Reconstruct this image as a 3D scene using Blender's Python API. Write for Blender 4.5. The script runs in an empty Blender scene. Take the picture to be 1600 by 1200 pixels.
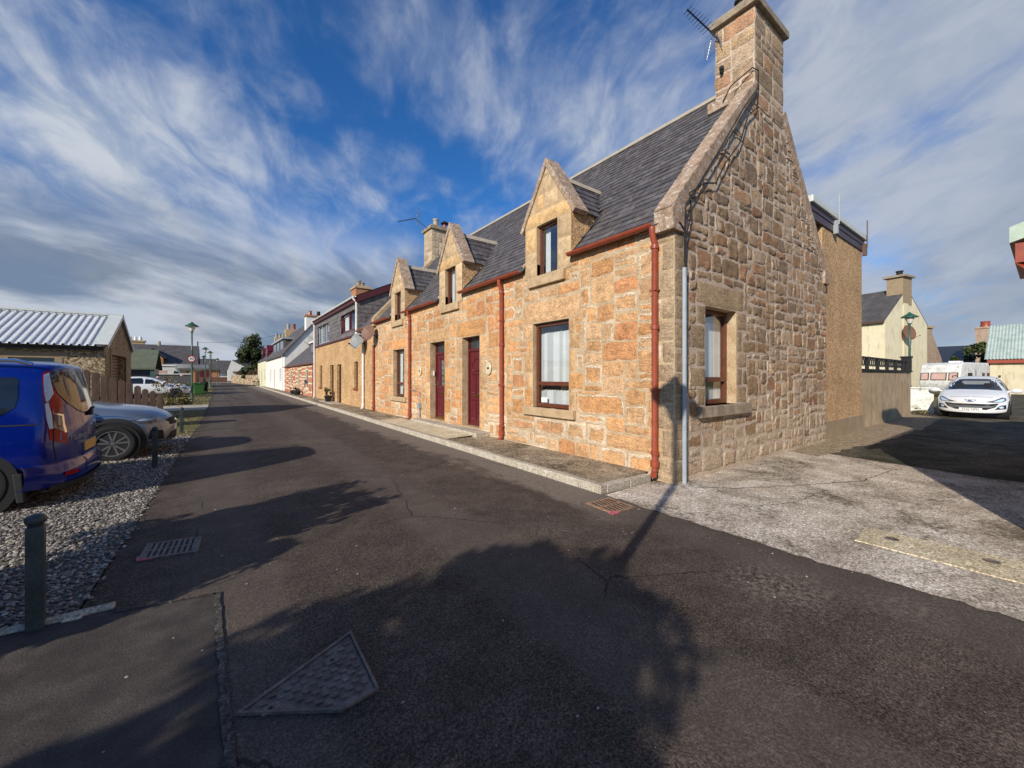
import bpy, bmesh, math, random
from math import sin, cos, pi, radians, sqrt, atan2
from mathutils import Vector, Matrix, noise as mnoise
from mathutils.bvhtree import BVHTree
from mathutils.geometry import delaunay_2d_cdt

random.seed(11)
SC = bpy.context.scene
COL = SC.collection
WM = {}                       # world matrix of every object that can be a parent

# ------------------------------------------------------------------ materials
def ramp_set(r, cols, pos=None):
    e = r.color_ramp.elements
    n = len(cols)
    while len(e) < n: e.new(0.5)
    for i, c in enumerate(cols):
        e[i].position = pos[i] if pos else (0.28 + 0.44 * i / max(1, n - 1))
        e[i].color = (c[0], c[1], c[2], 1)

class NT:
    def __init__(self, name):
        self.m = bpy.data.materials.new(name); self.m.use_nodes = True
        self.t = self.m.node_tree; self.t.nodes.clear()
    def n(self, kind, **kw):
        nd = self.t.nodes.new(kind)
        for k, v in kw.items():
            if hasattr(nd, k): setattr(nd, k, v)
            else: nd.inputs[k.replace('_', ' ')].default_value = v
        return nd
    def l(self, a, b): self.t.links.new(a, b)
    def math(self, op, a, b=None, clamp=False):
        nd = self.t.nodes.new('ShaderNodeMath'); nd.operation = op; nd.use_clamp = clamp
        for i, x in enumerate((a, b)):
            if x is None: continue
            if isinstance(x, (int, float)): nd.inputs[i].default_value = x
            else: self.l(x, nd.inputs[i])
        return nd.outputs[0]
    def mix(self, fac, a, b, blend='MIX'):
        nd = self.t.nodes.new('ShaderNodeMix'); nd.data_type = 'RGBA'; nd.blend_type = blend
        if isinstance(fac, (int, float)): nd.inputs[0].default_value = fac
        else: self.l(fac, nd.inputs[0])
        for i, x in ((6, a), (7, b)):
            if isinstance(x, (tuple, list)): nd.inputs[i].default_value = (*x[:3], 1)
            else: self.l(x, nd.inputs[i])
        return nd.outputs[2]
    def noise(self, vec, scale, detail=4, rough=.6, dist=0):
        nd = self.t.nodes.new('ShaderNodeTexNoise')
        nd.inputs['Scale'].default_value = scale; nd.inputs['Detail'].default_value = detail
        nd.inputs['Roughness'].default_value = rough; nd.inputs['Distortion'].default_value = dist
        if vec is not None: self.l(vec, nd.inputs['Vector'])
        return nd.outputs[0]
    def ss(self, x, a, b):
        nd = self.t.nodes.new('ShaderNodeMapRange'); nd.interpolation_type = 'SMOOTHSTEP'
        nd.inputs[1].default_value = a; nd.inputs[2].default_value = b
        self.l(x, nd.inputs[0]); return nd.outputs[0]
    def coord(self, stretch=None, which='Object'):
        tc = self.t.nodes.new('ShaderNodeTexCoord')
        if stretch is None: return tc.outputs[which]
        mp = self.t.nodes.new('ShaderNodeMapping'); mp.inputs['Scale'].default_value = stretch
        self.l(tc.outputs[which], mp.inputs[0]); return mp.outputs[0]
    def finish(self, col, rough=.8, metal=0, height=None, bump=0.3, dist=.02, spec=.5, coat=0, normal=None):
        b = self.t.nodes.new('ShaderNodeBsdfPrincipled')
        if isinstance(col, (tuple, list)): b.inputs['Base Color'].default_value = (*col[:3], 1)
        else: self.l(col, b.inputs['Base Color'])
        if isinstance(rough, (int, float)): b.inputs['Roughness'].default_value = rough
        else: self.l(rough, b.inputs['Roughness'])
        b.inputs['Metallic'].default_value = metal
        b.inputs['Specular IOR Level'].default_value = spec
        b.inputs['Coat Weight'].default_value = coat
        b.inputs['Coat Roughness'].default_value = .04
        if height is not None:
            bp = self.t.nodes.new('ShaderNodeBump'); bp.inputs['Strength'].default_value = bump
            bp.inputs['Distance'].default_value = dist
            self.l(height, bp.inputs['Height']); self.l(bp.outputs[0], b.inputs['Normal'])
        o = self.t.nodes.new('ShaderNodeOutputMaterial'); self.l(b.outputs[0], o.inputs[0])
        return self.m

def gmat(name, cols, scale=4, rough=.8, bump=.25, bscale=45, dist=.01, attr=False, fine=.35, fscale=60,
         metal=0, spec=.4, coat=0, stretch=None, detail=5, streak=None):
    t = NT(name); v = t.coord(stretch)
    n1 = t.noise(v, scale, detail, .65)
    r = t.n('ShaderNodeValToRGB'); ramp_set(r, cols); t.l(n1, r.inputs[0]); c = r.outputs[0]
    if attr:
        a = t.n('ShaderNodeAttribute'); a.attribute_name = 'Col'; c = t.mix(1, c, a.outputs['Color'], 'MULTIPLY')
    if fine:
        f = t.noise(v, fscale, 3, .6)
        g = t.n('ShaderNodeValToRGB'); ramp_set(g, [(1 - fine,) * 3, (1 + fine * .6,) * 3], [.3, .7]); t.l(f, g.inputs[0])
        c = t.mix(1, c, g.outputs[0], 'MULTIPLY')
    if streak:
        s = t.noise(t.coord(streak[1]), streak[2], 4, .6)
        c = t.mix(t.ss(s, .52, .72), c, streak[0])
    h = t.noise(v, bscale, 5, .65) if bump else None
    return t.finish(c, rough, metal, h, bump, dist, spec, coat)

def flat(name, c, rough=.5, metal=0, spec=.5, coat=0, var=.12, scale=9):
    c0 = tuple(x * (1 - var) for x in c); c1 = tuple(min(1, x * (1 + var)) for x in c)
    return gmat(name, [c0, c1], scale, rough, .06, 30, .004, False, 0, metal=metal, spec=spec, coat=coat)

def harl(name, c0, c1, c2, scale=55):
    t = NT(name); v = t.coord()
    vo = t.n('ShaderNodeTexVoronoi'); vo.inputs['Scale'].default_value = scale; t.l(v, vo.inputs['Vector'])
    sep = t.n('ShaderNodeSeparateColor'); t.l(vo.outputs['Color'], sep.inputs[0])
    r = t.n('ShaderNodeValToRGB'); ramp_set(r, [c0, c1, c2], [.1, .5, .92]); t.l(sep.outputs[0], r.inputs[0])
    big = t.noise(v, 1.2, 5, .6)
    g = t.n('ShaderNodeValToRGB'); ramp_set(g, [(.78, .76, .74), (1.08, 1.08, 1.08)], [.3, .7]); t.l(big, g.inputs[0])
    c = t.mix(1, r.outputs[0], g.outputs[0], 'MULTIPLY')
    h = t.math('SUBTRACT', 1.0, vo.outputs['Distance'])
    return t.finish(c, .9, 0, h, .5, .012, .2)

def glass(name, tint=(.9, .95, 1), refl=.14):
    t = NT(name)
    tr = t.n('ShaderNodeBsdfTransparent'); tr.inputs[0].default_value = (*tint, 1)
    gl = t.n('ShaderNodeBsdfGlossy'); gl.inputs['Roughness'].default_value = .015
    lw = t.n('ShaderNodeLayerWeight'); lw.inputs[0].default_value = .35
    f = t.math('ADD', t.math('MULTIPLY', lw.outputs['Facing'], .45), refl, True)
    mx = t.n('ShaderNodeMixShader'); t.l(f, mx.inputs[0]); t.l(tr.outputs[0], mx.inputs[1]); t.l(gl.outputs[0], mx.inputs[2])
    o = t.n('ShaderNodeOutputMaterial'); t.l(mx.outputs[0], o.inputs[0]); return t.m

M = {}
# ---- ground
def road_mat():
    t = NT('asphalt'); v = t.coord()
    sp = t.n('ShaderNodeSeparateXYZ'); t.l(v, sp.inputs[0]); X, Y = sp.outputs[0], sp.outputs[1]
    big = t.noise(v, .55, 6, .65); mid = t.noise(v, 3.2, 6, .7); fin = t.noise(v, 95, 3, .7)
    r = t.n('ShaderNodeValToRGB'); ramp_set(r, [(.044, .034, .026), (.07, .054, .042), (.104, .081, .063)]); t.l(mid, r.inputs[0])
    c = r.outputs[0]
    c = t.mix(t.math('MULTIPLY', t.ss(big, .5, .68), .55), c, (.125, .095, .072))
    g = t.n('ShaderNodeValToRGB'); ramp_set(g, [(.25,) * 3, (.95,) * 3, (2.5,) * 3], [.34, .5, .7]); t.l(fin, g.inputs[0])
    c = t.mix(1, c, g.outputs[0], 'MULTIPLY')
    # pale grit that gathers along the right-hand kerb and the two wheel tracks
    edge = t.ss(X, 2.4, 3.9)
    grit = t.noise(v, 26, 6, .8); gp = t.noise(t.coord((1, .45, 1)), 2.4, 6, .7)
    m = t.math('MULTIPLY', t.ss(t.math('ADD', t.math('MULTIPLY', gp, .7), t.math('MULTIPLY', edge, .44)), .60, .72), t.ss(grit, .36, .52))
    m = t.math('MULTIPLY', m, t.ss(Y, 2.6, 3.6))
    c = t.mix(t.math('MULTIPLY', m, .8), c, (.26, .215, .165))
    vx = t.n('ShaderNodeTexVoronoi'); vx.inputs['Scale'].default_value = 13; t.l(v, vx.inputs['Vector'])
    chips = t.math('LESS_THAN', vx.outputs['Distance'], .042)
    sel = t.n('ShaderNodeSeparateColor'); t.l(vx.outputs['Color'], sel.inputs[0])
    chips = t.math('MULTIPLY', chips, t.math('GREATER_THAN', sel.outputs[0], .45))
    c = t.mix(chips, c, (.42, .38, .32))
    for (sx, sy, r0, r1, amt) in ((2.02, 4.95, .05, .28, .55), (3.25, 1.15, .1, .75, .75), (3.6, .55, .1, .5, .6), (2.6, 2.9, .05, .6, .35), (3.3, 2.75, .05, .4, .6), (1.55, -.35, .2, 1.0, .35), (.7, 6.2, .1, .9, .3)):
        dx = t.math('SUBTRACT', X, sx); dy = t.math('SUBTRACT', Y, sy)
        dd = t.math('SQRT', t.math('ADD', t.math('MULTIPLY', dx, dx), t.math('MULTIPLY', dy, dy)))
        c = t.mix(t.math('MULTIPLY', t.math('MULTIPLY', t.ss(t.math('ADD', dd, t.math('MULTIPLY', mid, .25)), r1, r0), t.ss(grit, .46, .6)), amt), c, (.3, .25, .195))
    trk = t.math('ADD', t.math('SINE', t.math('ADD', t.math('MULTIPLY', X, 3.4), t.math('MULTIPLY', big, 3))), t.math('MULTIPLY', t.noise(t.coord((1.5, .12, 1)), 2.2, 5, .6), 1.6))
    c = t.mix(t.math('MULTIPLY', t.ss(trk, .7, 1.6), .28), c, (.15, .122, .1))
    vc_ = t.n('ShaderNodeTexVoronoi'); vc_.feature = 'DISTANCE_TO_EDGE'; vc_.inputs['Scale'].default_value = .42; t.l(t.mix(.16, v, t.noise(v, 2.5, 5, .7), 'ADD'), vc_.inputs['Vector'])
    crk = t.math('MULTIPLY', t.math('LESS_THAN', vc_.outputs['Distance'], .0035), t.ss(t.noise(v, .8, 3, .5), .5, .58))
    c = t.mix(t.math('MULTIPLY', crk, .75), c, (.015, .013, .012))
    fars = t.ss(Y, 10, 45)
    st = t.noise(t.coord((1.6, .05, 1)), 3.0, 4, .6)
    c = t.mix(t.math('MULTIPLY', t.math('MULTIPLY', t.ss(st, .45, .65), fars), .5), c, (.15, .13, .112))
    h = t.math('ADD', fin, t.math('MULTIPLY', t.noise(v, 210, 2, .5), .7))
    return t.finish(c, .88, 0, h, .55, .008, .22)
def concrete_mat(name, cols, lo, hi, dark=(.06, .055, .04), scale=2.3, speck=1.0):
    t = NT(name); v = t.coord()
    a = t.noise(v, scale, 8, .72, .3); f = t.noise(v, 60, 4, .75); p = t.noise(v, 18, 6, .75)
    r = t.n('ShaderNodeValToRGB'); ramp_set(r, cols); t.l(a, r.inputs[0]); c = r.outputs[0]
    g = t.n('ShaderNodeValToRGB'); ramp_set(g, [(.3,) * 3, (1.4,) * 3], [.36, .62]); t.l(f, g.inputs[0])
    c = t.mix(1, c, g.outputs[0], 'MULTIPLY')
    m = t.math('ADD', t.math('MULTIPLY', t.noise(v, .9, 6, .7, .5), .6), t.math('MULTIPLY', p, .4))
    c = t.mix(t.ss(m, lo, hi), c, dark)
    gr = t.n('ShaderNodeValToRGB'); ramp_set(gr, [(1 - .5 * speck,) * 3, (1.0,) * 3, (1 + .45 * speck,) * 3], [.38, .5, .63]); t.l(t.noise(v, 27, 5, .72), gr.inputs[0])
    c = t.mix(1, c, gr.outputs[0], 'MULTIPLY')
    return t.finish(c, .92, 0, t.math('ADD', f, p), .5, .012, .2)

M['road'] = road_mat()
M['apron'] = concrete_mat('worn_concrete', [(.3, .245, .18), (.62, .53, .42), (.9, .82, .7)], .48, .63, (.13, .105, .07), 2.3, .75)
M['slab'] = concrete_mat('concrete_slab', [(.5, .41, .26), (.68, .57, .38), (.78, .67, .49)], .6, .75, (.14, .12, .07), 2.3, .4)
M['pave'] = concrete_mat('pavement_concrete', [(.2, .155, .1), (.38, .3, .2), (.6, .5, .36)], .45, .6, (.1, .085, .05))
M['lane'] = concrete_mat('lane_surface', [(.06, .05, .035), (.13, .11, .075), (.22, .19, .14)], .45, .58, (.035, .035, .02))
M['litter'] = concrete_mat('lane_edge_gravel', [(.2, .15, .09), (.36, .28, .18), (.5, .42, .3)], .52, .66, (.09, .08, .045), 6)
M['kerb'] = concrete_mat('kerb_stone', [(.38, .33, .25), (.52, .46, .36), (.62, .56, .46)], .58, .72, (.2, .16, .11), 5, .3)
M['patch'] = gmat('asphalt_patch', [(.038, .032, .028), (.066, .055, .047), (.105, .088, .073)], 4, .8, .6, 90, .008, fine=.5, fscale=110, spec=.3)
M['edging'] = concrete_mat('worn_edging', [(.06, .053, .046), (.12, .105, .09), (.2, .175, .15)], .45, .6, (.05, .045, .04), 9)
M['verge'] = gmat('grass_verge', [(.06, .06, .015), (.15, .13, .04), (.28, .23, .1)], 6, .95, .8, 60, .03, fine=.5, fscale=40)
M['palegravel'] = gmat('pale_gravel', [(.3, .27, .2), (.5, .46, .38), (.65, .6, .5)], 9, .95, .8, 70, .02, fine=.5, fscale=50)
M['soil'] = gmat('soil', [(.035, .03, .02), (.07, .06, .04), (.12, .1, .065)], 5, .95, .7, 50, .02, fine=.5)
M['gravelbed'] = gmat('gravel_bed', [(.07, .06, .05), (.17, .15, .12), (.3, .27, .22)], 30, .95, .9, 50, .03, fine=.5, fscale=80)
# ---- masonry
M['mortar_front'] = gmat('pale_pointing', [(.36, .24, .135), (.52, .385, .235), (.66, .52, .35)], 3.5, .95, .7, 60, .012, fine=.35, fscale=45)
M['mortar_gable'] = gmat('buff_pointing', [(.4, .3, .215), (.57, .45, .34), (.72, .59, .47)], 2.2, .95, .9, 38, .018, fine=.4, fscale=40)
def masonry(name, mortar, lo=.62, hi=.98, bump=1.1):
    t = NT(name); v = t.coord()
    a = t.n('ShaderNodeAttribute'); a.attribute_name = 'Col'
    n1 = t.noise(v, 9, 5, .65); r = t.n('ShaderNodeValToRGB'); ramp_set(r, [(.78, .75, .72), (1.13, 1.12, 1.1), (1.42, 1.38, 1.3)]); t.l(n1, r.inputs[0])
    st = t.mix(1, r.outputs[0], a.outputs['Color'], 'MULTIPLY')
    bed = t.noise(t.coord((1, 1, 5)), 7, 5, .7, .6)
    g = t.n('ShaderNodeValToRGB'); ramp_set(g, [(.62, .58, .55), (1.06, 1.06, 1.06), (1.22, 1.18, 1.12)], [.3, .5, .72]); t.l(bed, g.inputs[0])
    st = t.mix(.75, st, t.mix(1, st, g.outputs[0], 'MULTIPLY'))
    mr = t.n('ShaderNodeValToRGB'); ramp_set(mr, mortar); t.l(t.noise(v, 6, 6, .7), mr.inputs[0])
    ed = t.math('ADD', t.math('MINIMUM', a.outputs['Alpha'], 1.5), t.math('MULTIPLY', t.math('SUBTRACT', t.math('ADD', t.math('MULTIPLY', t.noise(v, 16, 6, .7), .6), t.math('MULTIPLY', t.noise(v, 5.5, 4, .65), .4)), .5), 3.0))
    m = t.ss(ed, lo, hi)
    c = t.mix(m, mr.outputs[0], st)
    wx = t.n('ShaderNodeValToRGB'); ramp_set(wx, [(.74, .7, .66), (1.0, 1.0, 1.0), (1.1, 1.08, 1.04)], [.3, .52, .72]); t.l(t.noise(v, 1.1, 6, .68, .4), wx.inputs[0])
    c = t.mix(1, c, wx.outputs[0], 'MULTIPLY')
    f = t.noise(v, 75, 3, .65); fg = t.n('ShaderNodeValToRGB'); ramp_set(fg, [(.5,) * 3, (1.3,) * 3], [.33, .67]); t.l(f, fg.inputs[0])
    c = t.mix(1, c, fg.outputs[0], 'MULTIPLY')
    h = t.math('ADD', t.math('ADD', t.math('MULTIPLY', bed, .6), t.noise(v, 34, 5, .68)), t.math('MULTIPLY', m, .35))
    return t.finish(c, .92, 0, h, bump, .02, .25)
M['stone_front'] = masonry('front_masonry', [(.54, .4, .25), (.74, .59, .41), (.9, .78, .6)])
M['stone_gable'] = masonry('gable_masonry', [(.43, .33, .23), (.59, .47, .35), (.74, .62, .49)], .46, .85, 1.3)
M['stone'] = gmat('sandstone', [(.66, .64, .62), (1, 1, 1), (1.28, 1.25, 1.2)], 9, .92, .9, 32, .016, attr=True, fine=.3, fscale=75)
M['ashlar'] = gmat('dressed_sandstone', [(.37, .255, .145), (.49, .35, .2), (.6, .44, .27)], 5, .9, .6, 55, .008, fine=.3, fscale=85)
M['ashlar_grey'] = gmat('weathered_sandstone', [(.2, .155, .11), (.33, .265, .19), (.46, .38, .28)], 6, .92, .8, 45, .012, fine=.4, fscale=75)
M['cope'] = gmat('lichened_coping', [(.22, .17, .12), (.4, .27, .18), (.5, .42, .33)], 7, .95, .9, 40, .014, fine=.45, fscale=60, streak=((.62, .57, .5), (1, 1, 1), 15))
M['slate'] = gmat('slate', [(.062, .056, .057), (.1, .09, .091), (.15, .134, .132)], 5, .62, .5, 40, .006, attr=True, fine=.3, fscale=70, spec=.5, streak=((.19, .175, .155), (1, 1, 1), 8))
M['slate_far'] = gmat('dark_slate', [(.06, .055, .055), (.09, .082, .08), (.13, .118, .11)], 1.6, .7, .6, 14, .02, fine=.35, fscale=16)
M['ridge'] = gmat('ridge_tile', [(.36, .31, .23), (.5, .44, .34)], 5, .9, .5, 40)
M['harl_ext'] = harl('brown_harling', (.36, .2, .09), (.56, .35, .17), (.76, .54, .32), 42)
M['harl_tan'] = harl('ochre_harling', (.36, .2, .08), (.53, .325, .15), (.74, .53, .31), 30)
M['harl_wall'] = gmat('rendered_wall', [(.38, .265, .15), (.5, .36, .21), (.6, .45, .29)], 2, .92, .8, 45, .015, fine=.4, fscale=50, streak=((.2, .15, .085), (3, 3, .4), 2.2))
M['harl_garage'] = harl('garage_pebbledash', (.17, .12, .065), (.33, .255, .15), (.56, .47, .32), 24)
M['plinth'] = gmat('plinth_render', [(.3, .22, .13), (.4, .3, .19)], 3, .9, .4, 40)
M['cream'] = gmat('cream_render', [(.74, .65, .42), (.84, .76, .54)], 1.3, .9, .3, 40, streak=((.5, .43, .26), (2, 2, .35), 2.0))
M['white'] = gmat('white_render', [(.74, .72, .66), (.84, .82, .77)], 1.3, .9, .3, 40)
M['creamw'] = gmat('cream_wall', [(.66, .62, .42), (.76, .72, .52)], 1.3, .9, .3, 40)
M['brick'] = gmat('orange_brick', [(.35, .15, .07), (.5, .25, .12)], 3, .9, .3, 30)
M['cream_garage'] = gmat('pale_render', [(.62, .54, .36), (.72, .65, .46)], 1.5, .9, .3, 40, streak=((.45, .38, .24), (2, 2, .3), 2.0))
# ---- paint, plastic, metal
M['pipe'] = flat('rust_red_paint', (.3, .062, .03), .38, var=.2)
M['burg'] = flat('burgundy_paint', (.105, .012, .016), .33, var=.12)
M['burg_fascia'] = flat('burgundy_board', (.085, .018, .022), .5)
M['brownframe'] = flat('brown_frame', (.13, .04, .02), .35, var=.2)
M['darkwood'] = flat('dark_brown_door', (.1, .05, .03), .5)
M['purple'] = flat('dark_plum_board', (.05, .028, .045), .45, var=.2)
M['whitepl'] = flat('white_plastic', (.78, .77, .73), .4, var=.04)
M['greypl'] = flat('grey_plastic', (.3, .33, .35), .4)
M['bluegrey'] = flat('grey_conduit', (.33, .38, .42), .32, spec=.6)
M['black'] = flat('black_paint', (.013, .014, .015), .35, var=.2)
M['bollard'] = gmat('bollard_paint', [(.032, .042, .042), (.052, .066, .062), (.08, .095, .088)], 6, .42, .3, 40, .004, fine=.25, fscale=50)
M['matt'] = flat('matt_black', (.012, .012, .012), .8)
M['cast'] = gmat('cast_iron', [(.07, .053, .044), (.15, .117, .098), (.25, .2, .17)], 14, .6, .6, 70, .004, fine=.35, fscale=90)
M['rustiron'] = gmat('rusty_iron', [(.16, .085, .05), (.3, .18, .11), (.42, .28, .19)], 14, .8, .6, 60, .004, fine=.4)
M['pink'] = gmat('pink_marking_paint', [(.12, .06, .06), (.5, .13, .15), (.62, .16, .18)], 30, .9, .4, 60, fine=.4)
M['steel'] = flat('brushed_metal', (.55, .55, .56), .28, 1)
M['brass'] = flat('brass', (.5, .32, .09), .3, 1)
M['copper'] = gmat('brown_dish', [(.15, .075, .045), (.25, .13, .085)], 6, .6, .2, 30)
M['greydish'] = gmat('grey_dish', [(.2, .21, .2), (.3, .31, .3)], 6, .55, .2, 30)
M['green'] = flat('green_paint', (.06, .12, .09), .4, var=.25, scale=3)
M['hat'] = flat('green_lamp_hat', (.02, .1, .05), .4)
M['lampglass'] = flat('frosted_lantern', (.72, .7, .62), .25, var=.03)
M['bin'] = flat('green_bin_plastic', (.06, .2, .045), .45)
M['rooft'] = gmat('box_profile_roof', [(.62, .63, .62), (.74, .75, .74)], 3, .4, .1, 20, fine=.1)
M['roofedge'] = flat('roof_flashing', (.6, .63, .58), .45)
M['corr'] = gmat('green_corrugated', [(.3, .38, .34), (.42, .5, .45), (.52, .58, .53)], 2, .5, .2, 20, fine=.15, stretch=(1, 1, .3))
M['corr_l'] = flat('pale_green_flashing', (.4, .5, .4), .5)
M['felt'] = gmat('green_felt', [(.1, .115, .075), (.15, .165, .11)], 3, .9, .4, 20, fine=.2)
M['fence'] = gmat('weathered_timber', [(.055, .03, .022), (.1, .06, .043), (.155, .1, .075)], 3, .8, .7, 25, .012, fine=.35, fscale=30, stretch=(3, 3, .5))
M['shutter'] = flat('shutter_brown', (.14, .065, .04), .5)
M['glass'] = glass('window_glass')
M['darkglass'] = flat('dark_glass', (.012, .015, .018), .03, spec=.9, var=.05)
M['skyglass'] = flat('dark_pane', (.03, .035, .04), .05, spec=.9, var=.05)
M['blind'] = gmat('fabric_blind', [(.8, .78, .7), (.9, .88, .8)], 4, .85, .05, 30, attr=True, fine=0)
M['curtain'] = gmat('pink_curtain', [(.5, .3, .24), (.68, .48, .4)], 5, .85, .2, 20, stretch=(4, 4, .3))
M['dark'] = flat('dark_interior', (.02, .018, .016), .9)
M['plaque'] = flat('ivory_plaque', (.62, .54, .36), .35, var=.04)
M['grey_far'] = gmat('grey_boards', [(.09, .09, .09), (.15, .15, .15)], 3, .9, .3, 20, stretch=(6, 6, 1))
M['boat'] = flat('pale_hull', (.6, .58, .54), .45)
M['carav'] = gmat('caravan_white', [(.62, .62, .57), (.8, .8, .76)], 2.5, .45, .1, 20, fine=.12, streak=((.35, .37, .26), (1, 1, 1), 6))
M['bark'] = gmat('bark', [(.05, .035, .025), (.1, .075, .05)], 8, .9, .8, 30)
def leafm(name, cols, tr=.25):
    t = NT(name); v = t.coord()
    a = t.n('ShaderNodeAttribute'); a.attribute_name = 'Col'
    n = t.noise(v, 3, 3, .6); r = t.n('ShaderNodeValToRGB'); ramp_set(r, cols); t.l(n, r.inputs[0])
    c = t.mix(1, r.outputs[0], a.outputs['Color'], 'MULTIPLY')
    return t.finish(c, .6, 0, None, spec=.3)
M['leaf'] = leafm('dark_leaf', [(.03, .045, .014), (.06, .08, .024), (.1, .115, .04)])
M['leafy'] = leafm('yellow_leaf', [(.09, .09, .02), (.2, .17, .05), (.3, .24, .09)])
M['hedge'] = leafm('brown_hedge', [(.09, .05, .025), (.16, .09, .045), (.22, .14, .07)])
M['petal'] = flat('pale_pink_petal', (.75, .5, .48), .7)
M['pebble'] = gmat('pebble', [(.75, .75, .75), (1.1, 1.1, 1.1)], 20, .85, .4, 60, .004, attr=True, fine=.2)
# car paint
def paint(name, c, metal=.0, rough=.22, coat=.8):
    t = NT(name); v = t.coord(); d = t.noise(v, 2.5, 5, .6)
    r = t.n('ShaderNodeValToRGB'); ramp_set(r, [tuple(x * .92 for x in c), c]); t.l(d, r.inputs[0])
    rr = t.n('ShaderNodeMapRange'); rr.inputs[3].default_value = rough * .8; rr.inputs[4].default_value = rough * 1.4
    t.l(t.noise(v, 7, 5, .7), rr.inputs[0])
    return t.finish(r.outputs[0], rr.outputs[0], metal, None, spec=.5, coat=coat)
M['blue'] = paint('deep_blue_paint', (.0015, .013, .19), .0, .15, .5)
M['silver'] = paint('blue_grey_paint', (.2, .25, .31), .45, .3)
M['carwhite'] = paint('white_car_paint', (.78, .79, .78), 0, .3)
M['tyre'] = flat('tyre_rubber', (.014, .014, .014), .85, var=.2)
M['alloy'] = flat('alloy', (.5, .5, .51), .3, .8)
M['cladding'] = flat('black_cladding', (.02, .021, .023), .6)
M['red'] = flat('red_lens', (.3, .004, .006), .2, spec=.25, var=.1)
M['lens'] = flat('clear_lens', (.5, .66, .82), .2, spec=.3, var=.1)
M['lensdark'] = flat('smoked_lens', (.1, .09, .085), .1, coat=1)
M['chrome'] = flat('chrome', (.75, .75, .76), .1, 1, var=.02)
M['yplate'] = flat('yellow_plate', (.7, .45, .12), .4, var=.05)
M['wplate'] = flat('white_plate', (.8, .8, .77), .4, var=.03)
M['ink'] = flat('black_ink', (.015, .015, .015), .6)

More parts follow.
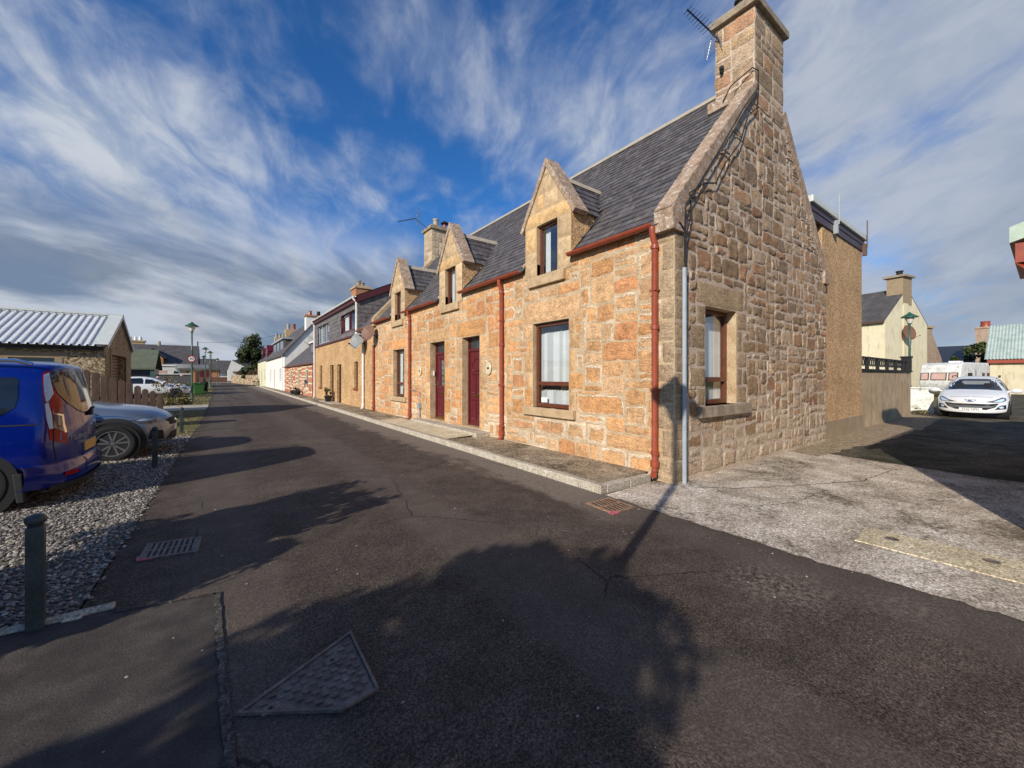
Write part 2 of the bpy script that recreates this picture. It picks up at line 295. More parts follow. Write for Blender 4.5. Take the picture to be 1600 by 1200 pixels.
# ------------------------------------------------------------------ mesh builder
class MB:
    def __init__(s): s.v = []; s.f = []; s.m = []; s.c = []; s.M = None
    def add(s, vs, fs, m=0, col=(1, 1, 1)):
        o = len(s.v)
        for p in vs:
            p = Vector(p)
            s.v.append(s.M @ p if s.M is not None else p); s.c.append(col)
        for f in fs: s.f.append([i + o for i in f]); s.m.append(m)
        return s
    def box(s, x0, x1, y0, y1, z0, z1, m=0, col=(1, 1, 1)):
        return s.add([(x0, y0, z0), (x1, y0, z0), (x1, y1, z0), (x0, y1, z0), (x0, y0, z1), (x1, y0, z1), (x1, y1, z1), (x0, y1, z1)],
              [(0, 3, 2, 1), (4, 5, 6, 7), (0, 1, 5, 4), (1, 2, 6, 5), (2, 3, 7, 6), (3, 0, 4, 7)], m, col)
    def prism(s, poly, ax, a, b, m=0, col=(1, 1, 1)):
        n = len(poly)
        def P(p, t): return {'x': (t, p[0], p[1]), 'y': (p[0], t, p[1]), 'z': (p[0], p[1], t)}[ax]
        vs = [P(p, a) for p in poly] + [P(p, b) for p in poly]
        fs = [list(range(n))[::-1], list(range(n, 2 * n))] + [(i, (i + 1) % n, n + (i + 1) % n, n + i) for i in range(n)]
        return s.add(vs, fs, m, col)
    def quad(s, a, b, c, d, m=0, col=(1, 1, 1)): return s.add([a, b, c, d], [(0, 1, 2, 3)], m, col)
    def tube(s, pts, r, n=8, m=0, cap=True, col=(1, 1, 1)):
        pts = [Vector(p) for p in pts]; rings = []; vs = []
        rr = r if isinstance(r, (list, tuple)) else [r] * len(pts)
        up = Vector((0, 0, 1))
        for i, p in enumerate(pts):
            d = (pts[min(i + 1, len(pts) - 1)] - pts[max(i - 1, 0)]).normalized()
            if i == 0:
                a = d.cross(up)
                if a.length < 1e-3: a = d.cross(Vector((0, 1, 0)))
            else: a = a - d * a.dot(d)
            a.normalize(); b = d.cross(a).normalized()
            for k in range(n):
                t = 2 * pi * k / n; vs.append(p + (a * cos(t) + b * sin(t)) * rr[i])
        fs = []
        for i in range(len(pts) - 1):
            for k in range(n):
                fs.append((i * n + k, i * n + (k + 1) % n, (i + 1) * n + (k + 1) % n, (i + 1) * n + k))
        if cap: fs += [list(range(n)), list(range((len(pts) - 1) * n, len(pts) * n))[::-1]]
        return s.add(vs, fs, m, col)
    def lathe(s, prof, n=16, at=(0, 0, 0), m=0, ax='z', col=(1, 1, 1), caps=True):
        vs = []; fs = []
        for r, z in prof:
            for k in range(n):
                t = 2 * pi * k / n; a, b = r * cos(t), r * sin(t)
                p = {'z': (a, b, z), 'y': (a, z, b), 'x': (z, a, b)}[ax]
                vs.append((p[0] + at[0], p[1] + at[1], p[2] + at[2]))
        for i in range(len(prof) - 1):
            for k in range(n): fs.append((i * n + k, i * n + (k + 1) % n, (i + 1) * n + (k + 1) % n, (i + 1) * n + k))
        if caps: fs += [list(range(n))[::-1], list(range((len(prof) - 1) * n, len(prof) * n))]
        return s.add(vs, fs, m, col)
    def text(s, body, size, mat4, m=0, ext=.002, squash=1.0):
        cu = bpy.data.curves.new('t', 'FONT'); cu.body = body; cu.size = size; cu.extrude = ext; cu.resolution_u = 3
        cu.align_x = 'CENTER'; cu.align_y = 'CENTER'
        o = bpy.data.objects.new('t', cu); COL.objects.link(o); bpy.context.view_layer.update()
        me = o.to_mesh(); old = s.M
        s.M = (old if old is not None else Matrix()) @ mat4
        s.add([(v.co.x * squash, v.co.y, v.co.z) for v in me.vertices], [list(p.vertices) for p in me.polygons], m)
        s.M = old; o.to_mesh_clear(); bpy.data.objects.remove(o); bpy.data.curves.remove(cu)
    def build(s, name, mats, parent=None, world=False, smooth=False, bevel=0, seg=2, label=None, angle=35, merge=False, bvangle=40):
        me = bpy.data.meshes.new(name)
        vs = s.v
        if world and parent is not None:
            inv = WM[parent].inverted(); vs = [inv @ p for p in vs]
        me.from_pydata([tuple(p) for p in vs], [], s.f)
        if not isinstance(mats, (list, tuple)): mats = [mats]
        for k in mats: me.materials.append(M[k])
        me.polygons.foreach_set('material_index', s.m)
        ca = me.color_attributes.new('Col', 'FLOAT_COLOR', 'POINT')
        flatc = []
        for c in s.c: flatc += [c[0], c[1], c[2], c[3] if len(c) > 3 else 1]
        ca.data.foreach_set('color', flatc)
        bm = bmesh.new(); bm.from_mesh(me)
        if merge: bmesh.ops.remove_doubles(bm, verts=bm.verts, dist=1e-5)
        bmesh.ops.recalc_face_normals(bm, faces=bm.faces)
        if bevel:
            es = [e for e in bm.edges if len(e.link_faces) == 2 and e.calc_face_angle(0) > radians(bvangle)]
            bmesh.ops.bevel(bm, geom=es, offset=bevel, segments=seg, affect='EDGES', profile=.6, clamp_overlap=True)
        bm.to_mesh(me); bm.free()
        if smooth:
            me.polygons.foreach_set('use_smooth', [True] * len(me.polygons))
            try: me.set_sharp_from_angle(angle=radians(angle))
            except Exception: pass
        o = bpy.data.objects.new(name, me); COL.objects.link(o)
        if parent is not None: o.parent = parent; WM[o] = WM[parent]
        else: WM[o] = Matrix()
        if label: o['label'] = label
        return o

def root(name, label, cat, loc=(0, 0, 0), rz=0, group=None):
    o = bpy.data.objects.new(name, None); COL.objects.link(o); o.empty_display_size = .2
    o.location = loc; o.rotation_euler = (0, 0, rz)
    WM[o] = Matrix.Translation(Vector(loc)) @ Matrix.Rotation(rz, 4, 'Z')
    o['label'] = label; o['category'] = cat
    if group: o['group'] = group
    return o
def tag(o, label, cat, group=None):
    o['label'] = label; o['category'] = cat
    if group: o['group'] = group
    return o
def kind(o, k='structure'): o['kind'] = k; return o
def dup(r, loc, rz=None, label=None, group=None):
    c = r.copy(); COL.objects.link(c); c.location = loc
    if rz is not None: c.rotation_euler = (0, 0, rz)
    if label: c['label'] = label
    if group: c['group'] = group; r['group'] = group
    for ch in list(r.children):
        d = ch.copy(); COL.objects.link(d); d.parent = c
        for g in list(ch.children):
            e = g.copy(); COL.objects.link(e); e.parent = d
    WM[c] = Matrix.Translation(Vector(loc)) @ Matrix.Rotation(c.rotation_euler.z, 4, 'Z')
    return c

def sphere_vs(r, n=8, k=5):
    vs = [(0, 0, -r)]; fs = []
    for i in range(1, k):
        a = -pi / 2 + pi * i / k
        for j in range(n): t = 2 * pi * j / n; vs.append((r * cos(a) * cos(t), r * cos(a) * sin(t), r * sin(a)))
    vs.append((0, 0, r)); top = len(vs) - 1
    for j in range(n): fs.append((0, 1 + (j + 1) % n, 1 + j)); fs.append((top, top - n + j, top - n + (j + 1) % n))
    for i in range(k - 2):
        for j in range(n): a = 1 + i * n; fs.append((a + j, a + (j + 1) % n, a + n + (j + 1) % n, a + n + j))
    return vs, fs

# ------------------------------------------------------------------ masonry tools
def pack(W, H, ok, wr, hr, rng, cell=.05, snap=.55, big=.12, mn=2):
    nx, ny = int(round(W / cell)), int(round(H / cell))
    free = [[ok((i + .5) * cell, (j + .5) * cell) for i in range(nx)] for j in range(ny)]
    out = []; lasttop = 0
    for j in range(ny):
        i = 0
        while i < nx:
            if not free[j][i]: i += 1; continue
            w = rng.uniform(*wr); h = rng.uniform(*hr)
            if rng.random() < big: w *= 1.5; h *= 1.25
            elif rng.random() < .22: w *= .5; h *= .55
            wc, hc = max(2, int(round(w / cell))), max(2, int(round(h / cell)))
            if rng.random() < snap and lasttop - j >= 2: hc = min(lasttop - j, hc + 3)
            k = 0
            while k < wc and i + k < nx and free[j][i + k]: k += 1
            e = 0
            while e <= mn and i + k + e < nx and free[j][i + k + e]: e += 1
            if e <= mn: k += e
            q = 1
            while q < hc and j + q < ny and all(free[j + q][i + a] for a in range(k)): q += 1
            for b in range(q):
                for a in range(k): free[j + b][i + a] = False
            lasttop = j + q
            out.append((i * cell, (i + k) * cell, j * cell, (j + q) * cell)); i += k
    return out

def stone(mb, s0, s1, t0, t1, P, gap, depth, col, rng, rough=.5, fine=.075, rnd=.1, m=0, mort=None, smear=.0, mw=None):
    w, h = s1 - s0 - gap, t1 - t0 - gap
    if w < .03 or h < .03: return
    cx, cy = (s0 + s1) / 2, (t0 + t1) / 2
    nx, ny = max(2, min(9, int(w / fine))), max(2, min(8, int(h / fine)))
    ex, ey = min(.35, .022 / w * 2), min(.35, .022 / h * 2)
    As = [-1, -1 + ex] + [-1 + ex + (2 - 2 * ex) * i / nx for i in range(1, nx)] + [1 - ex, 1]
    Bs = [-1, -1 + ey] + [-1 + ey + (2 - 2 * ey) * i / ny for i in range(1, ny)] + [1 - ey, 1]
    sd = rng.uniform(0, 500); tx, ty = rng.uniform(-.3, .3), rng.uniform(-.3, .3); dd = rng.uniform(.6, 1.15)
    vs = []; vc = []
    for j, b in enumerate(Bs):
        for i, a in enumerate(As):
            x = a * (1 - rnd * abs(b) ** 4); y = b * (1 - rnd * abs(a) ** 4)
            jn = mnoise.noise_vector(Vector((cx + x * w * .5, cy + y * h * .5, sd)) * 7)
            px, py = cx + x * w * .5 + jn.x * .016 * rough * 2, cy + y * h * .5 + jn.y * .014 * rough * 2
            border = i in (0, len(As) - 1) or j in (0, len(Bs) - 1)
            nz = mnoise.noise(Vector((px * 9, py * 9, sd))) * .6 + mnoise.noise(Vector((px * 24, py * 24, sd))) * .4
            n = -.006 if border else depth * dd * (.75 + .25 * (tx * a + ty * b)) + nz * depth * rough
            vs.append(P(px, py, n))
            k = 1 + .16 * mnoise.noise(Vector((px * 5, py * 11, sd + 3)))
            c = (col[0] * k, col[1] * k, col[2] * k)
            if mort is not None:
                ed = 1 if border else (.75 if (i in (1, len(As) - 2) or j in (1, len(Bs) - 2)) else 0)
                q = ed * (.35 + .9 * smear) + smear * 1.5 * max(0, mnoise.noise(Vector((px * 4.3, py * 5.1, sd * .0 + 9))) + .12) + .5 * ed * mnoise.noise(Vector((px * 13, py * 13, sd)))
                q = max(0, min(1, q)); c = tuple(c[z_] * (1 - q) + mort[z_] * q for z_ in range(3))
            if mw is not None:
                e_ = 0 if border else min((1 - abs(a)) * w * .5, (1 - abs(b)) * h * .5) + .004
                c = (col[0] * k, col[1] * k, col[2] * k, e_ / mw)
            vc.append(c)
    L = len(As); o = len(mb.v)
    for p, c in zip(vs, vc): mb.v.append(Vector(p)); mb.c.append(c)
    for j in range(len(Bs) - 1):
        for i in range(L - 1):
            mb.f.append([o + j * L + i, o + j * L + i + 1, o + (j + 1) * L + i + 1, o + (j + 1) * L + i]); mb.m.append(m)

def holed(mb, s0, s1, t0, t1, holes, P, depth, m=0, mr=None):
    """flat wall sheet with rectangular openings and their reveals; P(s,t,n)"""
    S = sorted({s0, s1, *[h[0] for h in holes], *[h[1] for h in holes]})
    T = sorted({t0, t1, *[h[2] for h in holes], *[h[3] for h in holes]})
    for i in range(len(S) - 1):
        for j in range(len(T) - 1):
            cs, ct = (S[i] + S[i + 1]) / 2, (T[j] + T[j + 1]) / 2
            if any(h[0] < cs < h[1] and h[2] < ct < h[3] for h in holes): continue
            mb.quad(P(S[i], T[j], 0), P(S[i + 1], T[j], 0), P(S[i + 1], T[j + 1], 0), P(S[i], T[j + 1], 0), m)
    q = m if mr is None else mr
    for a, b, c, d in holes:
        for (x0, y0), (x1, y1) in (((a, c), (b, c)), ((b, c), (b, d)), ((b, d), (a, d)), ((a, d), (a, c))):
            if y0 == y1 and y0 in (t0, t1): continue
            mb.quad(P(x0, y0, 0), P(x1, y1, 0), P(x1, y1, -depth), P(x0, y0, -depth), q)

def slates(mb, O, U, V, N, L, S, rng, course=.19, w=.26, skip=None, base=(1, 1, 1), var=.22, bounds=None):
    O, U, V, N = Vector(O), Vector(U).normalized(), Vector(V).normalized(), Vector(N).normalized()
    k = 0; v = 0
    while v < S:
        v1 = min(v + course, S + .01); u = -(k % 2) * w * .5
        while u < L:
            ww = w * rng.uniform(.8, 1.2); a, b = max(u, 0), min(u + ww, L); u += ww
            if b - a < .03: continue
            if bounds:
                lo, hi = bounds(v + .02); a, b = max(a, lo), min(b, hi)
                if b - a < .03: continue
            c = O + U * (a + b) / 2 + V * (v + v1) / 2
            if skip and skip(c): continue
            g = 1 + rng.uniform(-var, var); tnt = rng.uniform(-.06, .06)
            col = (base[0] * g * (1 + tnt), base[1] * g, base[2] * g * (1 - tnt * .6))
            lf = .022 + rng.uniform(-.004, .006); d = rng.uniform(-.012, .006); gp = .003
            p = [O + U * (a + gp) + V * (v + d) + N * lf, O + U * (b - gp) + V * (v + d + rng.uniform(-.004, .004)) + N * (lf + rng.uniform(-.003, .003)),
                 O + U * (b - gp) + V * (v1 + .02) + N * .006, O + U * (a + gp) + V * (v1 + .02) + N * .006]
            q = [p[0] - N * .02, p[1] - N * .02]
            mb.add(p + q, [(0, 1, 2, 3), (4, 5, 1, 0), (4, 0, 3), (5, 2, 1)], 0, col)
        v += course; k += 1

# ------------------------------------------------------------------ foliage
def leaves(mb, c, rad, n, size, rng, clumps=9, spread=.55, dark=.35, squash=1, m=0, cone=False, lower=.2):
    """leaf-sized faces gathered in clumps through a crown's volume"""
    cl = []
    for i in range(clumps):
        while True:
            p = Vector((rng.uniform(-1, 1), rng.uniform(-1, 1), rng.uniform(-1, 1)))
            if p.length < 1: break
        if cone: p.x *= (1 - (p.z + 1) * .42); p.y *= (1 - (p.z + 1) * .42)
        cl.append((p, rng.uniform(.5, 1.2)))
    for i in range(n):
        p, s = rng.choice(cl)
        d = Vector((rng.gauss(0, 1), rng.gauss(0, 1), rng.gauss(0, 1)))
        d = d / max(d.length, .01) * (rng.random() ** .45) * spread * s * .6
        q = p + d
        w = Vector((c[0] + q.x * rad[0], c[1] + q.y * rad[1], c[2] + q.z * rad[2]))
        nrm = Vector((rng.gauss(0, 1), rng.gauss(0, 1), rng.gauss(0.4, 1))).normalized()
        a = nrm.orthogonal().normalized(); b = nrm.cross(a)
        t = rng.uniform(0, 2 * pi); a, b = a * cos(t) + b * sin(t), b * cos(t) - a * sin(t)
        z = size * rng.uniform(.6, 1.4)
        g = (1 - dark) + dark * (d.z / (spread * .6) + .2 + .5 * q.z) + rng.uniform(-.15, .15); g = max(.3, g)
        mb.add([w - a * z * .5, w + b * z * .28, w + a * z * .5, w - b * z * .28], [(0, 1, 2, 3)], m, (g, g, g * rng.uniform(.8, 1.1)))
def trunk(mb, base, top, r, rng, limbs=7, spread=1.2, m=0):
    base, top = Vector(base), Vector(top); n = 6; pts = []
    for i in range(n + 1):
        f = i / n; pts.append(base.lerp(top, f) + Vector((rng.uniform(-1, 1), rng.uniform(-1, 1), 0)) * r * .5 * (0 if i == 0 else 1))
    mb.tube(pts, [r * (1 - .75 * i / n) * (1.3 if i == 0 else 1) for i in range(n + 1)], 9, m)
    for k in range(limbs):
        f = .35 + .6 * k / limbs; p = base.lerp(top, f); a = k * 2.4 + rng.uniform(-.4, .4)
        l = spread * (1.1 - f * .6) * rng.uniform(.7, 1.1)
        q = p + Vector((cos(a) * l, sin(a) * l, l * .6)); mid = p.lerp(q, .5) + Vector((0, 0, -.06 * l))
        mb.tube([p, mid, q], [r * .4 * (1 - f * .5), r * .25, r * .08], 6, m)
# ------------------------------------------------------------------ camera, sky, sun
TH = math.atan(457 / 620)
cd = bpy.data.cameras.new('camera'); cam = bpy.data.objects.new('camera', cd); COL.objects.link(cam)
cam.location = (0, 0, 1.5); cam.rotation_euler = (pi / 2, 0, -TH)
cd.sensor_width = 36; cd.lens = 36 * 620 / 1600; cd.shift_y = -12 / 1600; cd.clip_start = .05; cd.clip_end = 3000
SC.camera = cam
SC.view_settings.view_transform = 'Standard'; SC.view_settings.look = 'None'; SC.view_settings.exposure = 0; SC.view_settings.gamma = 1

ELEV = 26.0
SUNDIR = Vector((.922 * cos(radians(ELEV)), .387 * cos(radians(ELEV)), -sin(radians(ELEV)))).normalized()
sl = bpy.data.lights.new('sun', 'SUN'); sl.energy = 5.0; sl.angle = radians(.5); sl.color = (1, .91, .79)
so = bpy.data.objects.new('sun', sl); COL.objects.link(so); so.rotation_euler = SUNDIR.to_track_quat('-Z', 'Y').to_euler(); so.location = (-20, -10, 20)

wd = bpy.data.worlds.new('World'); SC.world = wd; wd.use_nodes = True
class WT(NT):
    def __init__(s): s.t = wd.node_tree; s.t.nodes.clear()
w = WT()
sky = w.n('ShaderNodeTexSky'); sky.sky_type = 'NISHITA'; sky.sun_disc = False
sky.sun_elevation = radians(ELEV); sky.sun_rotation = atan2(-.922, -.387); sky.air_density = 1.0; sky.dust_density = .4; sky.ozone_density = 2.2
tc = w.n('ShaderNodeTexCoord'); sp = w.n('ShaderNodeSeparateXYZ'); w.l(tc.outputs['Generated'], sp.inputs[0])
z = w.math('MAXIMUM', sp.outputs[2], 0.02)
zz = w.math('ADD', z, .42)
def plane(ang, sx, sy, ox=0, oy=0):
    """direction -> point on a cloud layer, turned and stretched along the wind"""
    x = w.math('DIVIDE', sp.outputs[0], zz); y = w.math('DIVIDE', sp.outputs[1], zz)
    ca, sa = cos(ang), sin(ang)
    a = w.math('ADD', w.math('MULTIPLY', x, ca * sx), w.math('MULTIPLY', y, sa * sx))
    b = w.math('ADD', w.math('MULTIPLY', x, -sa * sy), w.math('MULTIPLY', y, ca * sy))
    c = w.n('ShaderNodeCombineXYZ'); w.l(w.math('ADD', a, ox), c.inputs[0]); w.l(w.math('ADD', b, oy), c.inputs[1]); return c.outputs[0]
# high broken layer, drawn out along the wind
WIND = radians(66)
warp = w.noise(plane(WIND, .8, .8, 2.2, 5.1), 1.1, 3, .5)
P1 = plane(WIND, .95, 1.15, 3.1, 7.7)
wv = w.n('ShaderNodeVectorMath'); wv.operation = 'ADD'; w.l(P1, wv.inputs[0])
cw = w.n('ShaderNodeCombineXYZ'); w.l(w.math('MULTIPLY', warp, .9), cw.inputs[0]); w.l(w.math('MULTIPLY', warp, -.7), cw.inputs[1]); w.l(cw.outputs[0], wv.inputs[1])
hi = w.noise(wv.outputs[0], 2.7, 6, .52, .2)
hi2 = w.noise(plane(WIND, 1.5, 2.6, 1.2, 3.3), 3.8, 7, .6, .5)
big = w.noise(plane(WIND, .8, .8, 9.2, 4.4), 1.5, 3, .5)
cov = w.math('ADD', w.math('ADD', w.math('MULTIPLY', hi, .5), w.math('MULTIPLY', hi2, .20)), w.math('MULTIPLY', big, .36))
lowb = w.ss(sp.outputs[2], .62, .05)           # thicker towards the horizon
right = w.ss(w.math('ADD', w.math('MULTIPLY', sp.outputs[0], .9), w.math('MULTIPLY', sp.outputs[1], -.44)), -.1, .9)
cov = w.math('ADD', cov, w.math('ADD', w.math('MULTIPLY', lowb, .05), w.math('MULTIPLY', right, .085)))
fac = w.ss(cov, .455, .69)
# low dark banks near the horizon
lo = w.noise(plane(radians(25), .5, .8, 5.5, 6.2), .95, 6, .5, .2)
lof = w.math('MULTIPLY', w.math('MULTIPLY', w.ss(lo, .34, .52), w.ss(sp.outputs[2], .38, .2)), w.math('SUBTRACT', 1.0, w.math('MULTIPLY', right, .55)))
lofine = w.noise(plane(radians(25), .7, 1.5, 1.5, 8.2), 2.4, 7, .54, .2)
skyc = w.mix(1, sky.outputs[0], (.30, .80, 1.36), 'MULTIPLY')
hcol = w.mix(w.ss(hi2, .35, .65), (4.0, 4.7, 5.9), (6.2, 6.6, 7.2))
front = w.ss(w.math('ADD', w.math('MULTIPLY', sp.outputs[0], .593), w.math('MULTIPLY', sp.outputs[1], .805)), -.45, .1)
over = w.ss(sp.outputs[2], .93, .70)          # clouds thinned overhead and behind the camera, unseen, to cut fill light
fac = w.math('MULTIPLY', fac, w.math('MULTIPLY', w.math('ADD', w.math('MULTIPLY', front, .75), .25), over))
hcol = w.mix(w.math('MULTIPLY', right, .6), hcol, (3.5, 4.0, 5.0))
c1 = w.mix(w.math('MULTIPLY', fac, .93), skyc, hcol)

lcol = w.mix(w.ss(lofine, .40, .62), (1.95, 2.4, 3.2), (5.8, 6.1, 6.7))
c2 = w.mix(w.math('MULTIPLY', lof, .85), c1, lcol)
# bright strip right above the horizon
c3 = w.mix(w.math('MULTIPLY', w.ss(sp.outputs[2], .075, .02), .5), c2, (4.4, 5.2, 6.4))
bg = w.n('ShaderNodeBackground'); w.l(c3, bg.inputs[0]); bg.inputs[1].default_value = .1
wo = w.n('ShaderNodeOutputWorld'); w.l(bg.outputs[0], wo.inputs[0])

# ------------------------------------------------------------------ ground
def sheet(name, poly, zz, mat, res=None):
    mb = MB(); n = len(poly)
    mb.add([(p[0], p[1], zz) for p in poly], [list(range(n))])
    return kind(mb.build(name, mat))
g = MB(); g.quad((-900, -900, -.03), (900, -900, -.03), (900, 900, -.03), (-900, 900, -.03)); kind(g.build('ground', 'verge'))
# road: straight street plus the junction mouth
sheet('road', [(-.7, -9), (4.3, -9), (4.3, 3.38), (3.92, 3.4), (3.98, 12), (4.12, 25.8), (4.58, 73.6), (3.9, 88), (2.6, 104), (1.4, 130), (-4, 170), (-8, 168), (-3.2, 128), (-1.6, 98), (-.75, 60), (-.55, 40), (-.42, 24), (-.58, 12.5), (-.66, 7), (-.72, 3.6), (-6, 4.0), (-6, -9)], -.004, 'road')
# right-hand apron between road and gable, side lane, edge gravel
import itertools
def blob_edge(pts, amp, step, seed):
    rr = random.Random(seed); out = []
    for a, b in zip(pts[:-1], pts[1:]):
        a, b = Vector(a), Vector(b); n = max(1, int((b - a).length / step))
        for i in range(n): out.append(a.lerp(b, i / n) + Vector((rr.uniform(-amp, amp), rr.uniform(-amp, amp))))
    out.append(Vector(pts[-1])); return [tuple(p) for p in out]
edge = blob_edge([(3.93, 3.36), (3.9, 2.5), (3.9, 1.2), (3.97, .1), (3.95, -3)], .028, .09, 4)
sheet('concrete_apron', edge + [(9.3, -3), (9.1, .6), (9.6, 3.2), (5.0, 3.36)], .002, 'apron')
sheet('side_lane', [(9.0, -9), (53.7, -9), (53.7, 3.4), (9.4, 3.4), (8.9, .6)], -.001, 'lane')
sheet('lane_edge_gravel', blob_edge([(9.2, 3.35), (9.0, 2.6), (12, 2.3), (16, 2.15), (21, 2.3), (22.2, 3.4)], .07, .3, 7), .006, 'litter')
ds = MB(); ds.prism([(4.66, -2.5), (5.28, -2.5), (5.2, .2), (5.14, 1.09), (4.66, 1.06)], 'z', -.05, .012)
kind(ds.build('concrete_slab', 'slab', bevel=.006))
for (cx, cy, lb) in ((4.95, .86, 'small round metal cap at the near end of the pale concrete slab'), (5.0, .28, 'small round metal cap farther along the pale slab, by the right edge')):
    ring = MB(); ring.lathe([(.05, 0), (.05, .0025), (.032, .0025), (.032, .0), (.001, .0)], 16, (cx, cy, .0125), caps=False)
    tag(ring.build('access_cap', 'cast', smooth=True), lb, 'cover')
# cracks in the apron
ck = MB(); rr = random.Random(5)
def crack(pts, wd_):
    p = blob_edge(pts, .02, .07, int(pts[0][0] * 100)); n = len(p)
    for i in range(n - 1):
        a, b = Vector((*p[i], .0055)), Vector((*p[i + 1], .0055)); d = (b - a).normalized(); s = Vector((-d.y, d.x, 0)) * wd_ * rr.uniform(.5, 1.3)
        ck.quad(a - s, b - s, b + s, a + s)
crack([(5.05, 2.95), (5.6, 2.45), (6.5, 2.0), (7.4, 1.6), (8.6, 1.5)], .007)
crack([(4.75, 2.1), (5.5, 1.8), (6.4, 1.75)], .005)
kind(ck.build('apron_crack', 'soil'))
# right pavement with kerb stones
pv = MB(); kx = lambda y: 3.92 + (y - 3.4) * .0093
ys = [3.5, 12, 25, 45, 66]
for a, b in zip(ys[:-1], ys[1:]):
    pv.quad((kx(a) + .11, a, .1), (5.3, a, .1), (5.3, b, .1), (kx(b) + .11, b, .1))
kind(pv.build('pavement', 'pave'))
kb = MB(); rr = random.Random(8); y = 3.4
while y < 72:
    l = .92; j = rr.uniform(-.006, .006)
    kb.box(kx(y) + j, kx(y) + .118 + j, y + .004, y + l - .004, -.1, .102 + rr.uniform(-.004, .004)); y += l
x = 4.04
for k in range(2):
    kb.box(x, x + .47, 3.40, 3.515, -.1, .1 - .008 * k); x += .476
kind(kb.build('kerb', 'kerb', bevel=.014))
# left side: gravel bed, edging, dark patch, verge
sheet('gravel_bed', [(-12, 3.62), (-1.03, 3.63), (-.73, 3.66), (-.66, 6.85), (-.6, 11.8), (-.56, 13), (-12, 13)], .002, 'gravelbed')
sheet('grass_verge', [(-9, 13.0), (-.56, 13), (-.45, 24), (-.6, 60), (-1.3, 95), (-9, 95)], .001, 'verge')
sheet('pale_gravel_drive', blob_edge([(-7, 22.3), (-.5, 22.6), (-.45, 26.4), (-7, 26.6)], .06, .4, 3) + [(-7, 22.3)], .008, 'palegravel')
sheet('planting_bed', [(-6, 26.7), (-1.4, 26.9), (-1.3, 33), (-6, 33)], .006, 'soil')
sheet('far_road', [(-7, 118), (2, 116), (2, 150), (-9, 150)], .003, 'apron')
sheet('asphalt_patch', blob_edge([(-6, 3.66), (-1.0, 3.6), (-.5, 3.52), (-.02, 3.41), (.0, 2.7), (.03, 1.8), (.05, -3)], .008, .12, 9) + [(-6, -3)], .0, 'patch')
eg = MB(); rr = random.Random(3)
def strip(pts, wd_, zt=.006, amp=.012):
    p = blob_edge(pts, amp, .06, 12); n = len(p); L = []
    for i in range(n):
        d = (Vector(p[min(i + 1, n - 1)]) - Vector(p[max(i - 1, 0)])).normalized(); s = Vector((-d.y, d.x)) * wd_ * rr.uniform(.7, 1.15)
        L.append((Vector(p[i]) - s, Vector(p[i]) + s))
    for a, b in zip(L[:-1], L[1:]):
        eg.quad((*a[0], zt), (*b[0], zt), (*b[1], zt), (*a[1], zt))
strip([(-.55, 3.535), (-.02, 3.41)], .012)
strip([(-.015, 3.42), (.005, 2.75), (.03, 1.9), (.06, .2)], .019, .006, .006)
kind(eg.build('worn_edging', 'edging'))
ek = MB(); x = -6
while x < -.8:
    ek.box(x + .005, x + .9, 3.6, 3.66 + rr.uniform(-.01, .01), -.1, .022 + rr.uniform(-.006, .006)); x += .91
ek.box(-.78, -.69, 3.57, 3.635, -.05, .010)
kind(ek.build('gravel_kerb', 'kerb', bevel=.012))
# loose pebbles: nobody could count them
pb = MB(); rr = random.Random(21); ico = sphere_vs(1, 6, 4)
def pebbles(n, x0, x1, y0, y1, s0, s1):
    for i in range(n):
        x, y = rr.uniform(x0, x1), rr.uniform(y0, y1)
        lim = -.72 + (y - 3.6) * .015 + rr.gauss(0, .03)
        if x > lim: continue
        s = rr.uniform(s0, s1); sx, sy, sz = s * rr.uniform(.7, 1.4), s * rr.uniform(.7, 1.2), s * rr.uniform(.4, .75)
        a = rr.uniform(0, 6.28); ca, sa = cos(a), sin(a); tl = rr.uniform(-.5, .5)
        g = rr.choice([.13, .18, .25, .31, .38, .47]) * rr.uniform(.8, 1.15); c = (g, g * rr.uniform(.86, .95), g * rr.uniform(.70, .85))
        mb_v = []
        for p in ico[0]:
            px, py, pz = p[0] * sx, p[1] * sy, p[2] * sz + p[0] * sx * tl
            mb_v.append((x + px * ca - py * sa, y + px * sa + py * ca, .006 + sz * .5 + pz))
        pb.add(mb_v, ico[1], 0, c)
pebbles(11000, -2.1, -.62, 3.66, 9.0, .008, .016)
pebbles(3000, -2.6, -.58, 9.0, 13.0, .013, .023)
st = pb.build('gravel', 'pebble', smooth=True); st['kind'] = 'stuff'; st['label'] = 'loose pale pebbles of the parking strip'; st['category'] = 'gravel'
# small stones scattered on road
ch = MB()
for i in range(150):
    x, y = rr.uniform(-.4, 4.6), rr.uniform(.6, 9); s = rr.uniform(.003, .008); g = rr.uniform(.2, .5)
    ch.add([(x + p[0] * s * 1.3, y + p[1] * s, p[2] * s * .6) for p in ico[0]], ico[1], 0, (g, g * .93, g * .84))
st = ch.build('grit', 'pebble', smooth=True); st['kind'] = 'stuff'; st['label'] = 'pale grit scattered on the asphalt'; st['category'] = 'grit'

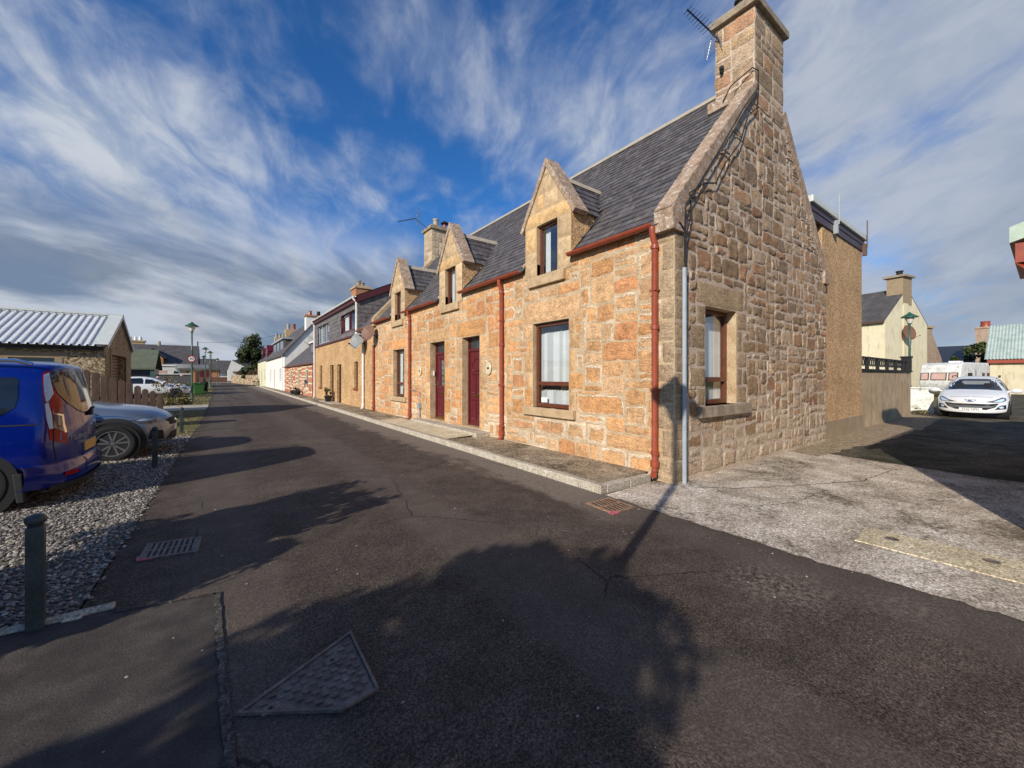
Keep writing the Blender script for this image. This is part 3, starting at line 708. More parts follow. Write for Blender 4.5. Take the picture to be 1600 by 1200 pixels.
# ---- covers and gratings in the road
def manhole():
    r = root('manhole_cover', 'wedge shaped iron manhole cover with raised square studs in the near road', 'manhole cover', (.4, 2.1, 0))
    P = [(.055, 2.135), (.62, 2.43), (.615, 1.9), (.44, 1.875)]
    c = Vector((.43, 2.08))
    inn = [tuple(Vector(p).lerp(c, .075)) for p in P]
    f = MB(); n = 4
    for i in range(n):
        j = (i + 1) % n
        f.add([(*P[i], .0), (*P[j], .0), (*inn[j], .0), (*inn[i], .0), (*P[i], .014), (*P[j], .014), (*inn[j], .014), (*inn[i], .014)],
              [(4, 5, 6, 7), (0, 1, 5, 4), (2, 3, 7, 6)])
    f.build('frame', 'cast', r, True)
    pl = MB(); inn2 = [tuple(Vector(p).lerp(c, .095)) for p in P]; pl.prism(inn2, 'z', -.01, .006)
    def inside(x, y, mg):
        for i in range(n):
            a, b = Vector(inn2[i]), Vector(inn2[(i + 1) % n]); d = (b - a).normalized(); nn = Vector((d.y, -d.x))
            if (Vector((x, y)) - a).dot(nn) < mg: return False
        return True
    keys = [(.475, 2.235), (.185, 2.075)]
    yy = 1.88; k = 0
    while yy < 2.42:
        xx = .06 + (.034 if k % 2 else 0)
        while xx < .62:
            if inside(xx, yy, .02) and all(abs(xx - a) > .054 or abs(yy - b) > .04 for a, b in keys):
                pl.box(xx - .0145, xx + .0145, yy - .0095, yy + .0095, .006, .0135)
            xx += .068
        yy += .0345; k += 1
    pl.build('cover_plate', 'cast', r, True)
    for a, b in keys:
        kp = MB(); kp.box(a - .036, a + .036, b - .026, b + .026, .0055, .0125)
        kp.lathe([(.011, .0), (.011, .001), (.0, .001)], 10, (a, b, .0126), 1)
        kp.build('lifting_plate', ['cast', 'matt'], r, True)
manhole()
def grate(name, label, P, mat, slots):
    r = root(name, label, 'drain', (P[0][0], P[0][1], 0))
    A, B, D = Vector(P[0]), Vector(P[1]), Vector(P[3])
    def q(u, v): p = A + (B - A) * u + (D - A) * v; return (p.x, p.y)
    f = MB(); w_ = .07
    for (u0, u1, v0, v1) in ((0, 1, 0, w_), (0, 1, 1 - w_, 1), (0, w_, w_, 1 - w_), (1 - w_, 1, w_, 1 - w_)):
        f.prism([q(u0, v0), q(u1, v0), q(u1, v1), q(u0, v1)], 'z', -.02, .010)
    f.build('frame', mat, r, True, bevel=.002)
    b = MB(); slots(b, q); b.build('bars', mat, r, True)
    h = MB(); h.add([(*q(w_, w_), .004), (*q(1 - w_, w_), .004), (*q(1 - w_, 1 - w_), .004), (*q(w_, 1 - w_), .004)], [(0, 1, 2, 3)]); h.build('gully_pit', 'matt', r, True)
    return r
def s1(b, q):
    for i in range(9):
        u = .10 + i * .1; b.prism([q(u - .028, .07), q(u + .028, .07), q(u + .028, .93), q(u - .028, .93)], 'z', .0045, .0088)
    b.prism([q(.07, .47), q(.93, .47), q(.93, .53), q(.07, .53)], 'z', .0048, .0084)
g1 = grate('drain_grating', 'dark iron drain grating in the shaded left gutter beside the gravel', [(-.54, 4.40), (-.15, 4.32), (-.13, 4.68), (-.52, 4.78)], 'cast', s1)
pk = MB(); pk.prism([(-.545, 4.385), (-.44, 4.362), (-.445, 4.375), (-.525, 4.4), (-.53, 4.47), (-.55, 4.475)], 'z', .0, .0115); pk.build('paint_mark', 'pink', g1, True)
def s2(b, q):
    for j in range(2):
        for i in range(7):
            u = .07 + i * .14; v0, v1 = (.07, .5) if j == 0 else (.52, .93)
            b.prism([q(max(.06, u - .03), v0), q(u + .025, v0), q(min(.94, u + .075), v1), q(min(.94, u + .02), v1)], 'z', .0045, .0085)
    b.prism([q(.07, .48), q(.93, .48), q(.93, .54), q(.07, .54)], 'z', .0048, .0082)
g2 = grate('drain_grating', 'rusty drain grating with a pink paint spot at the right kerb corner', [(3.45, 2.84), (3.83, 2.82), (3.86, 3.23), (3.48, 3.25)], 'rustiron', s2)
pk = MB(); pk.prism([(3.42, 2.80), (3.53, 2.8), (3.54, 2.85), (3.48, 2.9), (3.43, 2.87)], 'z', .0, .0125); pk.build('paint_mark', 'pink', g2, True)

# ------------------------------------------------------------------ stone cottage
XF, YG, YE, XB, EZ, SL = 5.08, 3.09, 16.34, 11.31, 3.72, 1.12
XR = 8.2; RZ = EZ + (XR - XF) * SL                   # ridge
cot = root('stone_cottage', 'orange sandstone cottage on the corner with three gabled dormers and two burgundy doors', 'house', (XF, YG, 0))
rng = random.Random(42)
PF = lambda s, t, n: (XF - n, YG + s, t)              # front, s along +Y
PG = lambda s, t, n: (XF + s, YG - n, t)              # gable, s along +X
FW, GW = YE - YG, XB - XF
H = lambda a, b, c, d: (a - YG, b - YG, c, d)
win1 = H(5.16, 6.18, .89, 2.55); win2 = H(13.1, 14.17, .79, 2.45)
door1 = H(10.08, 11.03, .2, 2.5); door2 = H(8.22, 9.08, .2, 2.5)
DM = (5.75, 9.72, 13.68)
dmw = [(c - .3, c + .3, 3.47, 4.47) for c in DM]
dmface = [(c - .66, c + .66) for c in DM]
holes = [win1, win2, door1, door2] + [H(a, b, c, EZ) for a, b, c, d in dmw]
gwin = (5.9 - XF, 6.9 - XF, 1.05, 2.57)
wl = MB()
holed(wl, 0, FW, 0, EZ, holes, PF, .26)
holed(wl, 0, GW, 0, EZ, [gwin], PG, .26)
# gable top, far gable, back
up = lambda x: EZ + (x - XF) * SL if x <= XR else EZ + (XB - x) * SL * (XR - XF) / (XB - XR)
for yy in (YG, YE - .001):
    wl.add([(XF, yy, EZ), (XB, yy, EZ), (XR, yy, RZ)], [(0, 1, 2)])
wl.quad((XF, YE - .001, 0), (XB, YE - .001, 0), (XB, YE - .001, EZ), (XF, YE - .001, EZ))
wl.quad((XB, YG, 0), (XB, YE, 0), (XB, YE, EZ), (XB, YG, EZ))
wl.m = [0] * len(wl.m)
# gable sheet uses the buff pointing
def front_stones():
    dressed = []                                     # (s0,s1,t0,t1)
    def blk(a, b, c, d): dressed.append((a, b, c, d))
    for h in (win1, win2, door1, door2):
        blk(h[0] - .28, h[1] + .3, h[3], h[3] + (.42 if h in (win1, door2) else .36))
    for h in (win1, win2):
        blk(h[0] - .2, h[1] + .27, h[2] - .16, h[2])
    for h in (win1, win2, door1, door2):
        t = h[2]; k = 0
        while t < h[3] - .1:
            hh = rng.uniform(.26, .44); t1 = min(h[3], t + hh)
            if h[3] - t1 < .12: t1 = h[3]
            l = .34 if k % 2 else .2
            for side in (0, 1):
                a, b = (h[0] - l * rng.uniform(.8, 1.15), h[0]) if side == 0 else (h[1], h[1] + (.5 - l) * rng.uniform(.8, 1.15))
                if h in (door1,) and side == 0: a = max(a, door2[1] + .27 + .3 * (k % 2) * 0)
                blk(a, b, t, t1)
            t = t1; k += 1
    for c in DM: blk(c - YG - .62, c - YG + .62, 3.22, 3.47)
    # corner quoins
    t = .0; k = 0
    while t < EZ:
        t1 = min(EZ, t + rng.uniform(.27, .4)); blk(0, .2 if k % 2 else .3, t, t1); t = t1; k += 1
    forb = dressed + holes + [(a - YG, b - YG, 3.47, 9) for a, b in dmface]
    ok = lambda s, t: not any(a - .012 < s < b + .012 and c - .012 < t < d + .012 for a, b, c, d in forb) and 0.02 < t < EZ - .02
    pal = [(.61, .325, .145), (.58, .29, .12), (.63, .38, .19), (.59, .36, .19), (.65, .44, .25), (.59, .27, .12), (.61, .315, .14), (.55, .37, .22), (.66, .47, .29), (.56, .235, .11), (.62, .35, .165), (.59, .31, .14)]
    mb = MB()
    MO = Vector((.58, .42, .25))
    for r in pack(FW, EZ, ok, (.28, .78), (.15, .36), rng, snap=.45, big=.14, mn=3):
        c = Vector(rng.choice(pal)).lerp(Vector((.62, .36, .175)), .42) * rng.uniform(.85, 1.1)
        # washed-out lower courses
        if r[2] < .7 and rng.random() < .55: c = c.lerp(MO, rng.uniform(.1, .4))
        sm = rng.choice([0, 0, .1, .25, .5]) + (.2 if r[2] < .6 else 0)
        mw = rng.choice([.01, .014, .02, .03, .045, .07]) * (1.5 if r[2] < .6 else 1)
        stone(mb, *r, PF, rng.uniform(.005, .010), rng.uniform(.005, .012), c, rng, 1.1, .05, rng.uniform(.01, .03), mw=mw)
    for i, r in enumerate(dressed):
        quoin = r[0] == 0
        c = Vector((.4, .3, .195)) if quoin else Vector(rng.choice([(.6, .37, .18), (.62, .34, .145), (.58, .37, .19), (.6, .31, .13), (.62, .4, .22)]))
        c = c * rng.uniform(.85, 1.15)
        a, b, cc, d = r
        if any(b > h[0] + .02 and a < h[1] - .02 and cc < h[3] - .02 and d > h[2] + .02 for h in holes): pass
        stone(mb, a, b, cc, d, PF, .012, .010, c, rng, .6, .06, .012, mw=.012)
    return mb
def gable_stones():
    dressed = [(gwin[0] - .28, gwin[1] + .26, gwin[3], gwin[3] + .36)]
    t = gwin[2]; k = 0
    while t < gwin[3] - .1:
        t1 = min(gwin[3], t + rng.uniform(.24, .42))
        if gwin[3] - t1 < .12: t1 = gwin[3]
        dressed.append((gwin[0] - (.42 if k % 2 else .24), gwin[0], t, t1)); dressed.append((gwin[1], gwin[1] + (.2 if k % 2 else .36), t, t1)); t = t1; k += 1
    t = .0; k = 0
    while t < EZ:
        t1 = min(EZ, t + rng.uniform(.27, .4)); dressed.append((0, .34 if k % 2 else .22, t, t1)); t = t1; k += 1
    sill = (gwin[0] - .26, gwin[1] + .36, gwin[2] - .16, gwin[2])
    forb = dressed + [gwin, sill]
    def ok(s, t):
        x = XF + s
        if any(a - .012 < s < b + .012 and c - .012 < t < d + .012 for a, b, c, d in forb): return False
        return .05 < t and t < up(x) - .1 and not (t > 6.3 and 7.56 < x < 8.79)
    pal = [(.33, .225, .135), (.37, .26, .165), (.31, .215, .135), (.38, .25, .15), (.42, .3, .19), (.36, .21, .125), (.3, .22, .15), (.4, .245, .145)]
    mb = MB()
    MG = Vector((.47, .355, .255))
    for r in pack(GW, 7.3, ok, (.2, .5), (.16, .33), rng, snap=.72, big=.1):
        c = Vector(rng.choice(pal)) * rng.uniform(.8, 1.2)
        f = max(0, 1 - r[2] / 1.15)
        if r[2] < 1.15 and rng.random() < .25 + .75 * f: c = c.lerp(Vector((.53, .41, .3)), rng.uniform(.6, 1))
        elif rng.random() < .13: c = c.lerp(Vector((.5, .385, .285)), .75)
        chim = r[2] > 6.3
        sm = rng.choice([.05, .15, .3, .5]) + f * .7
        mw = rng.choice([.014, .02, .03, .045]) * (1 + 2.4 * f)
        stone(mb, *r, PG, rng.uniform(.006, .03), rng.uniform(.009, .024) * (1 - .3 * f), c, rng, 1.35, .045, rng.uniform(.03, .14), mw=mw)
    for r in dressed:
        c = Vector(rng.choice([(.38, .28, .18), (.4, .3, .2), (.35, .26, .17)])) * rng.uniform(.88, 1.1)
        stone(mb, *r, PG, .013, .010, c, rng, .8, .06, .015, mw=.014)
    # a yellow patch stone and a red one low down, as in the wall
    return mb
wo_ = wl.build('wall', ['mortar_front', 'mortar_gable'], cot, True)
for p in wo_.data.polygons:
    if abs(p.normal.y) > .9 and p.center.y < 1: p.material_index = 1
front_stones().build('front_stonework', 'stone_front', cot, True, smooth=True, angle=60)
gable_stones().build('gable_stonework', 'stone_gable', cot, True, smooth=True, angle=60)

# roof planes and slates
rf = MB()
E0 = XF - .1; EZ0 = EZ - .1 * SL + .02
yy_ = [YG + .12] + [v for ab in dmface for v in ab] + [YE - .12]
for k_ in range(len(yy_) - 1):
    x_ = E0 if k_ % 2 == 0 else XF + .95; z_ = EZ0 + (x_ - E0) * (RZ - EZ0) / (XR - E0)
    rf.quad((x_, yy_[k_], z_), (x_, yy_[k_ + 1], z_), (XR, yy_[k_ + 1], RZ), (XR, yy_[k_], RZ))
rf.quad((XB + .1, YG + .12, EZ - .12), (XB + .1, YE - .12, EZ - .12), (XR, YE - .12, RZ), (XR, YG + .12, RZ))
def sk(c):
    for a, b in dmface:
        if a + .02 < c.y < b - .02 and c.x < XF + (4.52 - EZ) / SL: return True
        hw = .66 * max(0, (5.5 - (c.z - .03)) / 1.0)
        if abs(c.y - (a + b) / 2) < min(.64, hw) and c.z > 4.4: return True
    return False
ln = sqrt(1 + SL * SL)
slates(rf, (E0, YG + .2, EZ0), (0, 1, 0), (1 / ln, 0, SL / ln), (-SL / ln, 0, 1 / ln), YE - YG - .4, (XR - E0) * ln - .03, random.Random(7), .175, .27, sk)
rf.build('roof', 'slate', cot, True)
rd = MB(); y = YG + .68; rr = random.Random(2)
while y < YE - .3:
    l = min(.45, YE - .2 - y)
    rd.prism([(XR - .17, RZ - .12), (XR - .15, RZ - .085), (XR, RZ + .065), (XR + .15, RZ - .085), (XR + .17, RZ - .12)], 'y', y + .004, y + l - .004); y += .45
rd.build('ridge', 'ridge', cot, True, bevel=.008)

def skew(y0, y1, mat, x1=7.56, x2=8.79):
    nn = 7
    for side in (0, 1):
        s = MB()
        xa, xb = (XF - .04, x1 + .02) if side == 0 else (XB + .05, x2 - .02)
        za = EZ + .02 if side == 0 else EZ + .0; zb = up(xb)
        n_ = Vector((-(zb - za), 0, xb - xa)).normalized(); n_ = n_ if n_.z > 0 else -n_
        for k in range(nn):
            a, b = k / nn, (k + 1) / nn
            p0 = Vector((xa + (xb - xa) * a, 0, za + (zb - za) * a)); p1 = Vector((xa + (xb - xa) * b, 0, za + (zb - za) * b))
            d = (p1 - p0).normalized() * .002; p0 += d; p1 -= d
            j = rng.uniform(-.006, .006)
            lo, hi = -.06, .14 + j
            s.prism([((p0 + n_ * lo).x, (p0 + n_ * lo).z), ((p1 + n_ * lo).x, (p1 + n_ * lo).z), ((p1 + n_ * hi).x, (p1 + n_ * hi).z), ((p0 + n_ * hi).x, (p0 + n_ * hi).z)], 'y', y0 + j, y1 + j)
        # skewputt
        if side == 0: s.prism([(XF - .12, EZ - .2), (XF + .26, EZ - .2), (XF + .2, EZ + .25), (XF + .02, EZ + .3), (XF - .12, EZ + .1)], 'y', y0 - .012, y1 + .01)
        else: s.prism([(XB - .2, EZ - .1), (XB + .12, EZ - .1), (XB + .12, EZ + .12), (XB - .05, EZ + .25), (XB - .2, EZ + .2)], 'y', y0 - .012, y1 + .01)
        s.build('skew_coping', mat, cot, True, bevel=.012)
skew(YG - .035, YG + .24, 'cope')
skew(YE - .27, YE + .0, 'ashlar')

def chimney(parent, x0, x1, y0, y1, zb, zt, stonepal, pots, capmat='ashlar_grey', body='mortar_gable', skirt=True, faces=('x', 'y'), skipy=False):
    b = MB(); b.box(x0, x1, y0, y1, zb, zt)
    o = b.build('chimney', body, parent, True)
    if stonepal:
        s = MB()
        def onface(P, W, H):
            for r in pack(W, H, lambda a, c: True, (.25, .55), (.2, .32), rng, snap=.9):
                c = Vector(rng.choice(stonepal)) * rng.uniform(.82, 1.15)
                stone(s, *r, P, .012, .010, c, rng, 1.0, .06, .03, mw=.02)
        onface(lambda a, c, n: (x0 - n, y0 + a, zb + c), y1 - y0, zt - zb)
        if not skipy: onface(lambda a, c, n: (x0 + a, y0 - n, zb + c), x1 - x0, zt - zb)
        s.build('chimney_stones', 'stone_gable', o, True, smooth=True, angle=60)
    c = MB(); ov = .085
    c.box(x0 - ov, x1 + ov, y0 - ov, y1 + ov, zt, zt + .13)
    c.box(x0 - .02, x1 + .02, y0 - .02, y1 + .02, zt + .13, zt + .2)
    c.build('chimney_cap', capmat, o, True, bevel=.015)
    for (px, py, h, r, mat) in pots:
        p = MB(); p.lathe([(r, 0), (r * .85, h * .15), (r * .8, h * .8), (r, h * .85), (r, h), (r * .7, h), (r * .7, h * .6)], 14, (px, py, zt + .19))
        p.build('chimney_pot', mat, o, True, smooth=True)
    return o
CP = [(.44, .32, .2), (.38, .28, .185), (.48, .36, .25), (.43, .26, .16), (.35, .26, .18)]
chimney(cot, 7.56, 8.79, YG - .012, 3.76, 6.3, 8.03, CP, [(7.88, 3.43, .32, .13, 'matt'), (8.42, 3.43, .25, .13, 'matt')])
chimney(cot, 7.56, 8.79, YE - .1, 17.05, 6.1, 8.05, [(.52, .42, .29), (.45, .36, .25), (.58, .47, .33)], [(7.95, 16.65, .42, .14, 'ridge'), (8.4, 16.65, .3, .1, 'pipe')])
kw = MB(); kw.lathe([(.17, .3), (.19, .34), (.02, .46)], 14, (8.4, 16.65, 8.24)); kw.tube([(8.4, 16.65, 8.5), (8.4, 16.65, 8.62)], .07, 8)
kw.build('chimney_cowl', 'matt', cot, True, smooth=True)
# flashing step and dark lead at the chimney foot
fl = MB(); fl.box(7.40, 7.56, YG + .27, 3.84, 6.42, 6.62); fl.build('chimney_flashing', 'cope', cot, True, bevel=.02)

# dormers
def dormer(c):
    yl, yr, sh, ap = c - .66, c + .66, 4.52, 5.56
    d = MB()
    # face with window hole, extends down to the sill course
    a, b, t0, t1 = c - .3, c + .3, 3.47, 4.47
    P = lambda s, t, n: (XF - .012 - n, s, t)
    holed(d, yl, yr, 3.47, sh, [(a, b, t0, t1)], P, .27)
    d.add([(XF - .012, yl, sh), (XF - .012, yr, sh), (XF - .012, c, ap)], [(0, 1, 2)])
    # cheeks back to the slope
    for yy in (yl, yr):
        d.add([(XF - .012, yy, 3.47), (XF + .03, yy, 3.6), (XF + (4.55 - EZ) / SL + .1, yy, 4.55), (XF - .012, yy, 4.55)], [(0, 1, 2, 3)], 1)
    o = d.build('dormer', ['ashlar', 'harl_ext'], cot, True)
    for p in o.data.polygons: pass
    # dressed blocks
    s = MB(); pal = [(.56, .4, .23), (.62, .45, .26), (.52, .38, .23), (.64, .42, .2)]
    def bl(s0, s1, a0, a1): stone(s, s0, s1, a0, a1, P, .010, .012, Vector(rng.choice(pal)) * rng.uniform(.9, 1.1), rng, .25, .1, .01)
    bl(yl, a, 3.47, 4.05); bl(yl, a, 4.05, t1); bl(b, yr, 3.47, 3.98); bl(b, yr, 3.98, t1)
    bl(yl, yr, t1, 4.76 - .02)
    zz = 4.76
    for k in range(3):
        z1 = zz + .3; hw = .66 * (ap - z1) / (ap - sh); mid = c + rng.uniform(-.1, .1)
        if k == 2: z1 = 5.5; hw = .05
        if k < 2: bl(c - hw, mid, zz, z1); bl(mid, c + hw, zz, z1)
        else: bl(c - .11, c + .11, zz, 5.44)
        zz = z1
    s.build('dormer_stones', 'stone', o, True, smooth=True, angle=60)
    sl_ = MB(); sl_.box(XF - .075, XF + .2, c - .52, c + .52, 3.27, 3.468); sl_.build('sill', 'ashlar', o, True, bevel=.012)
    # coping slabs
    cp = MB()
    for sgn in (-1, 1):
        foot = Vector((c + sgn * .73, 4.42)); top = Vector((c, 5.54)); dr = (top - foot); n_ = Vector((dr.y * sgn, -dr.x * sgn)).normalized()
        n_ = n_ if n_.y > 0 else -n_
        for k in range(3):
            p0, p1 = foot + dr * (k / 3), foot + dr * ((k + 1) / 3); e = dr.normalized() * .002
            p0 = p0 + e; p1 = p1 - e
            q = [p0, p1, p1 + n_ * .09, p0 + n_ * .09]
            if k == 2: q[2] = Vector((c, 5.54 + .09 / max(.3, n_.y))); q[1] = Vector((c, 5.54))
            cp.prism([(v.x, v.y) for v in q], 'x', XF - .05, XF + .30 + rng.uniform(-.008, .008))
    cp.build('dormer_coping', 'cope', o, True, bevel=.01)
    # little slated roof
    r = MB(); rz = 5.42; ey = .7; ez = 4.48
    xv = XF + (ez - EZ) / SL; xr = XF + (rz - EZ) / SL
    for sgn in (-1, 1):
        A = Vector((XF + .32, c + sgn * ey, ez)); B = Vector((xv + .05, c + sgn * ey, ez)); Cc = Vector((xr + .04, c, rz)); D = Vector((XF + .32, c, rz))
        r.quad(A, B, Cc, D, 1)
        V = (D - A); S_ = V.length; V.normalize(); U = Vector((1, 0, 0)); N = U.cross(V); N = N if N.z > 0 else -N
        bnd = lambda v: (0, (B.x - A.x) + (Cc.x - B.x) * min(1, v / S_))
        slates(r, A, U, V, N, Cc.x - A.x, S_ - .02, random.Random(int(c * 10)), .2, .27, None, bounds=bnd)
    r.build('dormer_roof', ['slate', 'slate_far'], o, True)
    rg = MB(); rg.prism([(c - .1, rz - .07), (c, rz + .07), (c + .1, rz - .07)], 'x', XF + .33, xr + .06); rg.build('dormer_ridge', 'ridge', o, True, bevel=.008)
    return o
def lead_strip():
    for c in DM:
        for sgn in (-1, 1):
            s = MB(); y = c + sgn * .67
            s.add([(XF - .02, y, EZ - .02), (XF + (4.5 - EZ) / SL, y, 4.5), (XF + (4.5 - EZ) / SL, y + sgn * .09, 4.56), (XF - .02, y + sgn * .09, EZ + .06)], [(0, 1, 2, 3)])
            s.build('lead_flashing', 'ashlar', cot, True)
for c in DM: dormer(c)
lead_strip()

# windows --------------------------------------------------------------
def window(parent, P, s0, s1, t0, t1, inset, frame='brownframe', transom=None, blind='vertical', fw=.07, gl='glass', mull=None, name='window', label=None, fd=.07):
    """frame + pane + blind in an opening; P(s,t,n) with n outward"""
    o = MB()
    def bar(a, b, c, d, n0, n1): 
        vs = [P(a, c, n0), P(b, c, n0), P(b, d, n0), P(a, d, n0), P(a, c, n1), P(b, c, n1), P(b, d, n1), P(a, d, n1)]
        o.add(vs, [(0, 1, 2, 3), (4, 7, 6, 5), (0, 4, 5, 1), (1, 5, 6, 2), (2, 6, 7, 3), (3, 7, 4, 0)])
    n0, n1 = -inset - fd, -inset
    e = .004
    bar(s0 + e, s1 - e, t0 + e, t0 + fw * 1.15, n0, n1); bar(s0 + e, s1 - e, t1 - fw, t1 - e, n0, n1)
    bar(s0 + e, s0 + fw, t0 + fw * 1.15, t1 - fw, n0, n1); bar(s1 - fw, s1 - e, t0 + fw * 1.15, t1 - fw, n0, n1)
    if transom: bar(s0 + fw, s1 - fw, transom - fw * .55, transom + fw * .55, n0 + .004, n1 + .003)
    if mull: 
        for m_ in mull: bar(m_ - fw * .5, m_ + fw * .5, t0 + fw * 1.15, t1 - fw, n0 + .003, n1 - .003)
    ob = o.build(name, frame, parent, True, bevel=.006, label=label)
    g = MB(); q = n0 + .03
    g.quad(P(s0 + fw * .8, t0 + fw * .8, q), P(s1 - fw * .8, t0 + fw * .8, q), P(s1 - fw * .8, t1 - fw * .8, q), P(s0 + fw * .8, t1 - fw * .8, q))
    g.build('pane', gl, ob, True)
    if gl == 'glass':
        rm = MB(); dpt = n0 - .9
        a, b, c, d = s0 - .3, s1 + .3, t0 - .3, t1 + .2
        rm.quad(P(a, c, dpt), P(b, c, dpt), P(b, d, dpt), P(a, d, dpt))
        for (p0, p1) in (((a, c), (b, c)), ((b, c), (b, d)), ((b, d), (a, d)), ((a, d), (a, c))):
            rm.quad(P(*p0, dpt), P(*p1, dpt), P(*p1, n0 - .21), P(*p0, n0 - .21))
        rm.build('blackout_box', 'dark', ob, True)  # unseen near-black box added behind the pane so no light leaks in
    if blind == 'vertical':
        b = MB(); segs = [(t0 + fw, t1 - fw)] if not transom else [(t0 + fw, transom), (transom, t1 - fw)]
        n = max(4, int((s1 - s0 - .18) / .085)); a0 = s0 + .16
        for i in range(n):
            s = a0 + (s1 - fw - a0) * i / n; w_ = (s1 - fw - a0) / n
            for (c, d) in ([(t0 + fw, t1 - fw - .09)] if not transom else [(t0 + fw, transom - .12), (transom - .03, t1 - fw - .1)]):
                b.add([P(s, c, q - .115), P(s + w_ * 1.1, c, q - .05), P(s + w_ * 1.1, d - .035, q - .05), P(s, d, q - .115)], [(0, 1, 2, 3)], 0, (rng.choice([.72, .85, 1, 1]),) * 3)  # varied slat tones put the shading between slats into the colour
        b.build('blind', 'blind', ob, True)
    elif blind == 'curtain':
        b = MB(); n = 14
        for (u0, u1) in ((0, .3), (.72, 1)):
            for i in range(n):
                a = s0 + fw + (s1 - s0 - 2 * fw) * (u0 + (u1 - u0) * i / n); c = s0 + fw + (s1 - s0 - 2 * fw) * (u0 + (u1 - u0) * (i + 1) / n)
                b.add([P(a, t0 + fw, q - .08 - .02 * (i % 2)), P(c, t0 + fw, q - .08 - .02 * ((i + 1) % 2)), P(c, t1 - fw, q - .08 - .02 * ((i + 1) % 2)), P(a, t1 - fw, q - .08 - .02 * (i % 2))], [(0, 1, 2, 3)])
        b.build('curtain', 'blind', ob, True)
    return ob
PFw = lambda s, t, n: (XF - n, s, t)
PGw = lambda s, t, n: (s, YG - n, t)
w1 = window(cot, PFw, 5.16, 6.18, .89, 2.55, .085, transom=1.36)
st_ = MB(); st_.quad(*[(XF + .118, 5.26 + a, .985 + b) for a, b in ((.62, 0), (.8, 0), (.8, .1), (.62, .1))]); st_.build('window_sticker', 'whitepl', w1, True)
window(cot, PFw, 13.1, 14.17, .79, 2.45, .13, transom=1.25, blind='curtain')
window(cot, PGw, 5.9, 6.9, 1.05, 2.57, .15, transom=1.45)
for c in DM: window(cot, PFw, c - .3, c + .3, 3.47, 4.47, .07, blind='curtain', fw=.05)
sg = MB(); sg.box(5.64, 7.28, YG - .085, YG + .2, .885, 1.05); sg.build('sill', 'ashlar_grey', cot, True, bevel=.012)
for a, b, t in ((4.98, 6.44, .89), (12.87, 14.4, .79)):
    s = MB(); s.box(XF - .08, XF + .2, a, b, t - .16, t); s.build('sill', 'ashlar', cot, True, bevel=.012)

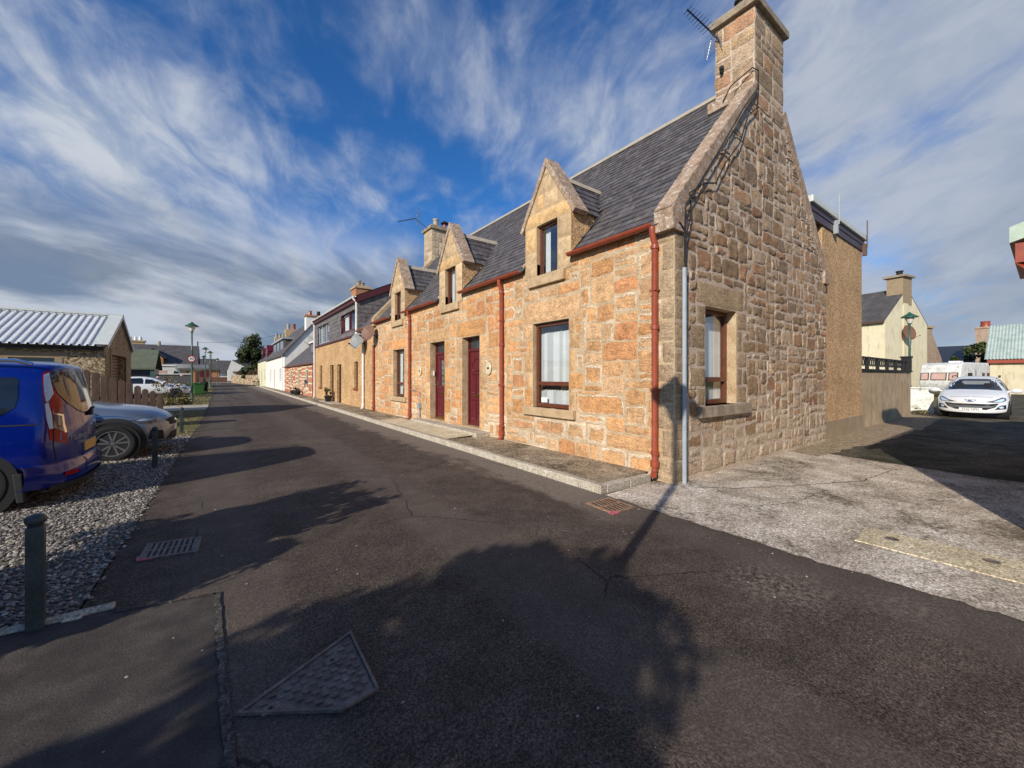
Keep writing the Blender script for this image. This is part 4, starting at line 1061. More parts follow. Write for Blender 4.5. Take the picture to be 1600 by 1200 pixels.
# doors ----------------------------------------------------------------
def door(y0, y1, t0, t1, arched, side):
    i = .17
    f = MB(); fw = .065
    X0, X1 = XF + i, XF + i + .09
    f.box(X0, X1, y0 + .003, y0 + fw, t0, t1 - .003); f.box(X0, X1, y1 - fw, y1 - .003, t0, t1 - .003)
    f.box(X0, X1, y0 + fw, y1 - fw, t1 - fw, t1 - .003); tr = t1 - .36
    f.box(X0 - .004, X1, y0 + fw, y1 - fw, tr, tr + .07)
    o = f.build('door', 'burg', cot, True, bevel=.006)
    g = MB(); g.quad((X0 + .04, y0 + fw - .01, tr + .06), (X0 + .04, y1 - fw + .01, tr + .06), (X0 + .04, y1 - fw + .01, t1 - fw + .01), (X0 + .04, y0 + fw - .01, t1 - fw + .01)); g.build('fanlight', 'skyglass', o, True)
    l = MB(); a, b = y0 + fw + .004, y1 - fw - .004; xf = X0 + .03; 
    l.box(xf, xf + .045, a, b, t0 + .03, tr - .004)
    w_ = b - a
    def panel(u0, u1, z0, z1, arch=False):
        p0, p1 = a + w_ * u0, a + w_ * u1; m_ = .028
        if arch:
            pts = [(p0, z0), (p1, z0)] + [((p0 + p1) / 2 + (p1 - p0) / 2 * cos(t), z0 + .02 + (z1 - z0) * sin(t)) for t in [pi * k / 10 for k in range(11)]]
        else: pts = [(p0, z0), (p1, z0), (p1, z1), (p0, z1)]
        cy = sum(p[0] for p in pts) / len(pts); cz = sum(p[1] for p in pts) / len(pts)
        ins = [(p[0] + (cy - p[0]) * m_ * 2 / max(.12, abs(p1 - p0)), p[1] + (cz - p[1]) * m_ * 2 / max(.12, z1 - z0)) for p in pts]
        n = len(pts); vs = [(xf - .001, *p) for p in pts] + [(xf - .028, *[(p[k] * .6 + q[k] * .4) for k in (0, 1)]) for p, q in zip(pts, ins)] + [(xf - .006, *q) for q in ins]
        fs = [(k, (k + 1) % n, n + (k + 1) % n, n + k) for k in range(n)] + [(n + k, n + (k + 1) % n, 2 * n + (k + 1) % n, 2 * n + k) for k in range(n)] + [list(range(2 * n, 3 * n))]
        l.add(vs, fs)
    hh = tr - t0
    if arched:
        panel(.16, .84, t0 + hh * .74, t0 + hh * .9, True)
        for u in ((.13, .47), (.53, .87)):
            panel(*u, t0 + hh * .44, t0 + hh * .7); panel(*u, t0 + hh * .1, t0 + hh * .36)
    else:
        panel(.14, .86, t0 + hh * .08, t0 + hh * .42)
        panel(.22, .78, t0 + hh * .5, t0 + hh * .94)
    l.build('door_leaf', 'burg', o, True)
    if not arched:
        g = MB(); g.quad((xf - .009, a + w_ * .36, t0 + hh * .54), (xf - .009, a + w_ * .64, t0 + hh * .54), (xf - .009, a + w_ * .64, t0 + hh * .9), (xf - .009, a + w_ * .36, t0 + hh * .9)); g.build('leaded_glass', 'skyglass', o, True)
        k = MB()
        for q in range(5):
            z_ = t0 + hh * (.56 + .08 * q); y_ = a + w_ * .5
            k.add([(xf - .011, y_ - .05, z_), (xf - .011, y_, z_ + .07), (xf - .011, y_ + .05, z_), (xf - .011, y_, z_ - .07), (xf - .011, y_ - .04, z_), (xf - .011, y_, z_ + .058), (xf - .011, y_ + .04, z_), (xf - .011, y_, z_ - .058)], [(0, 1, 5, 4), (1, 2, 6, 5), (2, 3, 7, 6), (3, 0, 4, 7)])
        k.build('lead_came', 'whitepl', o, True)
        dbell = MB(); dbell.box(XF - .005, XF + .01, y1 - .02, y1 + .05, t0 + 1.32, t0 + 1.46)
    lb = MB(); lb.box(xf - .024, xf - .004, a + w_ * .36, a + w_ * .66, t0 + hh * .375 + .05, t0 + hh * .375 + .11); lb.box(xf - .027, xf - .02, a + w_ * .4, a + w_ * .62, t0 + hh * .375 + .065, t0 + hh * .375 + .095)
    lb.build('letterbox', 'brass', o, True, bevel=.005)
    hd = MB(); hy = a + .055 if side > 0 else b - .055; hz = t0 + 1.06
    hd.box(xf - .012, xf, hy - .02, hy + .02, hz - .11, hz + .11); hd.tube([(xf, hy, hz), (xf - .05, hy, hz), (xf - .055, hy + (.11 if side > 0 else -.11), hz)], .011, 8)
    hd.build('door_handle', 'steel', o, True, smooth=True, bevel=.003)
    wb = MB(); wb.prism([(xf - .03, t0 + .07), (xf, t0 + .11), (xf, t0 + .035), (xf - .03, t0 + .055)], 'y', a, b); wb.build('weatherboard', 'brass' if not arched else 'burg', o, True)
    th = MB(); th.box(XF - .0, XF + .3, y0 + .002, y1 - .002, t0 - .04, t0 + .03); th.build('threshold', 'ashlar', o, True)
    return o
door(10.08, 11.03, .2, 2.5, False, -1)
door(8.22, 9.08, .2, 2.5, True, 1)
bell = MB(); bell.box(XF + .10, XF + .125, 10.975, 11.026, 1.52, 1.66); bell.build('doorbell', 'whitepl', cot, True, bevel=.006)
for yc, zc, txt in ((7.78, 1.68, '4'), (11.72, 1.66, '6')):
    p = MB()
    for k in (0,): p.add([(XF - .03, yc + .115 * cos(t), zc + .15 * sin(t)) for t in [2 * pi * i / 24 for i in range(24)]] + [(XF - .045, yc + .1 * cos(t), zc + .135 * sin(t)) for t in [2 * pi * i / 24 for i in range(24)]],
          [(i, (i + 1) % 24, 24 + (i + 1) % 24, 24 + i) for i in range(24)] + [list(range(24, 48))])
    o = p.build('house_plaque', 'plaque', cot, True, label='oval ivory plaque')
    q = MB(); q.box(XF - .0475, XF - .044, yc - .05, yc + .04, zc - .012, zc + .012); q.add([(XF - .047, yc + .05, zc + .03), (XF - .047, yc - .02, zc - .0), (XF - .047, yc - .05, zc + .04)], [(0, 1, 2)]); q.build('plaque_motif', 'ink', o, True)
stp = MB(); stp.prism([(4.70, 7.75), (XF, 7.75), (XF, 11.75), (4.76, 11.75)], 'z', .09, .2)
stp.build('doorstep', 'kerb', cot, True, bevel=.012)
pad = MB(); pad.add([(4.08, 8.0, .104), (4.70, 7.9, .14), (4.75, 12.6, .14), (4.1, 12.6, .104)], [(0, 1, 2, 3)]); kind(pad.build('entrance_ramp', 'slab'))

# gutters, downpipes ----------------------------------------------------
def gutter(parent, x, y0, y1, z, mat='pipe', r=.06):
    g = MB(); n = 8; pr = [(x + r * cos(t), z + r * sin(t)) for t in [pi + pi * i / n for i in range(n + 1)]]
    pr2 = [(x + (r - .008) * cos(t), z + .004 + (r - .008) * sin(t)) for t in [2 * pi - pi * i / n for i in range(n + 1)]]
    g.prism(pr + pr2, 'y', y0, y1)
    yy = y0 + .25
    while yy < y1: g.prism([(x + (r + .006) * cos(t), z + (r + .006) * sin(t)) for t in [pi + pi * i / n for i in range(n + 1)]], 'y', yy, yy + .04); yy += .9
    return g.build('gutter', mat, parent, True, smooth=True, angle=40)
gx = XF - .13
for a, b in ((3.34, 5.05), (6.45, 9.0), (10.42, 12.98), (14.36, 16.28)): gutter(cot, gx, a, b, EZ - .05)
def downpipe(parent, x, y, zt, zb, mat='pipe', r=.044, shoe=True, xg=None, name='downpipe'):
    p = MB(); xg = x if xg is None else xg
    pts = [(xg, y, zt)] + ([(xg, y, zt - .08), (x, y, zt - .22)] if abs(xg - x) > .01 else []) + [(x, y, zb + .06)]
    if shoe: pts += [(x - .02, y, zb + .02), (x - .075, y - .03, zb)]
    p.tube(pts, r, 12)
    z_ = zt - .3
    while z_ > zb + .2:
        p.lathe([(r, 0), (r + .014, .004), (r + .014, .055), (r, .06)], 12, (x, y, z_)); z_ -= 1.15 if z_ > zt - .5 else .9
    p.lathe([(r, 0), (r + .018, .004), (r + .018, .09), (r, .094)], 12, (x, y, zb + .1))
    for z_ in (zt - .9, zb + 1.2): p.box(x - r - .01, x + .06, y - .05, y + .05, z_, z_ + .02)
    return p.build(name, mat, parent, True, smooth=True, angle=40)
px = XF - .065
downpipe(cot, px, 3.36, EZ - .1, .1, xg=gx); downpipe(cot, px, 7.2, EZ - .1, .1, xg=gx); downpipe(cot, px, 12.47, EZ - .1, .1, xg=gx)
downpipe(cot, px, 16.25, 2.75, .1)
cdp = MB(); cdp.tube([(5.24, YG - .05, .0), (5.24, YG - .05, 3.02)], .031, 10); cdp.build('cable_conduit', 'bluegrey', cot, True, smooth=True, label='grey conduit pipe on the gable corner')
cb = MB()
def cable(pts, r=.011, sag=0): cb.tube(pts, r, 6)
cable([(5.24, YG - .06, 3.0), (5.22, YG - .06, 3.4), (5.235, YG - .07, 3.85), (5.5, YG - .07, 4.18), (6.3, YG - .075, 5.12), (7.0, YG - .07, 5.95), (7.58, YG - .06, 6.55), (7.585, YG - .06, 6.85), (7.5, YG + .0, 6.9), (7.4, YG + .32, 6.72), (7.38, YG + .45, 6.5)])
cable([(5.22, YG - .06, 3.1), (5.26, YG - .07, 3.5), (5.42, YG - .05, 3.8), (5.36, YG - .06, 4.1), (5.75, YG - .06, 4.35), (6.1, YG - .06, 4.45), (6.4, YG - .06, 4.85), (6.9, YG - .06, 5.35), (7.2, YG - .05, 5.9), (7.56, YG - .05, 6.2), (7.6, YG - .06, 6.6)])
cable([(5.22, YG - .06, 3.55), (5.12, YG - .06, 3.62), (4.98, YG + .06, 3.66), (4.96, YG + .25, 3.64)])
cb.build('cable', 'matt', cot, True, smooth=True)
ins = MB(); ins.lathe([(.02, 0), (.035, .02), (.02, .05), (.04, .07), (.04, .12), (.015, .14)], 10, (7.50, 3.62, 7.12)); ins.tube([(7.56, 3.62, 7.14), (7.5, 3.62, 7.12)], .012, 6); ins.build('insulator', 'matt', cot, True, smooth=True)
gp = MB(); gp.tube([(XF - .05, 11.7, .12), (XF - .05, 11.7, .62)], .022, 8); gp.tube([(XF - .05, 11.7, .6), (XF - .05, 11.72, 1.0), (XF - .05, 11.95, 1.05), (XF - .05, 12.4, 1.06)], .012, 6); gp.box(XF - .1, XF, 11.63, 11.76, .5, .66)
gp.build('gas_pipe', 'greypl', cot, True, smooth=True)

# aerials ---------------------------------------------------------------
def aerial(name, label, base, tip, elem, ang, mat='steel', r=.012, long=.5, mesh=True):
    base, tip = Vector(base), Vector(tip)
    o = root(name, label, 'aerial', base)
    b = MB(); b.tube([base, tip], r, 6); b.build('mast', 'black', o, True)
    bm = MB(); d = Vector(ang).normalized(); s = d.cross(Vector((0, 0, 1))).normalized(); u = s.cross(d)
    st = tip - d * .12; bm.tube([st, st + d * long], .014, 6)
    for i in range(elem):
        p = st + d * (.16 + (long - .18) * i / (elem - 1)); l = .13 - .004 * i
        bm.tube([p - s * l, p + s * l], .005, 5)
        bm.box(p.x - .012, p.x + .012, p.y - .012, p.y + .012, p.z - .012, p.z + .012)
    bm.build('boom', 'black', o, True)
    rf_ = MB()
    for k in range(7):
        for sg in (-1, 1):
            a = st + d * .02 + u * sg * .03 * 1; q = a + u * sg * (.04 + .045 * k) - d * (.0 + .02 * k)
            rf_.tube([q - s * .2, q + s * .2], .004, 4)
    for sg in (-1, 1):
        for e in (-.17, .17): rf_.tube([st + s * e * .3, st + s * e + u * sg * .33 - d * .12], .006, 4)
    rf_.build('reflector', 'steel', o, True)
    return o
aerial('tv_aerial', 'spiky grid aerial on the tall gable chimney of the corner cottage', (7.55, 3.66, 7.75), (7.42, 3.8, 8.0), 9, (-.52, .13, .19), long=.72)
aerial('tv_aerial', 'long thin aerial on the second chimney above the middle dormers', (7.52, 16.5, 8.08), (7.1, 17.0, 8.62), 9, (-.42, .9, .05), long=1.15)
# ------------------------------------------------------------------ satellite dishes
def dish(label, c, nrm, r, mat, wallpt):
    c, nrm = Vector(c), Vector(nrm).normalized()
    o = root('satellite_dish', label, 'satellite dish', c)
    q = nrm.to_track_quat('Z', 'Y').to_matrix().to_4x4(); Mx = Matrix.Translation(c) @ q
    d = MB(); d.M = Mx
    prof = [(0.001, -.09), (r * .4, -.075), (r * .75, -.04), (r, 0), (r + .006, .006), (r - .012, .006), (r * .74, -.028), (r * .4, -.062), (.001, -.078)]
    d.lathe(prof, 24); d.build('dish', mat, o, True, smooth=True, angle=50)
    a = MB(); p0 = Mx @ Vector((0, -r * .95, .0)); p1 = Mx @ Vector((0, -r * .75, r * 1.0)); a.tube([p0, p1], .012, 6); a.M = Matrix.Translation(p1) @ q; a.lathe([(.02, -.05), (.035, 0), (.03, .05)], 10)
    a.build('feed_arm', 'black', o, True, smooth=True)
    b = MB(); back = Mx @ Vector((0, 0, -.08)); b.tube([back, Vector(wallpt)], .018, 6); b.box(wallpt[0] - .02, wallpt[0] + .02, wallpt[1] - .06, wallpt[1] + .06, wallpt[2] - .08, wallpt[2] + .08)
    b.build('bracket', 'black', o, True)
    return o
dish('brown satellite dish at the edge of the stone cottage front', (XF - .36, 16.02, 3.22), (-.86, -.5, .28), .33, 'copper', (XF - .02, 16.1, 3.1))
dish('grey satellite dish on the ochre house front just left of the brown one', (XF - .38, 17.55, 3.02), (-.86, -.5, .28), .34, 'greydish', (XF - .02, 17.75, 2.9))

# ------------------------------------------------------------------ rear extension of the corner cottage
ex = root('harled_extension', 'tall brown pebbledashed flat roofed block behind the stone gable', 'building', (XB, 3.2, 0))
EX0, EX1, EY = 9.2, 14.6, 3.16
b = MB(); b.box(XB + .01, EX1, EY, 9.0, .42, 5.02); b.build('wall', 'harl_ext', ex, True)
b = MB(); b.box(10.0, XB - .003, 4.2, 9.0, 3.0, 5.02); b.build('wall', 'harl_ext', ex, True)
b = MB(); b.box(XB + .012, EX1 + .02, EY - .025, 9.0, -.1, .42); b.build('plinth', 'plinth', ex, True, bevel=.008)
b = MB(); b.box(10.4, EX1 + .06, EY - .03, 9.1, 5.02, 5.18); b.box(10.4, EX1 + .075, EY - .045, 9.1, 5.185, 5.32); b.build('fascia', 'purple', ex, True, bevel=.005)
b = MB(); b.box(10.4, EX1 + .13, EY - .1, 9.2, 5.32, 5.47); b.build('roof', 'roofedge', ex, True, bevel=.02)
for x_, z0, z1, mt in ((12.05, 4.98, 5.9, 'greypl'), (14.55, 4.9, 5.85, 'darkwood')):
    b = MB(); b.tube([(x_, EY - .13, z0 + .2), (x_, EY - .13, z1)], .014, 8); b.box(x_ - .04, x_ + .04, EY - .12, EY - .03, z0 - .02, z0 + .3)
    b.build('vent_rod', mt, ex, True)
# yard wall + screen
yw = root('yard_wall', 'brown rendered yard wall topped by an ornate dark screen', 'wall', (14.65, 3.3, 0))
b = MB(); b.box(14.605, 21.6, 3.22, 3.45, -.1, 1.66); b.build('wall', 'harl_wall', yw, True, bevel=.01)
b = MB(); b.box(14.61, 21.68, 3.17, 3.5, 1.66, 1.72); b.build('coping', 'matt', yw, True, bevel=.01)
b = MB(); zt = 2.08
b.box(14.62, 21.6, 3.3, 3.36, 2.05, 2.1)
x_ = 14.65
while x_ < 21.5:
    b.box(x_, x_ + .10, 3.29, 3.37, 1.72, 2.06)
    # scroll lattice in each bay
    n = 5
    for i in range(n):
        xc = x_ + .12 + (1.1) * (i + .5) / n; r_ = .085
        pts = [(xc + r_ * cos(t), 3.33, 1.93 + .12 * sin(t)) for t in [2 * pi * k / 10 for k in range(11)]]
        b.tube(pts, .012, 5, cap=False)
    x_ += 1.15 + .1
b.build('screen', 'matt', yw, True)
b = MB(); b.box(21.45, 21.72, 3.2, 3.47, 1.72, 2.22); b.box(21.42, 21.75, 3.17, 3.5, 2.22, 2.28); b.build('end_post', 'matt', yw, True, bevel=.01)
lw = MB(); lw.prism([(22.2, 4.6), (22.9, 2.75), (23.1, 2.83), (22.4, 4.7)], 'z', -.1, 1.0); lw.prism([(22.15, 4.6), (22.87, 2.7), (23.15, 2.82), (22.43, 4.72)], 'z', 1.0, 1.06)
tag(lw.build('low_garden_wall', 'carav', bevel=.01), 'low mossy white wall beneath the caravan', 'wall')
mv = MB(); leaves(mv, (22.4, 3.1, .1), (.35, .3, .14), 400, .06, rr, 14, .6); tag(mv.build('moss_tuft', 'leafy'), 'green weeds at the foot of the low white wall', 'weeds')

# ------------------------------------------------------------------ cream gabled house on the right
def local_house(name, label, loc, rz, w, l, eave, ridge, wall, roof, verge=.0, gable_x=True):
    """gable faces local -Y, width along X"""
    o = root(name, label, 'house', loc, rz)
    b = MB(); b.box(0, w, 0, l, -.1, eave)
    for yy in (0, l): b.add([(0, yy, eave), (w, yy, eave), (w / 2, yy, ridge)], [(0, 1, 2)])
    b.build('wall', wall, o)
    r = MB(); t = .12; ov = .12; sl_ = (ridge - eave) / (w / 2)
    for sg in (-1, 1):
        xe = w / 2 + sg * (w / 2 + ov); ze = eave - ov * sl_
        r.prism([(xe, ze), (w / 2, ridge), (w / 2, ridge + t), (xe, ze + t)], 'y', -verge, l + verge)
    r.build('roof', roof, o)
    return o
def pot(parent, p, h=.35, r=.12, mat='ridge'):
    b = MB(); b.lathe([(r, 0), (r * .82, h * .2), (r * .8, h * .8), (r, h * .86), (r, h), (r * .6, h)], 12, p); b.build('chimney_pot', mat, parent, smooth=True)
ang = atan2(5.0 - 6.1, 38.9 - 33.3)
ch_ = local_house('cream_house', 'cream gabled house with slate roof standing behind the yard wall', (44.95, 8.23, 0), ang, 7.72, 12, 6.2, 9.2, 'cream', 'slate_far', .0)  # house and its parts enlarged about the camera, baked into plain numbers
b = MB(); b.box(3.05, 4.65, -.03, 1.1, 7.8, 10.2); cs = b.build('chimney', 'plinth', ch_); b = MB(); b.box(3.1, 4.0, -.035, 0, 0, 7.9); b.build('chimney_breast', 'cream', ch_)
b = MB(); b.box(2.85, 4.85, -.22, 1.3, 10.2, 10.38); b.build('chimney_cap', 'ashlar_grey', cs, bevel=.01); pot(cs, (3.85, .5, 10.38), .5, .27, 'matt')
b = MB(); b.tube([(-.1, -.03, 0), (-.1, -.03, 0)], .01, 4); 
b = MB(); b.tube([(-.1, 2.2, .1), (-.1, 2.2, 6.1)], .1, 8); b.build('downpipe', 'darkwood', ch_)
b = MB(); b.box(-.3, -.13, -.02, 12, 6.0, 6.15); b.build('gutter', 'darkwood', ch_)
dish('brown satellite dish on the cream gable behind the lamp', (47.9, 7.2, 5.3), (-.45, -.88, .2), .66, 'copper', (48.2, 7.6, 5.1))
sc = root('stone_chimney_gable', 'brown stone gable stump with chimney right of the cream house', 'building', (55.6, 7.4, 0))  # stump scaled about the camera along with the cream house
b = MB(); b.add([(55.6, 7.5, 0), (59.7, 6.6, 0), (59.7, 6.6, 3.2), (57.5, 7.0, 5.7), (57.4, 7.0, 6.3), (55.6, 7.5, 6.3), (55.9, 10.8, 0), (60, 9.9, 0), (60, 9.9, 3.2), (57.8, 10.3, 5.7), (57.7, 10.3, 6.3), (55.9, 10.8, 6.3)],
   [(0, 1, 2, 3, 4, 5), (6, 7, 8, 9, 10, 11), (0, 6, 11, 5), (1, 2, 8, 7), (2, 3, 9, 8), (3, 4, 10, 9), (4, 5, 11, 10)]); b.build('wall', 'cope', sc, True)
b = MB(); b.prism([(55.4, 7.4), (57.5, 6.85), (57.9, 10.4), (55.8, 10.9)], 'z', 6.3, 6.5); b.build('coping', 'ashlar', sc, True); b = MB(); b.lathe([(.27, 0), (.2, .5)], 10, (56.3, 8.0, 6.5)); b.build('chimney_pot', 'pipe', sc, True)
sf = root('slate_roofed_house', 'far house with a long bluish slate roof beyond the caravan', 'house', (78, 2, 0))
b = MB(); b.box(78, 90, -4, 16, 0, 3.0); b.build('wall', 'creamw', sf, True)
b = MB(); b.prism([(77.5, 2.9), (83, 5.75), (89, 2.9)], 'y', -4.2, 16); b.build('roof', 'skyglass', sf, True)
# brick chimney house + garage with corrugated roof
gr = root('green_roofed_garage', 'pale garage with green corrugated roof and brown door down the lane', 'garage', (53.7, 3, 0))  # garage position and size scaled up about the camera, worked into these values
b = MB(); b.box(53.75, 63, -8, 3.1, -.1, 2.98); b.build('wall', 'cream_garage', gr, True)
b = MB(); n = 60
for i in range(n):
    y0, y1 = 3.4 - i * .19, 3.4 - (i + 1) * .19; ym = (y0 + y1) / 2
    A = [(53.4, y0, 2.93), (53.4, ym, 3.0), (53.4, y1, 2.93)]; B = [(58.2, y0, 6.2), (58.2, ym, 6.27), (58.2, y1, 6.2)]
    b.add(A + B, [(0, 1, 4, 3), (1, 2, 5, 4)])
b.quad((58.2, 3.4, 6.2), (58.2, -8, 6.2), (63.2, -8, 2.9), (63.2, 3.4, 2.9)); b.build('roof', 'corr', gr, True)
b = MB(); b.box(53.45, 53.65, -8, 3.25, 2.62, 2.9); b.build('fascia', 'pipe', gr, True)
b = MB(); b.box(53.69, 53.74, -4.6, .45, .05, 2.4)
for k in range(14): b.box(53.66, 53.69, -4.55, .4, .1 + k * .16, .23 + k * .16)
b.build('door', 'shutter', gr, True)
bc = root('brick_chimney', 'lone brick chimney with a red pot behind the green roof', 'chimney', (75, 6, 0))
b = MB(); b.box(74.5, 76, 4.05, 5.45, 0, 7.3); b.box(74.4, 76.1, 3.95, 5.55, 7.3, 7.5); b.build('stack', 'cope', bc, True); b = MB(); b.lathe([(.45, 0), (.38, .5), (.42, .7)], 12, (75.2, 4.7, 7.5)); b.build('chimney_pot', 'pipe', bc, True, smooth=True)
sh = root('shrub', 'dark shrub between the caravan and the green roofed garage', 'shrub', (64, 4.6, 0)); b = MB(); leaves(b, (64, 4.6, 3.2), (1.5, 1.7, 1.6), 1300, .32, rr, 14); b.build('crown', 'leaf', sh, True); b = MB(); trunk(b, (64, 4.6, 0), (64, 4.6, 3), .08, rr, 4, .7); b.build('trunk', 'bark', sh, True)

# building on the right edge of the frame (only its eave corner shows)
rb = root('stone_outbuilding', 'stone building at the right edge with green roof flashing and red fascia', 'building', (10.6, .3, 0))
OX, OY = 10.45, .36
b = MB(); b.box(OX + .25, 12.2, -2.6, OY - .25, -.1, 3.3); b.build('wall', 'cope', rb, True)
b = MB(); b.box(OX + .06, 12.35, -2.7, OY - .015, 3.36, 3.68); b.add([(OX + .06, OY - .015, 3.36), (OX + .25, OY - .25, 3.1), (OX + .25, OY - .25, 3.36)], [(0, 1, 2)]); b.build('fascia', 'pipe', rb, True, bevel=.006)
b = MB(); b.add([(OX, OY + .04, 3.69), (12.45, OY + .04, 3.69), (12.45, -1.2, 4.2), (OX, -1.2, 4.2), (OX, OY + .04, 3.95), (12.45, OY + .04, 3.95), (12.45, -1.2, 4.5), (OX, -1.2, 4.5), (OX, -2.8, 3.7), (12.45, -2.8, 3.7)], [(0, 1, 5, 4), (4, 5, 6, 7), (0, 4, 7, 3), (1, 2, 6, 5), (7, 6, 9, 8), (0, 3, 2, 1)]); b.build('roof', 'corr_l', rb, True)

# opposite corner house: outside the frame, throws the long shadow over the lane
oc = root('corner_house', 'rendered house on the opposite corner of the lane', 'house', (4.0, -.6, 0))
b = MB(); b.box(4.15, 10.2, -7, -.75, -.1, 3.55); b.add([(4.15, -.75, 3.55), (4.15, -7, 3.55), (4.15, -3.9, 5.6)], [(0, 1, 2)]); b.add([(10.2, -.75, 3.55), (10.2, -7, 3.55), (10.2, -3.9, 5.6)], [(0, 1, 2)]); b.build('wall', 'harl_wall', oc, True)
b = MB(); b.prism([(-.59, 3.55), (-.59, 3.68), (-3.9, 5.85), (-7.2, 3.68), (-7.2, 3.55), (-3.9, 5.7)], 'x', 4.0, 10.3); b.build('roof', 'slate_far', oc, True)

# ------------------------------------------------------------------ terrace further along the street
# ochre harled house with slate clad upper floor
hh_ = root('ochre_house', 'ochre harled house with slate clad upper floor and white gutter', 'house', (XF, YE, 0))
Y0, Y1 = YE + .004, 28.9
PO = lambda s, t, n: (XF + .012 - n, s, t)
oh = [(18.78, 19.42, .94, 2.18), (21.86, 22.82, .1, 2.13), (23.58, 24.52, .1, 2.13), (26.64, 27.41, .82, 2.16)]
b = MB(); holed(b, Y0, Y1, -.1, 3.38, oh, PO, .22); b.quad((XF + .012, Y1, -.1), (XB, Y1, -.1), (XB, Y1, 5), (XF + .012, Y1, 3.38))
b.quad((XB, Y0, 0), (XB, Y1, 0), (XB, Y1, 5), (XB, Y0, 5)); b.build('wall', 'harl_tan', hh_, True)
for (a, c, d, e) in (oh[0], oh[3]):
    window(hh_, PO, a, c, d, e, .1, blind='curtain', fw=.06)
    s = MB(); s.box(XF - .04, XF + .15, a - .05, c + .05, d - .09, d); s.build('sill', 'pipe', hh_, True)
for (a, c, d, e), mt in ((oh[1], 'darkwood'), (oh[2], 'darkwood')):
    s = MB(); s.box(XF + .2, XF + .25, a, c, d, e); s.box(XF + .13, XF + .2, a, a + .07, d, e); s.box(XF + .13, XF + .2, c - .07, c, d, e); s.box(XF + .13, XF + .2, a + .07, c - .07, e - .08, e); o = s.build('door', mt, hh_, True, bevel=.006)
    s = MB(); s.box(XF + .185, XF + .199, a + .2, c - .2, d + 1.0, e - .35); s.build('door_glass', 'skyglass', o, True)
    s = MB(); s.tube([(XF + .2, a + .13, d + 1.0), (XF + .14, a + .13, d + 1.0), (XF + .14, a + .24, d + 1.0)], .012, 6); s.build('door_handle', 'steel', o, True)
vj = MB(); vj.box(XF + .006, XF + .014, 23.18, 23.21, .1, 3.38); vj.build('movement_joint', 'plinth', hh_, True)
# slate clad box
D0, D1, ZB, ZT = 18.66, 28.75, 3.42, 5.0
PD = lambda s, t, n: (XF + .0 - n, s, t)
dh = [(18.98, 21.84, 3.68, 4.66), (24.68, 27.82, 3.5, 4.68)]
b = MB(); holed(b, D0, D1, ZB, ZT, dh, PD, .16)
b.add([(XF, D0, ZB), (XF + 3.2, D0, ZB), (XF + 3.2, D0, 6.3), (XF, D0, ZT)], [(0, 1, 2, 3)]); b.quad((XF, D1, ZB), (XB, D1, ZB), (XB, D1, 6), (XF, D1, ZT))
inh = lambda c: any(a - .03 < c.y < bb + .03 and cc - .06 < c.z < d + .04 for a, bb, cc, d in dh)
o = b.build('upper_floor', 'slate_far', hh_, True)
b = MB(); slates(b, (XF - .002, D0, ZB), (0, 1, 0), (0, 0, 1), (-1, 0, 0), D1 - D0, ZT - ZB - .05, random.Random(3), .2, .3, inh, (1.5, 1.46, 1.4))
slates(b, (XF, D0 - .002, ZB), (1, 0, 0), (0, 0, 1), (0, -1, 0), 3.2, 2.6, random.Random(4), .2, .3, lambda c: c.z > ZT - .1 + (c.x - XF) * .48, (1.45, 1.4, 1.35))
b.build('slate_cladding', 'slate', o, True)
window(hh_, PD, *dh[0], .05, frame='burg', fw=.09, mull=(20.4,), blind='curtain', fd=.08)
window(hh_, PD, *dh[1], .05, frame='greypl', fw=.07, mull=(25.7, 26.8), blind='curtain', fd=.08)
b = MB(); b.box(XF - .13, XF - .1, D0 - .12, D1 + .1, ZT - .1, ZT + .12); b.add([(XF - .13, D0 - .12, ZT - .16), (XF + 3.2, D0 - .12, ZT + 1.4), (XF + 3.2, D0 - .12, ZT + 1.72), (XF - .13, D0 - .12, ZT + .14), (XF - .13, D0 - .09, ZT - .16), (XF + 3.2, D0 - .09, ZT + 1.4), (XF + 3.2, D0 - .09, ZT + 1.72), (XF - .13, D0 - .09, ZT + .14)],
    [(0, 1, 2, 3), (7, 6, 5, 4), (0, 4, 5, 1), (3, 2, 6, 7), (0, 3, 7, 4), (1, 5, 6, 2)]); b.box(XF - .1, XF - .002, D0 - .05, D1, ZT - .12, ZT - .06); b.build('fascia', 'burg_fascia', hh_, True)
b = MB(); b.quad((XF - .14, D0 - .14, ZT + .15), (XF - .14, D1 + .12, ZT + .15), (XF + 3.3, D1 + .12, ZT + 1.78), (XF + 3.3, D0 - .14, ZT + 1.78)); b.quad((XF + 3.3, D0 - .14, ZT + 1.78), (XF + 3.3, D1 + .12, ZT + 1.78), (XB + .2, D1 + .12, 4.6), (XB + .2, D0 - .14, 4.6)); b.build('roof', 'slate_far', hh_, True)
b = MB(); b.box(XF - .06, XF + .05, D0, D1, 3.36, 3.44); b.build('drip_band', 'burg_fascia', hh_, True)
gutter(hh_, XF - .19, D0 - .15, D1 + .1, ZT + .12, 'whitepl', .065)
b = MB(); b.add([(XF, YE + .01, 3.6), (XF, D0, 3.6), (XF + 2.9, D0, 6.8), (XF + 2.9, YE + .01, 6.8)], [(0, 1, 2, 3)]); slates(b, (XF - .05, YE + .03, 3.44), (0, 1, 0), (1 / ln, 0, SL / ln), (-SL / ln, 0, 1 / ln), D0 - YE - .06, 4.2, random.Random(9), .19, .28); b.build('lower_roof', 'slate', hh_, True)
gutter(hh_, gx, YE + .05, D0 - .05, 3.55, 'pipe', .05)
downpipe(hh_, XF - .06, D0 + .1, ZT + .1, 3.3, 'whitepl', .045, False, XF - .19)
